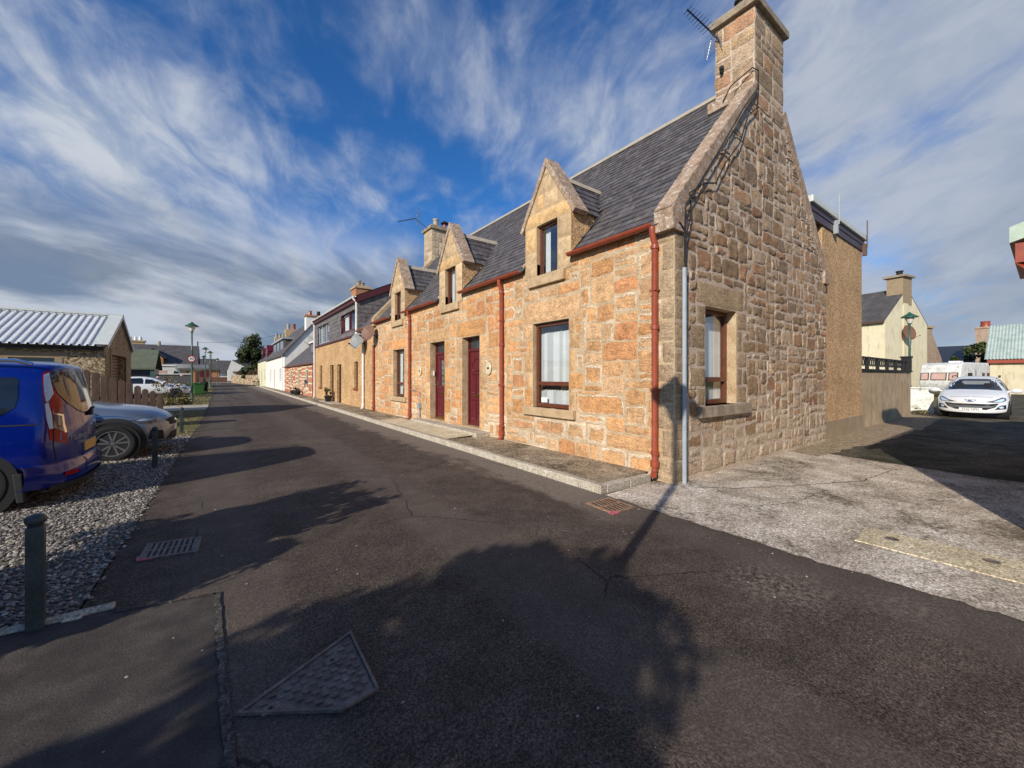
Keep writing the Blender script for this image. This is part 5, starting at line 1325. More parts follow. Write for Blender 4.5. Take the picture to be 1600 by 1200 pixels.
downpipe(hh_, XF - .06, 17.72, 2.9, .1, 'whitepl', .05, True)
downpipe(hh_, XF - .06, D1 - .02, ZT + .1, .1, 'whitepl', .05, True, XF - .19)
chimney(hh_, 7.7, 8.7, 28.9, 30.1, 5.8, 7.72, None, [(8.0, 29.3, .4, .17, 'ashlar_grey'), (8.4, 29.8, .4, .17, 'ashlar_grey')], body='brick', capmat='ashlar')
pl = root('plant_pot', 'black pot with a yellow green plant at the ochre house doors', 'plant pot', (4.78, 23.4, .1))
b = MB(); b.lathe([(.14, 0), (.2, .3), (.22, .3), (.22, .34), (.18, .34), (.17, .28)], 14, (4.78, 23.4, .1)); b.build('pot', 'black', pl, True, smooth=True)
b = MB(); leaves(b, (4.78, 23.4, .72), (.28, .28, .34), 260, .1, rr, 7); b.build('plant', 'leafy', pl, True)
# doorstep slabs
ds = MB(); ds.box(4.55, XF, 21.6, 24.8, .09, .125); kind(ds.build('entrance_slab', 'kerb', bevel=.01))

# low red sandstone cottage
lc = root('red_cottage', 'low red sandstone cottage with a burgundy box dormer beside the white house', 'house', (XF, 28.95, 0))
L0, L1, LZ = 29.0, 43.85, 2.42
PL = lambda s, t, n: (XF - .01 - n, s - 0 + 0, t)
lh = [(31.4, 32.3, .7, 1.95), (35.0, 35.9, .12, 2.02), (39.0, 39.95, .7, 1.95)]
b = MB(); holed(b, L0, L1, -.1, LZ, lh, PL, .2); b.build('wall', 'creamw', lc, True)
b = MB(); okl = lambda s, t: not any(a - .05 < s + L0 < c + .05 and d - .05 < t < e + .05 for a, c, d, e in lh)
for r in pack(L1 - L0, LZ, okl, (.45, .9), (.3, .45), rng, cell=.1):
    stone(b, *r, lambda s, t, n: (XF - .01 - n, L0 + s, t), .06, .02, Vector(rng.choice([(.45, .17, .1), (.5, .21, .12), (.42, .15, .09), (.54, .28, .17)])), rng, .3, .3, .06)
b.build('front_stonework', 'stone', lc, True, smooth=True)
for q in (lh[0], lh[2]): window(lc, PL, *q, .1, frame='darkwood', fw=.08, gl='skyglass', blind=None)
b = MB(); b.box(XF + .12, XF + .17, lh[1][0], lh[1][1], lh[1][2], lh[1][3]); b.build('door', 'darkwood', lc, True)
LS = .95; LR = LZ + (8.2 - XF) * LS
b = MB(); b.quad((XF - .12, L0, LZ - .1), (XF - .12, L1, LZ - .1), (8.2, L1, LR), (8.2, L0, LR)); b.quad((XB, L0, LZ), (XB, L1, LZ), (8.2, L1, LR), (8.2, L0, LR))
l2 = sqrt(1 + LS * LS); slates(b, (XF - .12, L0, LZ - .1), (0, 1, 0), (1 / l2, 0, LS / l2), (-LS / l2, 0, 1 / l2), L1 - L0, 4.4, random.Random(5), .25, .4); b.build('roof', 'slate', lc, True)
gutter(lc, XF - .16, L0, L1, LZ - .04, 'pipe', .06); downpipe(lc, XF - .06, L0 + .2, LZ, .1, 'pipe', .05)
b = MB(); b.box(6.0, 8.2, 33.0, 35.6, 3.0, 4.15); o = b.build('dormer', 'slate_far', lc, True); b = MB(); b.box(5.85, 8.3, 32.85, 35.75, 4.15, 4.27); b.build('dormer_roof', 'whitepl', o, True)
b = MB(); b.box(5.95, 6.0, 33.0, 35.6, 3.05, 4.12); b.build('dormer_front', 'burg', o, True); b = MB(); b.box(5.93, 5.95, 33.3, 35.3, 3.4, 4.0); b.build('dormer_window', 'skyglass', o, True)
for i, (y_, lab) in enumerate(((35.3, 'small dark flower tub left of the red cottage door'), (33.6, 'small dark flower tub right of the red cottage door'))):
    p_ = root('flower_tub', lab, 'plant pot', (4.7, y_, .1)); b = MB(); b.lathe([(.2, 0), (.28, .3), (.24, .3)], 12, (4.7, y_, .1)); b.build('pot', 'black', p_, True); b = MB(); leaves(b, (4.7, y_, .5), (.3, .3, .18), 90, .12, rr, 5); b.build('plant', 'leaf', p_, True)

# white house
wh = root('white_house', 'white rendered house with grey box dormer and white chimney', 'house', (XF, 43.9, 0))
W0, W1, WZ = 43.9, 62.8, 3.7
PW = lambda s, t, n: (XF - .02 - n, s, t)
whh = [(46.5, 47.9, .9, 2.3), (52.2, 53.2, .12, 2.25), (56.4, 57.8, .9, 2.3)]
b = MB(); holed(b, W0, W1, -.1, WZ, whh, PW, .2)
WS = 1.2; WR = WZ + (8.1 - XF) * WS
for y_ in (W0, W1): b.add([(XF - .02, y_, -.1), (XB, y_, -.1), (XB, y_, WZ), (8.1, y_, WR), (XF - .02, y_, WZ)], [(0, 1, 2, 3, 4)])
b.build('wall', 'white', wh, True)
b = MB()
for x0, z0 in ((XF - .2, WZ - .22), (XB + .2, WZ - .22)): b.add([(x0, W0 - .15, z0), (x0, W1, z0), (8.1, W1, WR), (8.1, W0 - .15, WR), (x0, W0 - .15, z0 + .2), (x0, W1, z0 + .2), (8.1, W1, WR + .2), (8.1, W0 - .15, WR + .2)], [(0, 3, 2, 1), (4, 5, 6, 7), (0, 4, 7, 3), (0, 1, 5, 4), (1, 2, 6, 5)])
b.build('roof', 'slate_far', wh, True)
for q in (whh[0], whh[2]): window(wh, PW, *q, .08, frame='whitepl', fw=.09, gl='skyglass', blind=None)
b = MB(); b.box(XF + .1, XF + .15, whh[1][0], whh[1][1], whh[1][2], whh[1][3]); b.build('door', 'greypl', wh, True)
b = MB(); b.box(XF + .5, 8.1, 48.6, 59.4, 4.1, 5.5); o = b.build('dormer', 'slate_far', wh, True); b = MB(); b.box(XF + .3, 8.2, 48.4, 59.6, 5.5, 5.68); b.build('dormer_roof', 'greypl', o, True)
for a in (49.2, 52.6, 56.0): b = MB(); b.box(XF + .46, XF + .5, a, a + 2.4, 4.4, 5.4); b.build('dormer_window', 'skyglass', o, True)
downpipe(wh, XF - .07, 45.2, WZ, .1, 'whitepl', .06)
b = MB(); b.box(6.95, 8.6, 44.0, 44.95, 5.3, 7.5); o = b.build('chimney', 'white', wh, True); b = MB(); b.box(6.85, 8.7, 43.9, 45.05, 7.5, 7.65); b.build('chimney_cap', 'brick', o, True)
for x_, mt in ((7.35, 'pipe'), (8.15, 'matt')): b = MB(); b.lathe([(.2, 0), (.16, .4), (.2, .45)], 10, (x_, 44.4, 7.65)); b.build('chimney_pot', mt, o, True, smooth=True)
dish('pale satellite dish on the white gable above the red cottage roof', (7.15, 43.6, 5.1), (-.8, -.6, .25), .48, 'greydish', (7.3, 43.88, 5.0))
b = MB(); b.box(7.3, 8.8, 62.3, 63.3, 6.5, 8.0); o = b.build('chimney', 'ashlar', wh, True); 
for x_, mt in ((7.7, 'ridge'), (8.4, 'pipe')): b = MB(); b.lathe([(.22, 0), (.18, .7), (.22, .8)], 10, (x_, 62.8, 8.0)); b.build('chimney_pot', mt, o, True, smooth=True)
# cream end house
ce = root('pale_yellow_house', 'pale yellow end house with burgundy dormers beyond the white house', 'house', (XF, 62.9, 0))
C0, C1 = 62.9, 77.2
ceh = [(64.6, 65.9, .9, 2.4), (69.2, 70.3, .12, 2.3), (73.5, 74.8, .9, 2.4)]
b = MB(); holed(b, C0, C1, -.1, 3.8, ceh, PL, .2)
for y_ in (C0, C1): b.add([(XF - .01, y_, -.1), (XB, y_, -.1), (XB, y_, 3.8), (8.1, y_, 7.2), (XF - .01, y_, 3.8)], [(0, 1, 2, 3, 4)])
b.build('wall', 'creamw', ce, True)
b = MB()
for x0 in (XF - .15, XB + .15): b.quad((x0, C0, 3.68), (x0, C1, 3.68), (8.1, C1, 7.3), (8.1, C0, 7.3))
b.build('roof', 'slate_far', ce, True)
for q in (ceh[0], ceh[2]): window(ce, PL, *q, .08, frame='whitepl', fw=.09, gl='skyglass', blind=None)
b = MB(); b.box(XF + .1, XF + .15, *ceh[1][:2], *ceh[1][2:]); b.build('door', 'darkwood', ce, True)
for a in (64.2, 71.6):
    b = MB(); b.box(XF + .25, 7.4, a, a + 2.4, 3.8, 5.0); b.add([(XF + .25, a - .1, 5.0), (XF + .25, a + 2.5, 5.0), (XF + .25, a + 1.2, 5.9), (7.6, a - .1, 5.0), (7.6, a + 2.5, 5.0), (7.6, a + 1.2, 5.9)], [(0, 1, 2), (0, 2, 5, 3), (1, 4, 5, 2)]); o = b.build('dormer', 'burg', ce, True)
    b = MB(); b.box(XF + .2, XF + .25, a + .4, a + 2.0, 4.0, 4.9); b.build('dormer_window', 'skyglass', o, True)
b = MB(); b.box(7.4, 9.0, 76.6, 77.6, 6.4, 8.0); o = b.build('chimney', 'ashlar', ce, True)
for x_ in (7.7, 8.2, 8.7): b = MB(); b.lathe([(.2, 0), (.17, .5), (.2, .6)], 10, (x_, 77.1, 8.0)); b.build('chimney_pot', 'ridge', o, True, smooth=True)
pt = root('stone_planter', 'pale stone planter with white flowers at the pale yellow house', 'planter', (4.9, 74, .1)); b = MB(); b.lathe([(.5, 0), (.75, .5), (.65, .5)], 12, (4.85, 74, .1)); b.build('bowl', 'ridge', pt, True); b = MB(); leaves(b, (4.85, 74, .8), (.7, .7, .3), 160, .2, rr, 6); b.build('plant', 'leafy', pt, True)

# end of the street
ew = root('stone_boundary_wall', 'old rubble wall with a brown hedge at the end of the street', 'wall', (5.3, 80, 0))
b = MB(); a_, b_ = Vector((5.5, 79.5)), Vector((2.4, 113)); d = (b_ - a_).normalized(); nn = Vector((-d.y, d.x)) * .25
b.add([(*(a_ - nn), -.1), (*(b_ - nn), -.1), (*(b_ + nn), -.1), (*(a_ + nn), -.1), (*(a_ - nn), 1.75), (*(b_ - nn), 1.75), (*(b_ + nn), 1.75), (*(a_ + nn), 1.75)], [(4, 5, 6, 7), (0, 1, 5, 4), (1, 2, 6, 5), (2, 3, 7, 6), (3, 0, 4, 7)]); b.build('wall', 'harl_wall', ew, True)
b = MB(); L_ = (b_ - a_).length
for r in pack(L_, 1.75, lambda s, t: True, (.5, 1.1), (.3, .5), rng, cell=.1):
    stone(b, *r, lambda s, t, n: ((a_ + d * s + nn + nn.normalized() * n).x, (a_ + d * s + nn + nn.normalized() * n).y, t), .07, .05, Vector(rng.choice([(.3, .23, .14), (.42, .34, .22), (.52, .42, .28), (.25, .18, .11)])), rng, .5, .4, .12)
b.build('stonework', 'stone', ew, True)
hg = MB()
for k in range(14):
    c = a_.lerp(b_, (k + .5) / 14) - nn * 3; leaves(hg, (c.x, c.y, 2.05), (1.0, 1.7, .7), 260, .2, rr, 8, .7)
tag(hg.build('hedge', 'hedge'), 'brown clipped hedge behind the rubble wall at the street end', 'hedge')
tr = root('round_tree', 'dark bushy tree rising behind the pale yellow end house', 'tree', (5.6, 100, 0))
b = MB(); trunk(b, (6.2, 100, 0), (6.2, 100, 6), .22, rr, 8, 1.6); b.build('trunk', 'bark', tr, True)
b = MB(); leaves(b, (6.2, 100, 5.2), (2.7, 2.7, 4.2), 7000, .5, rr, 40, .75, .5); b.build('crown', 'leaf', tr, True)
tr = root('round_shrub', 'low dark shrub in front of the bushy tree at the street end', 'shrub', (5.6, 92, 0))
b = MB(); trunk(b, (5.0, 93, 0), (5.0, 93, 2), .1, rr, 4, .6); b.build('trunk', 'bark', tr, True)
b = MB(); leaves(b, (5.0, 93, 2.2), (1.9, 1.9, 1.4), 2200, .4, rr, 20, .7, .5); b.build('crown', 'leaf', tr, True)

# ------------------------------------------------------------------ street lamps
def lamp(label, loc, sign=False, group='green lamp posts along the left verge', h=4.69):
    o = root('street_lamp', label, 'street lamp', loc); o['group'] = group
    b = MB(); b.lathe([(.1, 0), (.1, .03), (.075, .06), (.075, .95), (.085, .97), (.085, 1.02), (.05, 1.06), (.045, 3.0), (.055, 3.02), (.055, 3.08), (.04, 3.1), (.036, 4.05), (.075, 4.1), (.085, 4.14)], 14); b.build('pole', 'green', o, smooth=True, angle=40)
    b = MB(); b.lathe([(.08, 4.14), (.09, 4.16), (.2, 4.44), (.06, 4.44)], 14); b.build('lantern', 'lampglass', o, smooth=True, angle=40)
    b = MB(); b.lathe([(.2, 4.43), (.33, 4.42), (.33, 4.45), (.2, 4.54), (.07, 4.63), (.03, 4.69), (.005, 4.69)], 18); b.build('lantern_hat', 'hat', o, smooth=True, angle=40)
    return o
l1 = lamp('green lamp post carrying the round 30 speed sign', (-1.3, 29.84, 0))
def sign(loc, body):
    o = root('speed_sign', 'round 30 speed limit sign with red rim on the nearest lamp post', 'road sign', loc)
    b = MB(); b.lathe([(.001, -.005), (.2, -.005), (.2, .01), (.001, .01)], 28, (0, 0, 0), 0, 'y'); b.build('sign_plate', 'greypl', o)
    b = MB(); b.lathe([(.2, -.012), (.2, -.006), (.15, -.006), (.15, -.012), (.2, -.012)], 28, (0, 0, 0), 0, 'y', caps=False); b.build('red_rim', 'red', o)
    b = MB(); b.lathe([(.001, -.0065), (.146, -.0065), (.146, -.0085), (.001, -.0085)], 28, (0, 0, 0), 0, 'y'); b.build('sign_face', 'whitepl', o)
    b = MB(); b.text(body, .2, Matrix.Translation((0, -.0125, 0)) @ Matrix.Rotation(pi / 2, 4, 'X')); b.build('number', 'ink', o)
    b = MB(); b.box(-.06, .06, .01, .05, -.03, .03); b.build('bracket', 'greypl', o)
sign((-1.32, 29.74, 2.52), '30')
for loc, lab in (((-1.24, 54.3, 0), 'second green lamp post along the left verge, beyond the bins'), ((-.95, 62, 0), 'third green lamp post, just right of the second one'), ((-1.9, 76, 0), 'distant green lamp post left of the second one'), ((-.3, 86, 0), 'farthest green lamp post, out at the bend')):
    dup(l1, loc, 0, lab)
dup(l1, (27.6, 4.15, 0), 0, 'green lamp post in front of the cream gable on the right'); 
dup(l1, (-.95, .56, 0), 0, 'green lamp post right beside the viewpoint')
lb_ = MB(); lb_.tube([(27.6, 4.15, 3.25), (27.95, 4.0, 3.25)], .02, 6)
for x_, y_, h_, lab in ((-2.57, 74.1, 6.6, 'thin wooden utility pole behind the bins'), (-1.6, 118, 7.2, 'thin far pole near the small bungalow')):
    p_ = MB(); p_.tube([(x_, y_, 0), (x_, y_, h_)], [.1, .07], 8); tag(p_.build('utility_pole', 'bark', smooth=True), lab, 'pole')
wr = MB(); wr.tube([Vector((-2.57, 74.1, 6.5)).lerp(Vector((7.6, 62.8, 7.6)), t) - Vector((0, 0, .5 * 4 * t * (1 - t))) for t in [k / 14 for k in range(15)]], .018, 5); tag(wr.build('overhead_wire', 'matt'), 'thin overhead wire from the pole across the street', 'wire')

# ------------------------------------------------------------------ bollards
bo = root('bollard', 'nearest dark bollard with ball top at the gravel corner', 'bollard', (-.885, 3.60, 0)); bo['group'] = 'dark bollards along the parking strip'
b = MB(); b.box(-.037, .037, -.045, .045, -.1, .605); b.build('post', 'bollard', bo, bevel=.007)
b = MB(); b.lathe([(.032, .595), (.035, .61), (.026, .615), (.026, .625)], 16); b.M = Matrix.Translation((0, 0, .642)) @ Matrix.Diagonal((1.0, 1.0, .78, 1)); vs, fs = sphere_vs(.047, 20, 12); b.add(vs, fs); b.build('ball_top', 'bollard', bo, smooth=True, angle=60)
bo.rotation_euler = (0, 0, .12)
dup(bo, (-.85, 8.68, 0), .1, 'second bollard standing by the silver car wheel')
dup(bo, (-.81, 13.7, 0), .1, 'third and farthest bollard beyond the silver car')
chn = MB(); pts = [Vector((-.83, 13.7, .5)).lerp(Vector((-2.1, 15.3, .55)), t) - Vector((0, 0, .5 * t * (1 - t))) for t in [k / 10 for k in range(11)]]; chn.tube(pts, .012, 5); tag(chn.build('chain', 'matt'), 'thin chain sagging from the farthest bollard to the fence', 'chain')

# ------------------------------------------------------------------ left buildings
ga = root('pebbledash_garage', 'pebbledash garage with white ribbed metal roof behind the parked van', 'garage', (-2.9, 17.6, 0))
GX, G0, G1, GE, GR = -2.9, 17.62, 22.2, 2.44, 3.62; GM = (G0 + G1) / 2
PGa = lambda s, t, n: (s, G0 - n, t); PGb = lambda s, t, n: (GX + n, s, t)
b = MB(); holed(b, -9, GX, -.1, GE, [(-4.85, -3.96, 1.0, 2.05)], PGa, .15); 
holed(b, G0, G1, -.1, GE, [(18.5, 21.0, -.1, 2.22)], PGb, .25); b.add([(GX, G0, GE), (GX, G1, GE), (GX, GM, GR - .05)], [(0, 1, 2)])
b.quad((-9, G1, -.1), (GX, G1, -.1), (GX, G1, GE), (-9, G1, GE)); b.quad((-9, G0, -.1), (-9, G1, -.1), (-9, G1, 3), (-9, G0, 3)); b.build('wall', 'harl_garage', ga, True)
b = MB()
for (a0, a1, c0, c1) in ((-5.2, -3.7, 2.05, 2.22),): b.box(a0, a1, G0 - .012, G0 + .1, c0, c1)
b.box(-5.02, -4.85, G0 - .012, G0 + .1, .95, 2.05); b.box(-3.96, -3.8, G0 - .012, G0 + .1, .95, 2.05); b.build('window_surround', 'plinth', ga, True)
b = MB(); b.quad((-4.85, G0 + .12, 1), (-3.96, G0 + .12, 1), (-3.96, G0 + .12, 2.05), (-4.85, G0 + .12, 2.05)); b.build('window', 'skyglass', ga, True)
b = MB(); b.box(GX - .02, GX + .03, 18.32, 18.5, -.1, 2.4); b.box(GX - .02, GX + .03, 21.0, 21.18, -.1, 2.4); b.box(GX - .02, GX + .03, 18.5, 21.0, 2.22, 2.4); b.build('door_frame', 'plinth', ga, True)
b = MB()
for k in range(22): b.box(GX - .2, GX - .17 + (.012), 18.5, 21.0, -.1 + k * .106, -.1 + k * .106 + .085)
b.build('roller_door', 'shutter', ga, True)
b = MB(); sl2 = (GR - GE) / (GM - G0 + .15)
prof = []; x_ = -9.0
while x_ < GX - .12: prof += [(x_, 0), (x_ + .105, 0), (x_ + .115, .045), (x_ + .155, .045), (x_ + .165, 0)]; x_ += .17
prof.append((GX - .02, 0))
for sg in (-1, 1):
    ye = GM + sg * (GM - G0 + .15)
    vs = [(p[0], ye, GE - .0 + p[1]) for p in prof] + [(p[0], GM, GR + p[1]) for p in prof]; n = len(prof)
    b.add(vs, [(i, i + 1, n + i + 1, n + i) for i in range(n - 1)])
b.build('roof', 'rooft', ga, True)
b = MB()
for sg in (-1, 1):
    ye = GM + sg * (GM - G0 + .17)
    b.add([(GX - .25, ye, GE + .05), (GX + .1, ye, GE + .05), (GX + .1, GM, GR + .09), (GX - .25, GM, GR + .09), (GX + .1, ye, GE - .1), (GX + .1, GM, GR - .06)], [(0, 1, 2, 3), (1, 4, 5, 2)])
b.box(-9, GX + .1, GM - .09, GM + .09, GR + .04, GR + .1); b.build('verge_flashing', 'roofedge', ga, True)
b = MB(); n = 8; yc = G0 - .2; zc = GE - .02; b.prism([(yc + .055 * cos(t), zc + .055 * sin(t)) for t in [pi + pi * i / n for i in range(n + 1)]], 'x', -9, GX + .05); b.box(-9, GX, G0 - .13, G0 - .02, GE - .13, GE - .04); b.build('gutter', 'black', ga, True)

# stockade fence
fn = root('picket_fence', 'dark weathered stockade fence stepping down behind the silver car', 'fence', (-2.2, 15.5, 0))
pks = [(-2.97, -2.80, 1.66), (-2.78, -2.60, 1.60), (-2.58, -2.41, 1.52), (-2.39, -2.21, 1.44), (-2.20, -2.04, 1.375), (-2.02, -1.86, 1.30), (-1.84, -1.70, 1.20), (-1.68, -1.55, 1.135), (-1.52, -1.38, 1.06), (-1.345, -1.21, .985)]
import copy as _c
x_ = -2.97
pk_all = [(-4.3 + i * .19, -4.3 + i * .19 + .17, 1.7 + .03 * (7 - i)) for i in range(7)]
Yf = 15.5
us = [(128, 139, 578), (141, 153, 582), (154, 166, 586.5), (167, 180, 591), (181.5, 192.5, 594), (193.6, 204.5, 597.5), (206.7, 217.7, 603), (219.4, 229.7, 608), (232, 242, 611.7), (244.6, 255, 615.7)]
fpk = [(-2.978, -2.836, 1.672), (-2.81, -2.655, 1.609), (-2.642, -2.487, 1.533), (-2.474, -2.306, 1.453), (-2.287, -2.145, 1.399), (-2.13, -1.99, 1.333), (-1.961, -1.82, 1.231), (-1.798, -1.664, 1.14), (-1.634, -1.505, 1.073), (-1.471, -1.338, .997)]
for a, c, t in pk_all[:6] + fpk:
    b = MB(); j = rr.uniform(-.02, .02); ch = .045
    b.prism([(a, -.1), (c, -.1), (c, t - ch), (c - ch, t + j * .3), (a + ch, t + j * .3), (a, t - ch)], 'y', Yf + rr.uniform(-.012, .012), Yf + .045)
    b.build('picket', 'fence', fn, True, bevel=.008)
b = MB(); b.box(-4.3, -1.36, Yf + .05, Yf + .1, .4, .5); b.box(-4.3, -1.8, Yf + .05, Yf + .1, .85, .95); b.build('rail', 'fence', fn, True)

# wheelie bins
def bin_(label, loc, mat, rz=0, k=1):
    o = root('wheelie_bin', label, 'bin', loc, rz)
    b = MB(); b.add([(-.24 * k, -.26, .08), (.24 * k, -.26, .08), (.24 * k, .26, .08), (-.24 * k, .26, .08), (-.3 * k, -.34, .92), (.3 * k, -.34, .92), (.3 * k, .34, .92), (-.3 * k, .34, .92)], [(0, 3, 2, 1), (4, 5, 6, 7), (0, 1, 5, 4), (1, 2, 6, 5), (2, 3, 7, 6), (3, 0, 4, 7)]); b.build('body', mat, o, bevel=.03)
    b = MB(); b.box(-.33 * k, .33 * k, -.38, .38, .925, .97); b.box(-.28 * k, .28 * k, .36, .44, .9, .95); b.build('lid', mat, o, bevel=.015)
    for s in (-1, 1): b = MB(); b.lathe([(.1, -.03), (.1, .03)], 12, (s * .24 * k, .28, .1), 0, 'x'); b.build('wheel', 'matt', o)
bin_('green wheelie bin on the verge beside the lamp post', (-1.38, 41.0, 0), 'bin', .2, 1.25)
bin_('black wheelie bin just behind the green bin', (-1.15, 47, 0), 'black', 0)

# garden wall, caravan, boat, sheds and houses at the left
gw_ = MB(); gw_.box(-9, -2.05, 46, 46.25, -.1, 1.66); o = tag(gw_.build('grey_boundary_wall', 'grey_far'), 'low dark grey wall with pale top behind the white car', 'wall'); gw_ = MB(); gw_.box(-9, -2.0, 45.93, 46.32, 1.66, 1.74); c_ = gw_.build('coping', 'whitepl'); c_.parent = o
sd = root('felt_roofed_shed', 'dark shed with green felt roof beyond the pebbledash garage', 'shed', (-5, 40, 0))
b = MB(); b.box(-9, -4.1, 40.4, 44.5, 0, 2.1); b.build('wall', 'black', sd, True); b = MB(); b.prism([(40.1, 2.0), (42.4, 3.5), (44.8, 2.0), (44.8, 2.1), (42.4, 3.62), (40.1, 2.1)], 'x', -9.2, -3.9); b.build('roof', 'felt', sd, True)
b = MB(); b.box(-4.2, -3.95, 40.2, 40.5, 0, 2.2); b.build('corner_post', 'green', sd, True)
mh_ = root('motorhome', 'pale camper van parked behind the grey wall', 'camper van', (-3.8, 53, 0))
b = MB(); b.prism([(-7.6, .5), (-3.1, .5), (-2.3, .95), (-2.35, 1.25), (-3.0, 1.4), (-3.35, 1.95), (-3.6, 2.45), (-7.6, 2.5)], 'y', 52, 54.2); b.build('body', 'carav', mh_, True, bevel=.06)
b = MB(); b.box(-5.2, -4.2, 51.985, 52.0, 1.65, 2.1); b.build('window', 'curtain', mh_, True); b = MB(); b.add([(-3.75, 51.985, 1.55), (-3.1, 51.985, 1.5), (-3.35, 51.985, 1.95), (-3.65, 51.985, 2.05)], [(0, 1, 2, 3)]); b.build('cab_window', 'darkglass', mh_, True); b = MB(); b.box(-7.7, -3.5, 51.9, 54.3, 2.5, 2.6); b.build('roof', 'whitepl', mh_, True, bevel=.03)
for x_ in (-6.6, -3.2): b = MB(); b.lathe([(.3, 0), (.33, .05), (.33, .2)], 16, (x_, 51.98, .33), 0, 'y'); b.build('wheel', 'tyre', mh_, True)
bt = root('boat', 'white boat hull with dark markings behind the camper van', 'boat', (-3.4, 58, 0))
b = MB(); st_ = []
for i in range(13):
    t = i / 12; x_ = -6.6 + 5.6 * t; wv = .85 * (1 - max(0, (t - .45) / .55) ** 2.2) + .02; zk = 1.9 + .55 * max(0, (t - .6) / .4) ** 2
    st_.append([(x_, 58 - wv, 2.85 - .25 * max(0, .4 - t)), (x_, 58 - wv * .9, 2.4), (x_, 58 - wv * .4, zk + .1), (x_, 58, zk), (x_, 58 + wv * .4, zk + .1), (x_, 58 + wv * .9, 2.4), (x_, 58 + wv, 2.85)])
b.add([p for s in st_ for p in s], [(i * 7 + k, i * 7 + k + 1, (i + 1) * 7 + k + 1, (i + 1) * 7 + k) for i in range(12) for k in range(6)] + [(i * 7, (i + 1) * 7, (i + 1) * 7 + 6, i * 7 + 6) for i in range(12)] + [tuple(range(7))]); b.build('hull', 'boat', bt, True, smooth=True)
b = MB(); b.text('7', .3, Matrix.Translation((-2.25, 57.1, 2.73)) @ Matrix.Rotation(pi / 2, 4, 'X'), ext=.02); b.text('6', .3, Matrix.Translation((-2.32, 57.1, 2.44)) @ Matrix.Rotation(pi / 2, 4, 'X'), ext=.02); b.build('marking', 'ink', bt, True)
b = MB(); b.box(-6, -5.8, 57.5, 58.5, 0, 2.0); b.box(-3, -2.8, 57.6, 58.4, 0, 2.1); b.build('cradle', 'grey_far', bt, True)
bh = root('dark_roofed_house', 'house with long dark roof and small red gabled dormer on the left', 'house', (-4, 72, 0))
b = MB(); b.box(-9.3, -2.7, 70, 78, 0, 2.9); b.add([(-2.7, 70, 2.9), (-2.7, 78, 2.9), (-2.7, 74, 5.7)], [(0, 1, 2)]); o = b.build('wall', 'brick', bh, True)
b = MB(); b.box(-2.69, -2.55, 70, 78, 0, 2.8); b.add([(-2.55, 69.8, 2.7), (-2.55, 78.2, 2.7), (-2.55, 74, 5.6), (-2.69, 69.8, 2.7), (-2.69, 78.2, 2.7), (-2.69, 74, 5.6)], [(0, 1, 2), (3, 5, 4), (0, 2, 5, 3), (1, 4, 5, 2)]); b.build('gable_wall', 'darkwood', bh, True)
b = MB(); b.prism([(69.6, 2.7), (74, 5.75), (78.4, 2.7), (78.4, 2.85), (74, 5.92), (69.6, 2.85)], 'x', -9.6, -2.4); b.build('roof', 'slate_far', bh, True)
b = MB(); b.prism([(-8.0, 2.9), (-6.0, 2.9), (-6.0, 3.9), (-7.0, 4.9), (-8.0, 3.9)], 'y', 69.7, 73); o = b.build('dormer', 'brick', bh, True); b = MB(); b.box(-7.5, -6.5, 69.66, 69.7, 3.1, 3.8); b.build('dormer_window', 'whitepl', o, True)
b = MB(); b.prism([(-8.3, 3.8), (-7.0, 5.1), (-5.7, 3.8), (-5.7, 3.95), (-7.0, 5.25), (-8.3, 3.95)], 'y', 69.5, 73.5); b.build('dormer_roof', 'skyglass', o, True)
b = MB(); b.lathe([(.2, 5.8), (.17, 6.4)], 10, (-6.8, 74, 0)); b.build('chimney_pot', 'ridge', bh, True)
fc = root('far_chimney', 'pale stone chimney rising behind the felt roofed shed', 'chimney', (-9, 75, 0)); b = MB(); b.box(-10.3, -8.5, 75, 76, 0, 6.3); b.box(-10.45, -8.35, 74.9, 76.1, 6.3, 6.5); b.build('stack', 'ashlar', fc, True)
for x_ in (-9.9, -9.4, -8.9): b = MB(); b.lathe([(.2, 6.5), (.17, 7.0)], 8, (x_, 75.5, 0)); b.build('chimney_pot', 'whitepl', fc, True)
bg_ = root('brick_bungalow', 'small brick bungalow with dark red door at the end of the street', 'house', (-.5, 130, 0))
b = MB(); b.box(-6.5, -.2, 130, 138, 0, 3.4); b.build('wall', 'brick', bg_, True); b = MB(); b.prism([(129.4, 3.2), (134, 6.2), (138.6, 3.2)], 'x', -7, -.1); b.build('roof', 'slate_far', bg_, True); b = MB(); b.add([(-.1, 130, 0), (-.1, 138, 0), (-.1, 138, 3.3), (-.1, 134, 6.1), (-.1, 130, 3.3), (0.1, 130, 0), (.1, 138, 0), (.1, 138, 3.3), (.1, 134, 6.1), (.1, 130, 3.3)], [(5, 6, 7, 8, 9), (0, 4, 3, 2, 1), (0, 5, 9, 4)]); b.build('gable_wall', 'darkwood', bg_, True); b = MB(); b.box(-4.2, -2.0, 129.9, 130, .2, 2.6); b.build('door', 'burg', bg_, True)
b = MB(); b.box(-7, 1.6, 122, 122.4, 0, 1.3); tag(b.build('low_brown_wall', 'shutter'), 'low dark brown wall in front of the brick bungalow', 'wall')
w2 = root('far_white_house', 'far white gabled house beyond the end of the street', 'house', (4, 160, 0))
b = MB(); b.box(2.2, 12, 160, 168, 0, 3.6); b.add([(2.2, 160, 3.6), (8.2, 160, 3.6), (3.2, 160, 6.8)], [(0, 1, 2)]); b.build('wall', 'white', w2, True); b = MB(); b.add([(3.2, 159.5, 6.9), (8.6, 159.5, 3.5), (16, 161, 3.5), (12, 163, 6.5)], [(0, 1, 2, 3)]); b.build('roof', 'slate_far', w2, True)
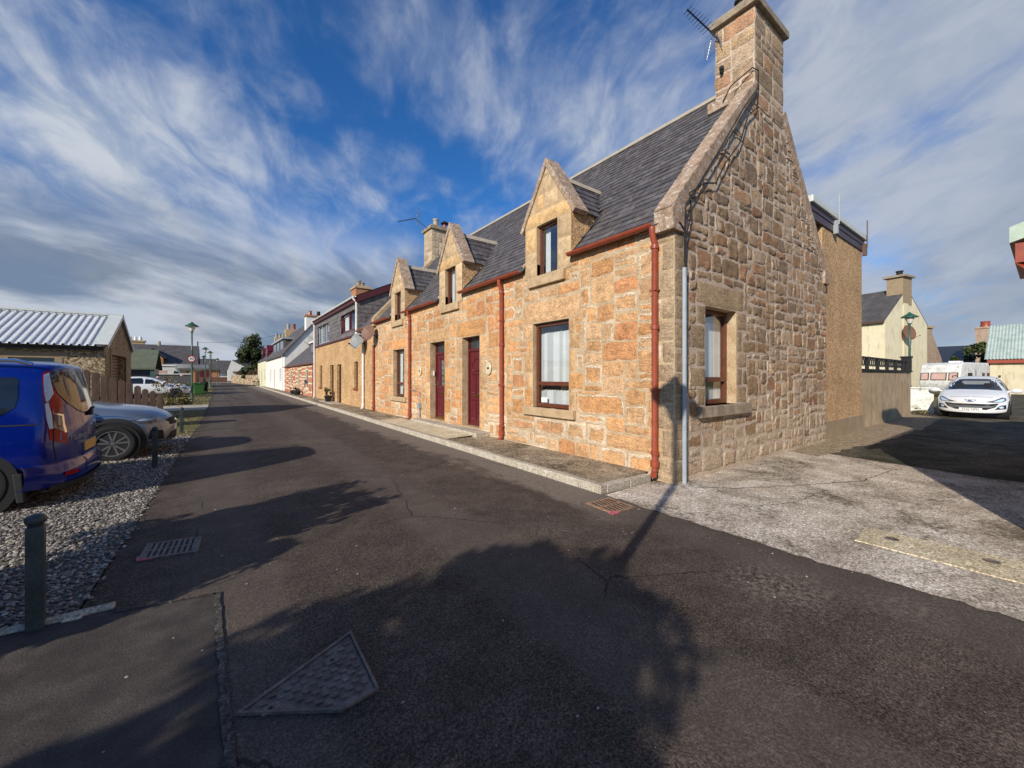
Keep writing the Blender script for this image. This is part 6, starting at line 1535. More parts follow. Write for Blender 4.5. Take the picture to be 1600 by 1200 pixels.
w3 = root('far_grey_house', 'far house with grey roof behind the brick bungalow', 'house', (0, 170, 0)); b = MB(); b.box(-1, 5, 172, 180, 0, 3); b.build('wall', 'white', w3, True); b = MB(); b.prism([(171, 2.8), (176, 7.2), (181, 2.8)], 'x', -2, 6); b.build('roof', 'slate_far', w3, True)
hl = MB(); vs = []
for i in range(41):
    a = radians(-80 + 4 * i) ; r_ = 700; vs += [(r_ * sin(a), r_ * cos(a), -1), (r_ * sin(a), r_ * cos(a), 9 + 6 * mnoise.noise(Vector((i * .31, 2, 0))))]
hl.add(vs, [(2 * i, 2 * i + 2, 2 * i + 3, 2 * i + 1) for i in range(40)]); kind(hl.build('hills', 'leaf'))

# rose bush and ground plants on the left bed
rb_ = root('rose_bush', 'leggy rose bush with a few pale pink blooms beside the white car', 'rose bush', (-2.1, 29, 0))
b = MB()
for k in range(9):
    a = rr.uniform(0, 6.28); p = Vector((-2.15, 29, 0)); t = p + Vector((cos(a) * .55, sin(a) * .4, rr.uniform(.8, 1.45))); b.tube([p, p.lerp(t, .5) + Vector((0, 0, .12)), t], [.014, .01, .005], 5)
b.build('stem', 'bark', rb_, True)
b = MB(); leaves(b, (-2.15, 29, .95), (.85, .5, .62), 420, .1, rr, 14, .5); b.build('foliage', 'leafy', rb_, True)
b = MB(); 
for p in ((-2.7, 28.8, 1.45), (-2.4, 28.7, 1.2), (-1.7, 28.8, 1.55), (-1.8, 28.7, 1.05), (-2.2, 28.7, .8)): vs, fs = sphere_vs(.075, 8, 5); b.add([(v[0] + p[0], v[1] + p[1], v[2] * .7 + p[2]) for v in vs], fs)
b.build('bloom', 'petal', rb_, True, smooth=True)
gc = MB(); 
for k in range(9): leaves(gc, (-2.6 + k * .15, 27.4 + rr.uniform(-.8, .8), .16), (.4, .4, .22), 130, .11, rr, 6)
o = gc.build('ground_cover', 'leafy'); o['kind'] = 'stuff'; o['label'] = 'low yellow green plants in the bed below the rose bush'; o['category'] = 'ground cover'
tg = MB()
for i in range(2600):
    x_, y_ = rr.uniform(-4.5, -.5), rr.uniform(13.2, 60) ; 
    if 20 < y_ < 24.8: continue
    h_ = rr.uniform(.03, .09) * (1 + (y_ > 25) * .5); a = rr.uniform(0, 6.28); tg.add([(x_ - .02 * cos(a), y_ - .02 * sin(a), 0), (x_ + .02 * cos(a), y_ + .02 * sin(a), 0), (x_ + rr.uniform(-.05, .05), y_ + rr.uniform(-.05, .05), h_)], [(0, 1, 2)], 0, (.9, .9, .9))
o = tg.build('grass', 'leafy'); o['kind'] = 'stuff'; o['label'] = 'thin tufts of yellowish grass on the left verge'; o['category'] = 'grass'

# ------------------------------------------------------------------ things behind the viewpoint whose shadows fall into the picture
hd = root('clipped_conifer', 'clipped bushy conifer just outside the left of the frame', 'conifer', (-2.6, 3.1, 0))
b = MB(); trunk(b, (-2.7, 3.2, 0), (-2.7, 3.2, 1.6), .09, rr, 5, .5); b.build('trunk', 'bark', hd, True)
b = MB(); leaves(b, (-2.62, 3.58, 1.12), (1.05, .95, 1.05), 9000, .13, random.Random(78), 90, .42); b.build('crown', 'leaf', hd, True)
tb = root('street_tree', 'small bushy tree behind the viewpoint', 'tree', (-4.6, -1.6, 0))
TC = Vector((.42, 1.5, 0)) - Vector((.922, .387, 0)) * (3.1 / math.tan(radians(ELEV)))
b = MB(); trunk(b, (TC.x, TC.y, 0), (TC.x, TC.y, 3.2), .1, random.Random(5), 9, 1.0); b.build('trunk', 'bark', tb, True)
b = MB(); leaves(b, (TC.x, TC.y, 3.1), (1.2, 1.2, .85), 11500, .14, random.Random(77), 80, .45); leaves(b, (TC.x, TC.y, 3.1), (1.3, 1.3, .95), 800, .11, random.Random(71), 60, .2); b.build('crown', 'leaf', tb, True)
# ------------------------------------------------------------------ vehicles
def carbody(st, warp=None, lev=2, arches=(), ar=.36, aw=.35, halfw=.9):
    vs = []; fs = []; ringn = None
    for (x, zb, zm, zl, zt, wb, wm, wl_, wt) in st:
        half = [(0, zb), (wb * .8, zb), (wb, zb + .07), (wm, zm), (wl_, zl), (wt, zt - .035), (wt * .62, zt), (0, zt + .012)]
        r = [(x, a, b) for a, b in half] + [(x, -a, b) for a, b in half[1:-1][::-1]]
        ringn = len(r); vs += r
    n = len(st)
    for i in range(n - 1):
        for k in range(ringn): fs.append((i * ringn + k, i * ringn + (k + 1) % ringn, (i + 1) * ringn + (k + 1) % ringn, (i + 1) * ringn + k))
    def cap(o, flip):
        h = 7
        for k in range(h):
            a, b, c, d = o + k, o + k + 1, o + (ringn - k - 1) % ringn + 0, o + (ringn - k) % ringn
            q = [a, b, o + (ringn - k - 1), o + (ringn - k) % ringn]
            q2 = []
            for z_ in q:
                if z_ not in q2: q2.append(z_)
            if len(q2) >= 3: fs.append(tuple(q2 if not flip else q2[::-1]))
    cap(0, True); cap((n - 1) * ringn, False)
    me = bpy.data.meshes.new('b'); me.from_pydata(vs, [], fs)
    bm = bmesh.new(); bm.from_mesh(me); bmesh.ops.recalc_face_normals(bm, faces=bm.faces); bm.to_mesh(me); bm.free()
    o = bpy.data.objects.new('b', me); COL.objects.link(o)
    m = o.modifiers.new('s', 'SUBSURF'); m.levels = lev; m.render_levels = lev
    cutters = []
    bpy.context.view_layer.update()
    me2 = bpy.data.meshes.new_from_object(o.evaluated_get(bpy.context.evaluated_depsgraph_get()))
    bpy.data.objects.remove(o)
    if warp:
        for v in me2.vertices: v.co = warp(v.co.copy())
    o = bpy.data.objects.new('b', me2); COL.objects.link(o)
    for (ax, az) in arches:
        for s in (-1, 1):
            c = MB(); c.lathe([(ar, -aw / 2), (ar, aw / 2)], 32, (ax, s * (halfw - aw / 2 + .12), az), 0, 'y'); co = c.build('cut', 'matt'); cutters.append(co)
            md = o.modifiers.new('bo', 'BOOLEAN'); md.operation = 'DIFFERENCE'; md.object = co; md.solver = 'EXACT'
    if cutters:
        bpy.context.view_layer.update()
        me3 = bpy.data.meshes.new_from_object(o.evaluated_get(bpy.context.evaluated_depsgraph_get()))
    else: me3 = me2
    bpy.data.objects.remove(o)
    for c in cutters: bpy.data.objects.remove(c)
    return me2, me3
def setbody(me, name, mats, parent):
    me.materials.clear()
    for k in mats: me.materials.append(M[k])
    me.polygons.foreach_set('material_index', [0] * len(me.polygons))
    me.polygons.foreach_set('use_smooth', [True] * len(me.polygons))
    try: me.set_sharp_from_angle(angle=radians(38))
    except Exception: pass
    me.name = name; o = bpy.data.objects.new(name, me); COL.objects.link(o); o.parent = parent; WM[o] = WM[parent]; return o
class Skin:
    """lays window, lamp and trim outlines on a body surface"""
    def __init__(s, me): s.b = BVHTree.FromPolygons([v.co.copy() for v in me.vertices], [list(p.vertices) for p in me.polygons])
    RAYS = {'left': ((0, -1, 0), lambda p: (p[0], 4, p[1])), 'right': ((0, 1, 0), lambda p: (p[0], -4, p[1])),
            'front': ((-1, 0, 0), lambda p: (6, p[0], p[1])), 'rear': ((1, 0, 0), lambda p: (-6, p[0], p[1])), 'top': ((0, 0, -1), lambda p: (p[0], p[1], 5))}
    def patch(s, poly, side, name, mat, parent, off=.004, step=.06, thick=.012, label=None, mirror=False, rim=None):
        d, f = s.RAYS[side]; d = Vector(d)
        bd = []
        for i in range(len(poly)):
            a, b = Vector(poly[i]), Vector(poly[(i + 1) % len(poly)]); n = max(1, int((b - a).length / step))
            bd += [a.lerp(b, k / n) for k in range(n)]
        xs = [p.x for p in bd]; ys = [p.y for p in bd]; pts = list(bd)
        def ins(p):
            c = False; j = len(bd) - 1
            for i in range(len(bd)):
                if (bd[i].y > p.y) != (bd[j].y > p.y) and p.x < (bd[j].x - bd[i].x) * (p.y - bd[i].y) / (bd[j].y - bd[i].y) + bd[i].x: c = not c
                j = i
            return c
        x = min(xs) + step / 2
        while x < max(xs):
            y = min(ys) + step / 2
            while y < max(ys):
                p = Vector((x, y))
                if ins(p) and min((p - q).length for q in bd) > step * .45: pts.append(p)
                y += step
            x += step
        nb = len(bd)
        vo, _, fo, _, _, _ = delaunay_2d_cdt(pts, [(i, (i + 1) % nb) for i in range(nb)], [list(range(nb))], 1, 1e-6)
        P = []; last = None
        for p in vo:
            o = Vector(f((p.x, p.y))); h = s.b.ray_cast(o, d)
            if h[0] is None:
                h = s.b.find_nearest(o + d * 3.5); q = h[0]
            else: q = h[0]
            P.append(q)
        n = len(P)
        mb = MB()
        vs = [q - d * off for q in P] + [q - d * off + d * thick for q in P]
        cnt = {}
        for fc in fo:
            for k in range(len(fc)):
                e = (fc[k], fc[(k + 1) % len(fc)]); cnt[tuple(sorted(e))] = cnt.get(tuple(sorted(e)), 0) + 1
        fs = [list(fc) for fc in fo] + [[a, b, b + n, a + n] for (a, b), c in cnt.items() if c == 1]
        mb.add(vs, fs)
        o = mb.build(name, mat, parent, smooth=True, angle=45, label=label)
        if mirror: s.patch([(-p[0], p[1]) for p in poly] if side in ('front', 'rear') else poly, {'left': 'right', 'right': 'left'}.get(side, side), name, mat, parent, off, step, thick, label)
        return o
def rrect(x0, x1, y0, y1, r, n=4):
    o = []
    for cx, cy, a in ((x1 - r, y1 - r, 0), (x0 + r, y1 - r, 90), (x0 + r, y0 + r, 180), (x1 - r, y0 + r, 270)):
        for k in range(n + 1): t = radians(a + 90 * k / n); o.append((cx + r * cos(t), cy + r * sin(t)))
    return o
def wheel(parent, x, y, r, rim, w_=.2, spokes=5, side=1, style='double'):
    """wheel axis along Y, outer face towards side*Y"""
    Mx = Matrix.Translation((x, y, r)) @ Matrix.Diagonal((1, side, 1, 1))
    b = MB(); b.M = Mx; h = w_ / 2
    b.lathe([(rim * .98, -h), (r * .93, -h), (r, -h * .7), (r, h * .7), (r * .95, h * .98), (r * .88, h * 1.02), (rim * 1.04, h * .94), (rim, h * .8), (rim * .95, 0)], 40, (0, 0, 0), 0, 'y')
    o = b.build('wheel', 'tyre', parent, smooth=True, angle=30)
    b = MB(); b.M = Mx
    b.lathe([(rim * 1.0, h * .8), (rim, h * .9), (rim * .93, h * .9), (rim * .9, h * .3), (rim * .9, 0)], 36, (0, 0, 0), 0, 'y', caps=False)
    b.lathe([(rim * .2, h * .3), (rim * .2, h * .72), (rim * .14, h * .78), (.001, h * .78)], 20, (0, 0, 0), 0, 'y')
    for k in range(spokes):
        a = 2 * pi * k / spokes + .3
        for da in ((-.16, .16) if style == 'double' else (0,)):
            ca, sa = cos(a + da * .5), sin(a + da * .5); cb_, sb = cos(a + da * 1.6), sin(a + da * 1.6); t = rim * .06
            p0 = Vector((ca, 0, sa)) * rim * .12; p1 = Vector((cb_, 0, sb)) * rim * .95; n = Vector((-sa, 0, ca)) * t
            y0_, y1_ = h * .45, h * .8
            b.add([p0 - n + Vector((0, y0_, 0)), p0 + n + Vector((0, y0_, 0)), p1 + n + Vector((0, y0_, 0)), p1 - n + Vector((0, y0_, 0)), p0 - n + Vector((0, y1_, 0)), p0 + n + Vector((0, y1_, 0)), p1 + n + Vector((0, y1_, 0)), p1 - n + Vector((0, y1_, 0))],
                  [(4, 5, 6, 7), (0, 1, 5, 4), (1, 2, 6, 5), (2, 3, 7, 6), (3, 0, 4, 7)])
    b.build('rim', 'alloy', o, smooth=True, angle=30)
    b = MB(); b.M = Mx; b.lathe([(rim * .9, -h * .2), (rim * .9, h * .05), (.001, h * .05)], 30, (0, 0, 0), 0, 'y'); b.build('brake_disc', 'matt', o)
    return o
def well(parent, x, z, r, halfw):
    for s in (-1, 1):
        b = MB(); b.lathe([(r - .008, 0), (r - .008, .28)], 28, (x, s * (halfw - .30) if s > 0 else -(halfw - .02), z), 0, 'y'); b.build('wheel_well', 'matt', parent)

# --- blue van: nose to -X, rear to the street
VX = -1.40 - 2.2
van = root('blue_van', 'deep blue people carrier van parked tail to the street on the gravel', 'van', (VX, 7.66, 0), pi)
vz = 1.66
S = lambda x, zb, zt, k=1.0: (x, zb, .62, 1.02, zt, .84 * k, .905 * k, .885 * k, .71 * k)
stv = [(-2.2, .34, .62, 1.02, 1.60, .80, .83, .80, .64), (-2.185, .32, .62, 1.02, 1.64, .83, .885, .86, .69), (-2.1, .3, .62, 1.02, vz, .85, .905, .885, .715), (-1.7, .24, .6, 1.02, vz + .02, .86, .91, .89, .73),
       S(-1.0, .22, vz + .03), S(0, .22, vz + .03), (.55, .22, .6, 1.0, vz, .84, .905, .885, .70), (1.2, .22, .6, .98, 1.28, .84, .9, .87, .76), (1.75, .24, .55, .88, 1.02, .82, .87, .83, .7), (2.1, .28, .5, .76, .86, .74, .78, .72, .6), (2.18, .32, .48, .7, .78, .6, .66, .6, .5)]
def vwarp(c):
    if c.x < -1.4:
        k = min(1, (-1.4 - c.x) / .8)
        c.x += k * (.20 * (abs(c.y) / .9) ** 3 + .13 * max(0, c.z - .95) / .65)
    return c
uncut, body = carbody(stv, vwarp, 2, ((-1.42, .32), (1.3, .32)), .40, .36, .91)
sk_ = Skin(uncut)
setbody(body, 'body', ['blue'], van)
toL = lambda X: VX - X                              # world X -> local x (van turned round)
tl = [(toL(a), b) for a, b in [(-1.665, 1.53), (-1.635, 1.57), (-1.60, 1.56), (-1.545, 1.3), (-1.52, 1.2), (-1.475, .85), (-1.475, .69), (-1.57, .77), (-1.585, .95)]]
sk_.patch(tl, 'left', 'tail_light', 'red', van, .006, .04)
sk_.patch([(toL(a), b) for a, b in [(-1.65, 1.52), (-1.617, 1.545), (-1.57, 1.30), (-1.585, 1.235), (-1.605, 1.2), (-1.625, 1.3)]], 'left', 'tail_light_lens', 'lens', van, .010, .03)
sk_.patch([(toL(a), b) for a, b in [(-1.612, 1.18), (-1.595, 1.2), (-1.565, 1.06), (-1.548, .9), (-1.57, .89), (-1.59, 1.0)]], 'left', 'tail_light_lens', 'lens', van, .010, .03)
sk_.patch([(toL(a), b) for a, b in [(-1.555, 1.065), (-1.505, 1.03), (-1.485, .84), (-1.545, .905)]], 'left', 'reversing_lamp', 'lensdark', van, .010, .03)
sk_.patch([(toL(a), b) for a, b in [(-1.56, 1.08), (-1.5, 1.045), (-1.475, .83), (-1.487, .83), (-1.507, 1.03), (-1.557, 1.065)]], 'left', 'reversing_lamp_rim', 'chrome', van, .012, .03)
# mirrored lamp on the far side of the tail
sk_.patch([(p[0], p[1]) for p in tl], 'right', 'tail_light', 'red', van, .006, .05)
# local y of world Y: y = 7.66 - Y
ry = lambda Y: 7.66 - Y
sk_.patch([(.70, 1.52), (.62, 1.56), (-.62, 1.56), (-.70, 1.50), (-.74, 1.08), (-.70, 1.02), (-.15, .985), (.1, 1.0), (.36, 1.07), (.55, 1.17), (.66, 1.3)], 'rear', 'rear_window', 'darkglass', van, .008, .08)
sk_.patch([(.755, 1.60), (.745, 1.60), (.79, 1.25), (.80, .7), (.74, .36), (.75, .36), (.812, .7), (.80, 1.25)], 'rear', 'hatch_seam', 'matt', van, .003, .06)
sk_.patch(rrect(-.27, .27, .545, .665, .02), 'rear', 'number_plate', 'yplate', van, .014, .08)
tx = MB(); tx.M = Matrix.Translation((-2.155, .0, .0))
for (txt, sz, y_, z_) in (('TOURNEO', .085, .40, .745), ('CONNECT', .05, .33, .675)):
    tx.text(txt, sz, Matrix.Translation((-.045, y_, z_)) @ Matrix(((0, 0, -1, 0), (-1, 0, 0, 0), (0, 1, 0, 0), (0, 0, 0, 1))), ext=.004)
tx.M = None; o = tx.build('lettering', 'greypl', van)
def stick(o, side):
    d, f = sk_.RAYS[side]
    for v in o.data.vertices:
        h = sk_.b.ray_cast(Vector((-6, v.co.y, v.co.z)), Vector((1, 0, 0)))
        if h[0] is not None: v.co.x = h[0].x - .006 - (.003 if v.co.x < -2.2 else 0)
stick(o, 'rear')
sk_.patch(rrect(-.34, -.24, .84, .90, .008), 'rear', 'badge', 'chrome', van, .010, .05)
sk_.patch([(toL(a), b) for a, b in [(-2.6, 1.5), (-1.86, 1.49), (-1.825, 1.46), (-1.815, 1.25), (-1.83, 1.15), (-1.95, 1.05), (-2.05, 1.02), (-2.6, 1.02)]], 'left', 'side_window', 'darkglass', van, .006, .07)
sk_.patch([(toL(a), b) for a, b in [(-3.6, .985), (-1.60, .96), (-1.60, .945), (-3.6, .965)]], 'left', 'swage_seam', 'matt', van, .003, .08)
# bumper, wiper, rail, flap
b = MB(); n = 17; prof = [(.0, .24), (.055, .22), (.075, .30), (.07, .44), (.045, .49), (-.03, .50)]
vs = []
for i in range(n):
    t = -1 + 2 * i / (n - 1); yy = .925 * t; back = -2.165 + .20 * abs(t) ** 3.2
    if abs(t) > .985: back += .18
    for (a, z_) in prof: vs.append((back - a, yy * (1 + a * .05), z_))
m_ = len(prof); b.add(vs, [(i * m_ + k, (i + 1) * m_ + k, (i + 1) * m_ + k + 1, i * m_ + k + 1) for i in range(n - 1) for k in range(m_ - 1)]); b.build('rear_bumper', 'blue', van, smooth=True, angle=50)
b = MB(); vs = []
for i in range(n):
    t = -1 + 2 * i / (n - 1); back = -2.17 + .20 * abs(t) ** 3.2
    for (a, z_) in ((.0, .2), (.06, .185), (.078, .25)): vs.append((back - a, .9 * t, z_))
b.add(vs, [(i * 3 + k, (i + 1) * 3 + k, (i + 1) * 3 + k + 1, i * 3 + k + 1) for i in range(n - 1) for k in range(2)]); b.build('bumper_valance', 'cladding', van, smooth=True)
b = MB(); vs = []
for i in range(9):
    t = .62 + .22 * i / 8; back = -2.17 + .20 * t ** 3.2 - .078
    vs += [(back - .004, .925 * t, .33), (back - .004, .925 * t, .375)]
b.add(vs, [(2 * i, 2 * i + 2, 2 * i + 3, 2 * i + 1) for i in range(8)]); b.build('rear_reflector', 'red', van)
b = MB(); vs = []
for i in range(7):
    t = -.62 - .2 * i / 6; back = -2.17 + .20 * abs(t) ** 3.2 - .08
    vs += [(back - .004, .925 * t, .28), (back - .004, .925 * t, .42)]
b.add(vs, [(2 * i, 2 * i + 2, 2 * i + 3, 2 * i + 1) for i in range(6)]); b.build('bumper_plate', 'wplate', van)
b = MB(); b.tube([(-2.16, 0.0, 1.02), (-2.2, .0, 1.03), (-2.185, -.25, 1.075)], .014, 6); b.tube([(-2.175, -.02, 1.05), (-2.16, -.42, 1.06)], .012, 6); b.box(-2.22, -2.13, -.06, .06, .985, 1.045); b.build('rear_wiper', 'matt', van, smooth=True)
for s in (-1, 1):
    b = MB(); b.tube([(-1.86, s * .68, vz - .02), (-1.74, s * .69, vz + .02), (-1.2, s * .70, vz + .035), (.3, s * .68, vz + .03), (.45, s * .67, vz - .01)], .022, 8); b.build('roof_rail', 'chrome', van, smooth=True)
    b = MB(); b.prism([(-1.86, .10), (-1.80, .10), (-1.77, .42), (-1.84, .42)], 'y', s * .87 - .05, s * .87 + .05); b.build('mud_flap', 'cladding', van, bevel=.01)
    wheel(van, -1.42, s * .80, .32, .2, .2, 5, s); wheel(van, 1.3, s * .80, .32, .2, .2, 5, s)
well(van, -1.42, .32, .41, .91); well(van, 1.3, .32, .41, .91)

# --- silver blue car: nose to the street
car = root('silver_car', 'silver blue crossover car parked nose to the street beyond the van', 'car', (-2.92, 10.68, 0))
stk = [(-2.15, .4, .6, .9, 1.0, .7, .76, .72, .55), (-2.1, .3, .6, .95, 1.2, .78, .86, .8, .58), (-1.6, .24, .58, .97, 1.45, .84, .9, .84, .58), (-.6, .22, .56, .97, 1.5, .85, .9, .85, .58), (.1, .22, .56, .96, 1.45, .85, .9, .86, .60), (.75, .22, .56, .95, 1.12, .85, .9, .86, .68), (1.02, .22, .56, .93, 1.0, .85, .9, .85, .72),
       (1.4, .22, .55, .88, .955, .85, .9, .84, .70), (1.8, .22, .52, .80, .90, .84, .885, .81, .66), (2.03, .22, .48, .70, .80, .80, .84, .77, .6), (2.14, .24, .44, .60, .70, .70, .74, .68, .5), (2.2, .27, .40, .52, .60, .6, .64, .58, .4)]
def kwarp(c):
    if c.x > 1.5: c.x -= min(1, (c.x - 1.5) / .7) * .30 * (abs(c.y) / .9) ** 2.6
    return c
uncut, body = carbody(stk, kwarp, 2, ((1.4, .31), (-1.3, .31)), .37, .34, .9)
sk2 = Skin(uncut); setbody(body, 'body', ['silver'], car)
sk2.patch([(1.03, .99), (.8, 1.07), (.2, 1.4), (-1.4, 1.4), (-1.8, 1.0)], 'right', 'side_window', 'darkglass', car, .005, .09)
sk2.patch([(.95, .72), (1.02, .62), (.3, .52), (.2, .56), (.2, -.56), (.3, -.52), (1.02, -.62), (.95, -.72)][:0] or [(.98, .66), (1.03, 0), (.98, -.66), (.32, -.52), (.3, .0), (.32, .52)], 'top', 'windscreen', 'darkglass', car, .005, .1)
for sd_ in ('right', 'left'):
    sk2.patch([(1.66, .685), (1.76, .735), (1.98, .70), (1.97, .625), (1.74, .63)], sd_, 'headlight', 'lensdark', car, .006, .04)
    sk2.patch([(1.70, .69), (1.78, .722), (1.95, .695), (1.8, .68)], sd_, 'headlight_lens', 'lens', car, .011, .04)
sk2.patch([(-.5, .66), (-.44, .56), (.44, .56), (.5, .66), (.3, .69), (-.3, .69)], 'front', 'grille', 'matt', car, .005, .06)
sk2.patch(rrect(-.08, .08, .60, .65, .02), 'front', 'badge', 'chrome', car, .012, .04)
sk2.patch([(-.55, .30), (-.4, .24), (.4, .24), (.55, .30), (.42, .42), (-.42, .42)], 'front', 'lower_intake', 'matt', car, .006, .06)
for s in (-1, 1):
    sk2.patch([(s * .62, .31), (s * .80, .33), (s * .79, .5), (s * .64, .48)], 'front', 'air_vent', 'matt', car, .008, .05)
    sk2.patch([(s * .4, .27), (s * .66, .30), (s * .6, .27), (s * .45, .22)], 'front', 'skid_trim', 'alloy', car, .012, .05)
sk2.patch(rrect(-.26, .26, .44, .55, .01), 'front', 'number_plate', 'wplate', car, .014, .08)
for s in (-1, 1):
    b = MB(); vs = []; n = 24
    for i in range(n + 1):
        t = radians(-18 + 216 * i / n); ct, st2 = cos(t), sin(t)
        for rr_, of in ((.372, -.05), (.372, .012), (.44, .012), (.455, -.03)):
            x_, z_ = 1.4 + rr_ * ct, .31 + rr_ * st2
            h = sk2.b.ray_cast(Vector((x_, s * 4, max(.3, min(.86, z_)))), Vector((0, -s, 0))); yb = abs(h[0].y) if h[0] else .88
            vs.append((x_, s * (yb + of), z_))
    b.add(vs, [(i * 4 + k, (i + 1) * 4 + k, (i + 1) * 4 + k + 1, i * 4 + k + 1) for i in range(n) for k in range(3)]); b.build('arch_cladding', 'cladding', car, smooth=True, angle=40)
    wheel(car, 1.4, s * .80, .31, .225, .21, 5, s); wheel(car, -1.3, s * .80, .31, .225, .21, 5, s)
    b = MB(); b.box(-.9, 1.05, s * .86 - .03, s * .86 + .03, .2, .34); b.build('sill_cladding', 'cladding', car, bevel=.02)
    b = MB(); b.M = Matrix.Translation((.72, s * .98, 1.0)) @ Matrix.Diagonal((.6, 1, .75, 1)); vs, fs = sphere_vs(.13, 12, 8); b.add(vs, fs); b.build('door_mirror', 'silver', car, smooth=True)
well(car, 1.4, .31, .375, .9); well(car, -1.3, .31, .375, .9)
sk2.patch([(.9, .73), (1.75, .70), (1.75, .69), (.9, .715)], 'right', 'bonnet_seam', 'matt', car, .002, .06)
sk2.patch([(1.2, .81), (1.45, .80), (1.66, .745), (1.6, .76), (1.42, .79), (1.2, .795)], 'right', 'wing_trim', 'chrome', car, .006, .04)

# --- far white hatchback on the left drive
wc = root('white_hatchback', 'white hatchback on the drive behind the rose bush', 'car', (-3.9, 37.9, 0))
u2, b2 = carbody(stk, kwarp, 2, ((1.4, .31), (-1.3, .31)), .36, .34, .9)
sk3 = Skin(u2); setbody(b2, 'body', ['carwhite'], wc)
sk3.patch([(.98, .97), (.78, 1.05), (.2, 1.37), (-.25, 1.39), (-.25, .98)], 'right', 'side_window', 'darkglass', wc, .006, .12)
sk3.patch([(-.33, .98), (-.33, 1.39), (-1.3, 1.36), (-1.7, 1.0)], 'right', 'side_window', 'darkglass', wc, .006, .12)
sk3.patch([(.98, .66), (1.03, 0), (.98, -.66), (.32, -.52), (.3, .0), (.32, .52)], 'top', 'windscreen', 'darkglass', wc, .006, .12)
sk3.patch([(1.6, .69), (1.76, .74), (1.98, .70), (1.9, .63)], 'right', 'headlight', 'lensdark', wc, .006, .06); sk3.patch([(1.6, .69), (1.76, .74), (1.98, .70), (1.9, .63)], 'left', 'headlight', 'lensdark', wc, .006, .06)
sk3.patch([(-.5, .40), (-.4, .28), (.4, .28), (.5, .40)], 'front', 'lower_intake', 'matt', wc, .006, .08)
b = MB(); b.M = Matrix.Translation((.72, -.98, 1.02)) @ Matrix.Diagonal((.7, 1, .75, 1)); vs, fs = sphere_vs(.13, 12, 8); b.add(vs, fs); b.build('door_mirror', 'carwhite', wc, smooth=True)
for s in (-1, 1): wheel(wc, 1.4, s * .8, .31, .21, .2, 5, s); wheel(wc, -1.3, s * .8, .31, .21, .2, 5, s)
well(wc, 1.4, .31, .365, .9); well(wc, -1.3, .31, .365, .9)

# --- white car in the lane, nose towards the viewer
pc = root('white_estate_car', 'white estate car facing the viewer at the end of the side lane', 'car', (23.45, 1.72, 0), pi + .02)
stp_ = [(-2.0, .4, .6, .9, 1.05, .7, .76, .72, .5), (-1.95, .3, .6, .95, 1.3, .76, .84, .8, .54), (-1.4, .22, .58, .97, 1.48, .8, .87, .83, .56), (-.5, .2, .56, .97, 1.52, .81, .875, .84, .57), (.12, .2, .56, .96, 1.46, .81, .875, .84, .57), (.7, .2, .56, .96, 1.17, .81, .875, .84, .64), (1.05, .2, .56, .94, 1.0, .81, .875, .83, .70),
        (1.45, .2, .55, .87, .92, .84, .89, .82, .64), (1.8, .2, .5, .77, .83, .84, .88, .79, .56), (1.98, .2, .45, .66, .73, .83, .86, .76, .5), (2.09, .22, .42, .56, .63, .80, .82, .70, .44)]
def pwarp(c):
    if c.x > 1.3: c.x -= min(1, (c.x - 1.3) / .7) * .40 * (abs(c.y) / .88) ** 2.6
    return c
u3, b3 = carbody(stp_, pwarp, 2, ((1.35, .31), (-1.25, .31)), .35, .32, .875)
sk4 = Skin(u3); setbody(b3, 'body', ['carwhite'], pc)
sk4.patch([(-.70, .985), (-.35, 1.02), (.35, 1.02), (.70, .985), (.50, 1.34), (.45, 1.385), (.28, 1.41), (-.28, 1.41), (-.45, 1.385), (-.50, 1.34)], 'front', 'windscreen', 'darkglass', pc, .006, .07)
sk4.patch(rrect(-.30, .38, 1.2, 1.33, .05), 'front', 'rear_window_view', 'greydish', pc, .0075, .06, .004)  # grey patch on the windscreen paints the light seen through the rear window
for yy in (.33, -.33): sk4.patch(rrect(yy - .1, yy + .1, 1.08, 1.25, .06), 'front', 'headrest', 'matt', pc, .0085, .05, .004)
sk4.patch([(.75, .995), (.55, 1.12), (.2, 1.36), (-1.4, 1.4), (-1.7, 1.0)], 'left', 'side_window', 'darkglass', pc, .006, .1, mirror=True)
sk4.patch([(-.64, .565), (-.4, .535), (.4, .535), (.64, .565), (.55, .42), (.36, .33), (-.36, .33), (-.55, .42)], 'front', 'grille', 'matt', pc, .006, .05)
for k in range(4): sk4.patch([(-.58 + k * .04, .495 - k * .036), (.58 - k * .04, .495 - k * .036), (.57 - k * .04, .483 - k * .036), (-.57 + k * .04, .483 - k * .036)], 'front', 'grille_bar', 'chrome' if k % 3 == 0 else 'greypl', pc, .012, .08)
sk4.patch(rrect(-.27, .27, .285, .39, .012), 'front', 'number_plate', 'wplate', pc, .016, .06)
tx = MB(); tx.text('SY62 NPN', .105, Matrix.Translation((2.1, 0, .337)) @ Matrix(((0, 0, 1, 0), (1, 0, 0, 0), (0, 1, 0, 0), (0, 0, 0, 1))), ext=.002, squash=.86); o = tx.build('plate_text', 'ink', pc)
for v in o.data.vertices:
    h = sk4.b.ray_cast(Vector((6, v.co.y, v.co.z)), Vector((-1, 0, 0))); v.co.x = (h[0].x if h[0] else 2.0) + .019
sk4.patch([(-.15, .675), (.15, .675), (.06, .60), (-.06, .60)], 'front', 'badge_recess', 'black', pc, .004, .05)
sk4.patch([(-.06, .65), (-.02, .665), (.03, .65), (.06, .62), (.0, .612), (-.04, .615)], 'front', 'badge', 'chrome', pc, .012, .03)
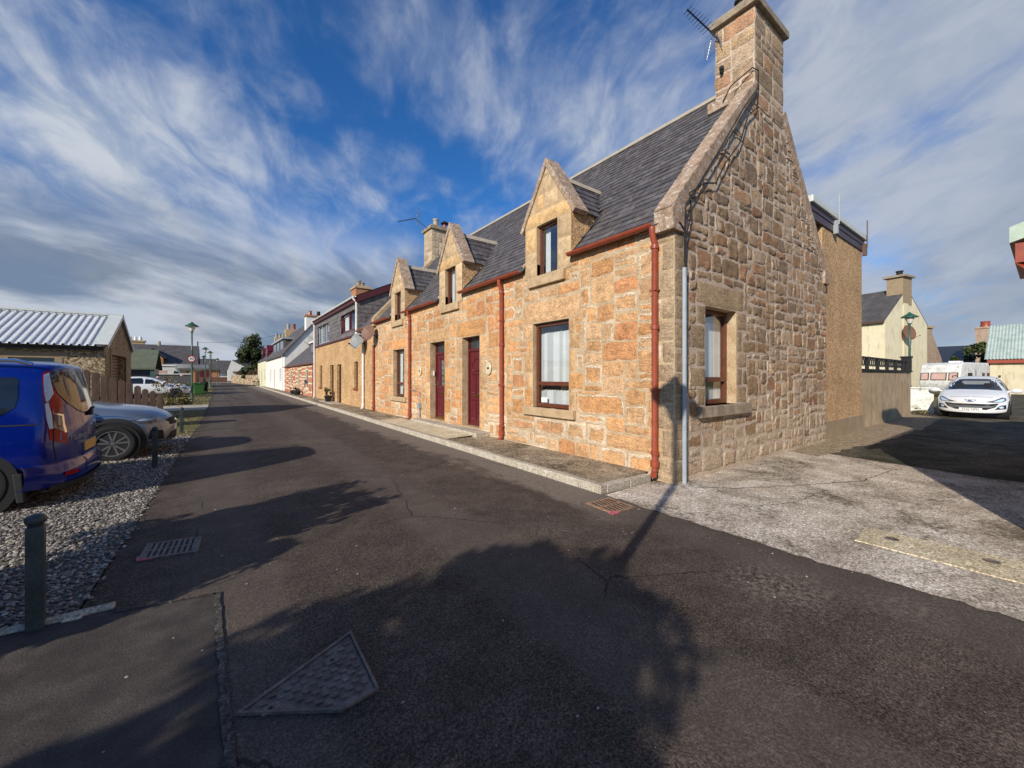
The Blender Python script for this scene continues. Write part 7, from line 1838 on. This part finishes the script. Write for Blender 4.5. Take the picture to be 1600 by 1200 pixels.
for s in (-1, 1):
    sk4.patch([(s * .32, .605), (s * .52, .66), (s * .70, .77), (s * .78, .745), (s * .79, .66), (s * .72, .605), (s * .52, .585)], 'front', 'headlight', 'lensdark', pc, .007, .04)
    sk4.patch([(s * .5, .605), (s * .66, .70), (s * .745, .73), (s * .75, .66), (s * .69, .62)], 'front', 'headlight_lens', 'lens', pc, .013, .03)
    sk4.patch([(s * .54, .34), (s * .66, .49), (s * .79, .51), (s * .79, .37)], 'front', 'fog_lamp', 'black', pc, .008, .04)
    sk4.patch(rrect(min(s * .64, s * .74), max(s * .64, s * .74), .39, .46, .03), 'front', 'fog_lamp_lens', 'lens', pc, .014, .03)
    b = MB(); b.M = Matrix.Translation((.7, s * 1.0, .98)) @ Matrix.Diagonal((.6, 1.1, .7, 1)); vs, fs = sphere_vs(.13, 12, 8); b.add(vs, fs); b.M = None; b.tube([(.68, s * .78, .93), (.7, s * .95, .96)], .03, 8); b.build('door_mirror', 'carwhite', pc, smooth=True)
    sk4.patch([(s * .02, .79), (s * .5, .765), (s * .5, .757), (s * .02, .782)], 'front', 'bonnet_seam', 'matt', pc, .003, .08)
    b = MB(); b.tube([(.1, s * .58, 1.46), (-.1, s * .58, 1.52), (-1.4, s * .57, 1.53), (-1.6, s * .56, 1.46)], .018, 8); b.build('roof_rail', 'black', pc, smooth=True)
    wheel(pc, 1.35, s * .735, .31, .2, .19, 5, s); wheel(pc, -1.25, s * .735, .31, .2, .19, 5, s)
well(pc, 1.35, .31, .355, .875); well(pc, -1.25, .31, .355, .875)

# --- caravan
cv = root('caravan', 'old white touring caravan with pink curtains behind the white car', 'caravan', (43, 4.5, 0), 0)
cvM = Matrix.Translation((42.2, 4.85, 0)) @ Matrix.Rotation(radians(-13), 4, 'Z')      # local: x along side, y across front
b = MB(); b.M = cvM
side = [(.25, .5), (.02, .9), (0, 1.2), (.12, 1.75), (.3, 2.3), (.7, 2.5), (4.6, 2.5), (4.85, 2.2), (4.85, .5)]
b.prism(side, 'y', -1.1, 1.05); b.build('body', 'carav', cv, True, bevel=.08, seg=3, smooth=True, angle=50)
for (a, c) in ((-1.0, -.52), (-.42, .42), (.52, .98)):
    b = MB(); b.M = cvM; b.add([(-.002, a, 1.22), (-.002, c, 1.22), (.11, c, 1.76), (.11, a, 1.76), (-.03, a, 1.22), (-.03, c, 1.22), (.085, c, 1.77), (.085, a, 1.77)], [(4, 5, 6, 7), (0, 1, 5, 4), (1, 2, 6, 5), (2, 3, 7, 6), (3, 0, 4, 7)]); o = b.build('window_frame', 'darkwood', cv, True)
    b = MB(); b.M = cvM; g_ = .05; b.add([(-.024, a + g_, 1.27), (-.024, c - g_, 1.27), (.076, c - g_, 1.72), (.076, a + g_, 1.72)], [(0, 1, 2, 3)]); b.M = cvM @ Matrix.Translation((-.016, 0, 0)); b.v = []; b.f = []; b.m = []; b.c = []; b.add([(-.02, a + g_, 1.27), (-.02, c - g_, 1.27), (.08, c - g_, 1.72), (.08, a + g_, 1.72)], [(0, 1, 2, 3)]); b.build('curtain', 'curtain', o, True)
for (x0, x1, z0, z1, mt) in ((1.2, 1.9, 1.25, 1.75, 'darkglass'), (2.3, 2.55, 1.2, 2.0, 'greypl'), (3.5, 3.9, 1.3, 1.75, 'darkwood'), (4.3, 4.7, 1.3, 1.75, 'darkwood')):
    b = MB(); b.M = cvM; b.box(x0, x1, -1.115, -1.1, z0, z1); b.build('side_window', mt, cv, True)
b = MB(); b.M = cvM; b.lathe([(.32, 0), (.32, .18)], 18, (2.8, -1.08, .32), 0, 'y'); b.build('wheel', 'tyre', cv, True)
b = MB(); b.M = cvM; b.box(2.4, 3.0, -.3, .3, 2.5, 2.66); b.build('roof_vent', 'whitepl', cv, True, bevel=.03)
b = MB(); b.M = cvM; b.tube([(.3, 0, .5), (-1.1, 0, .45)], .05, 8); b.build('tow_hitch', 'greypl', cv, True)
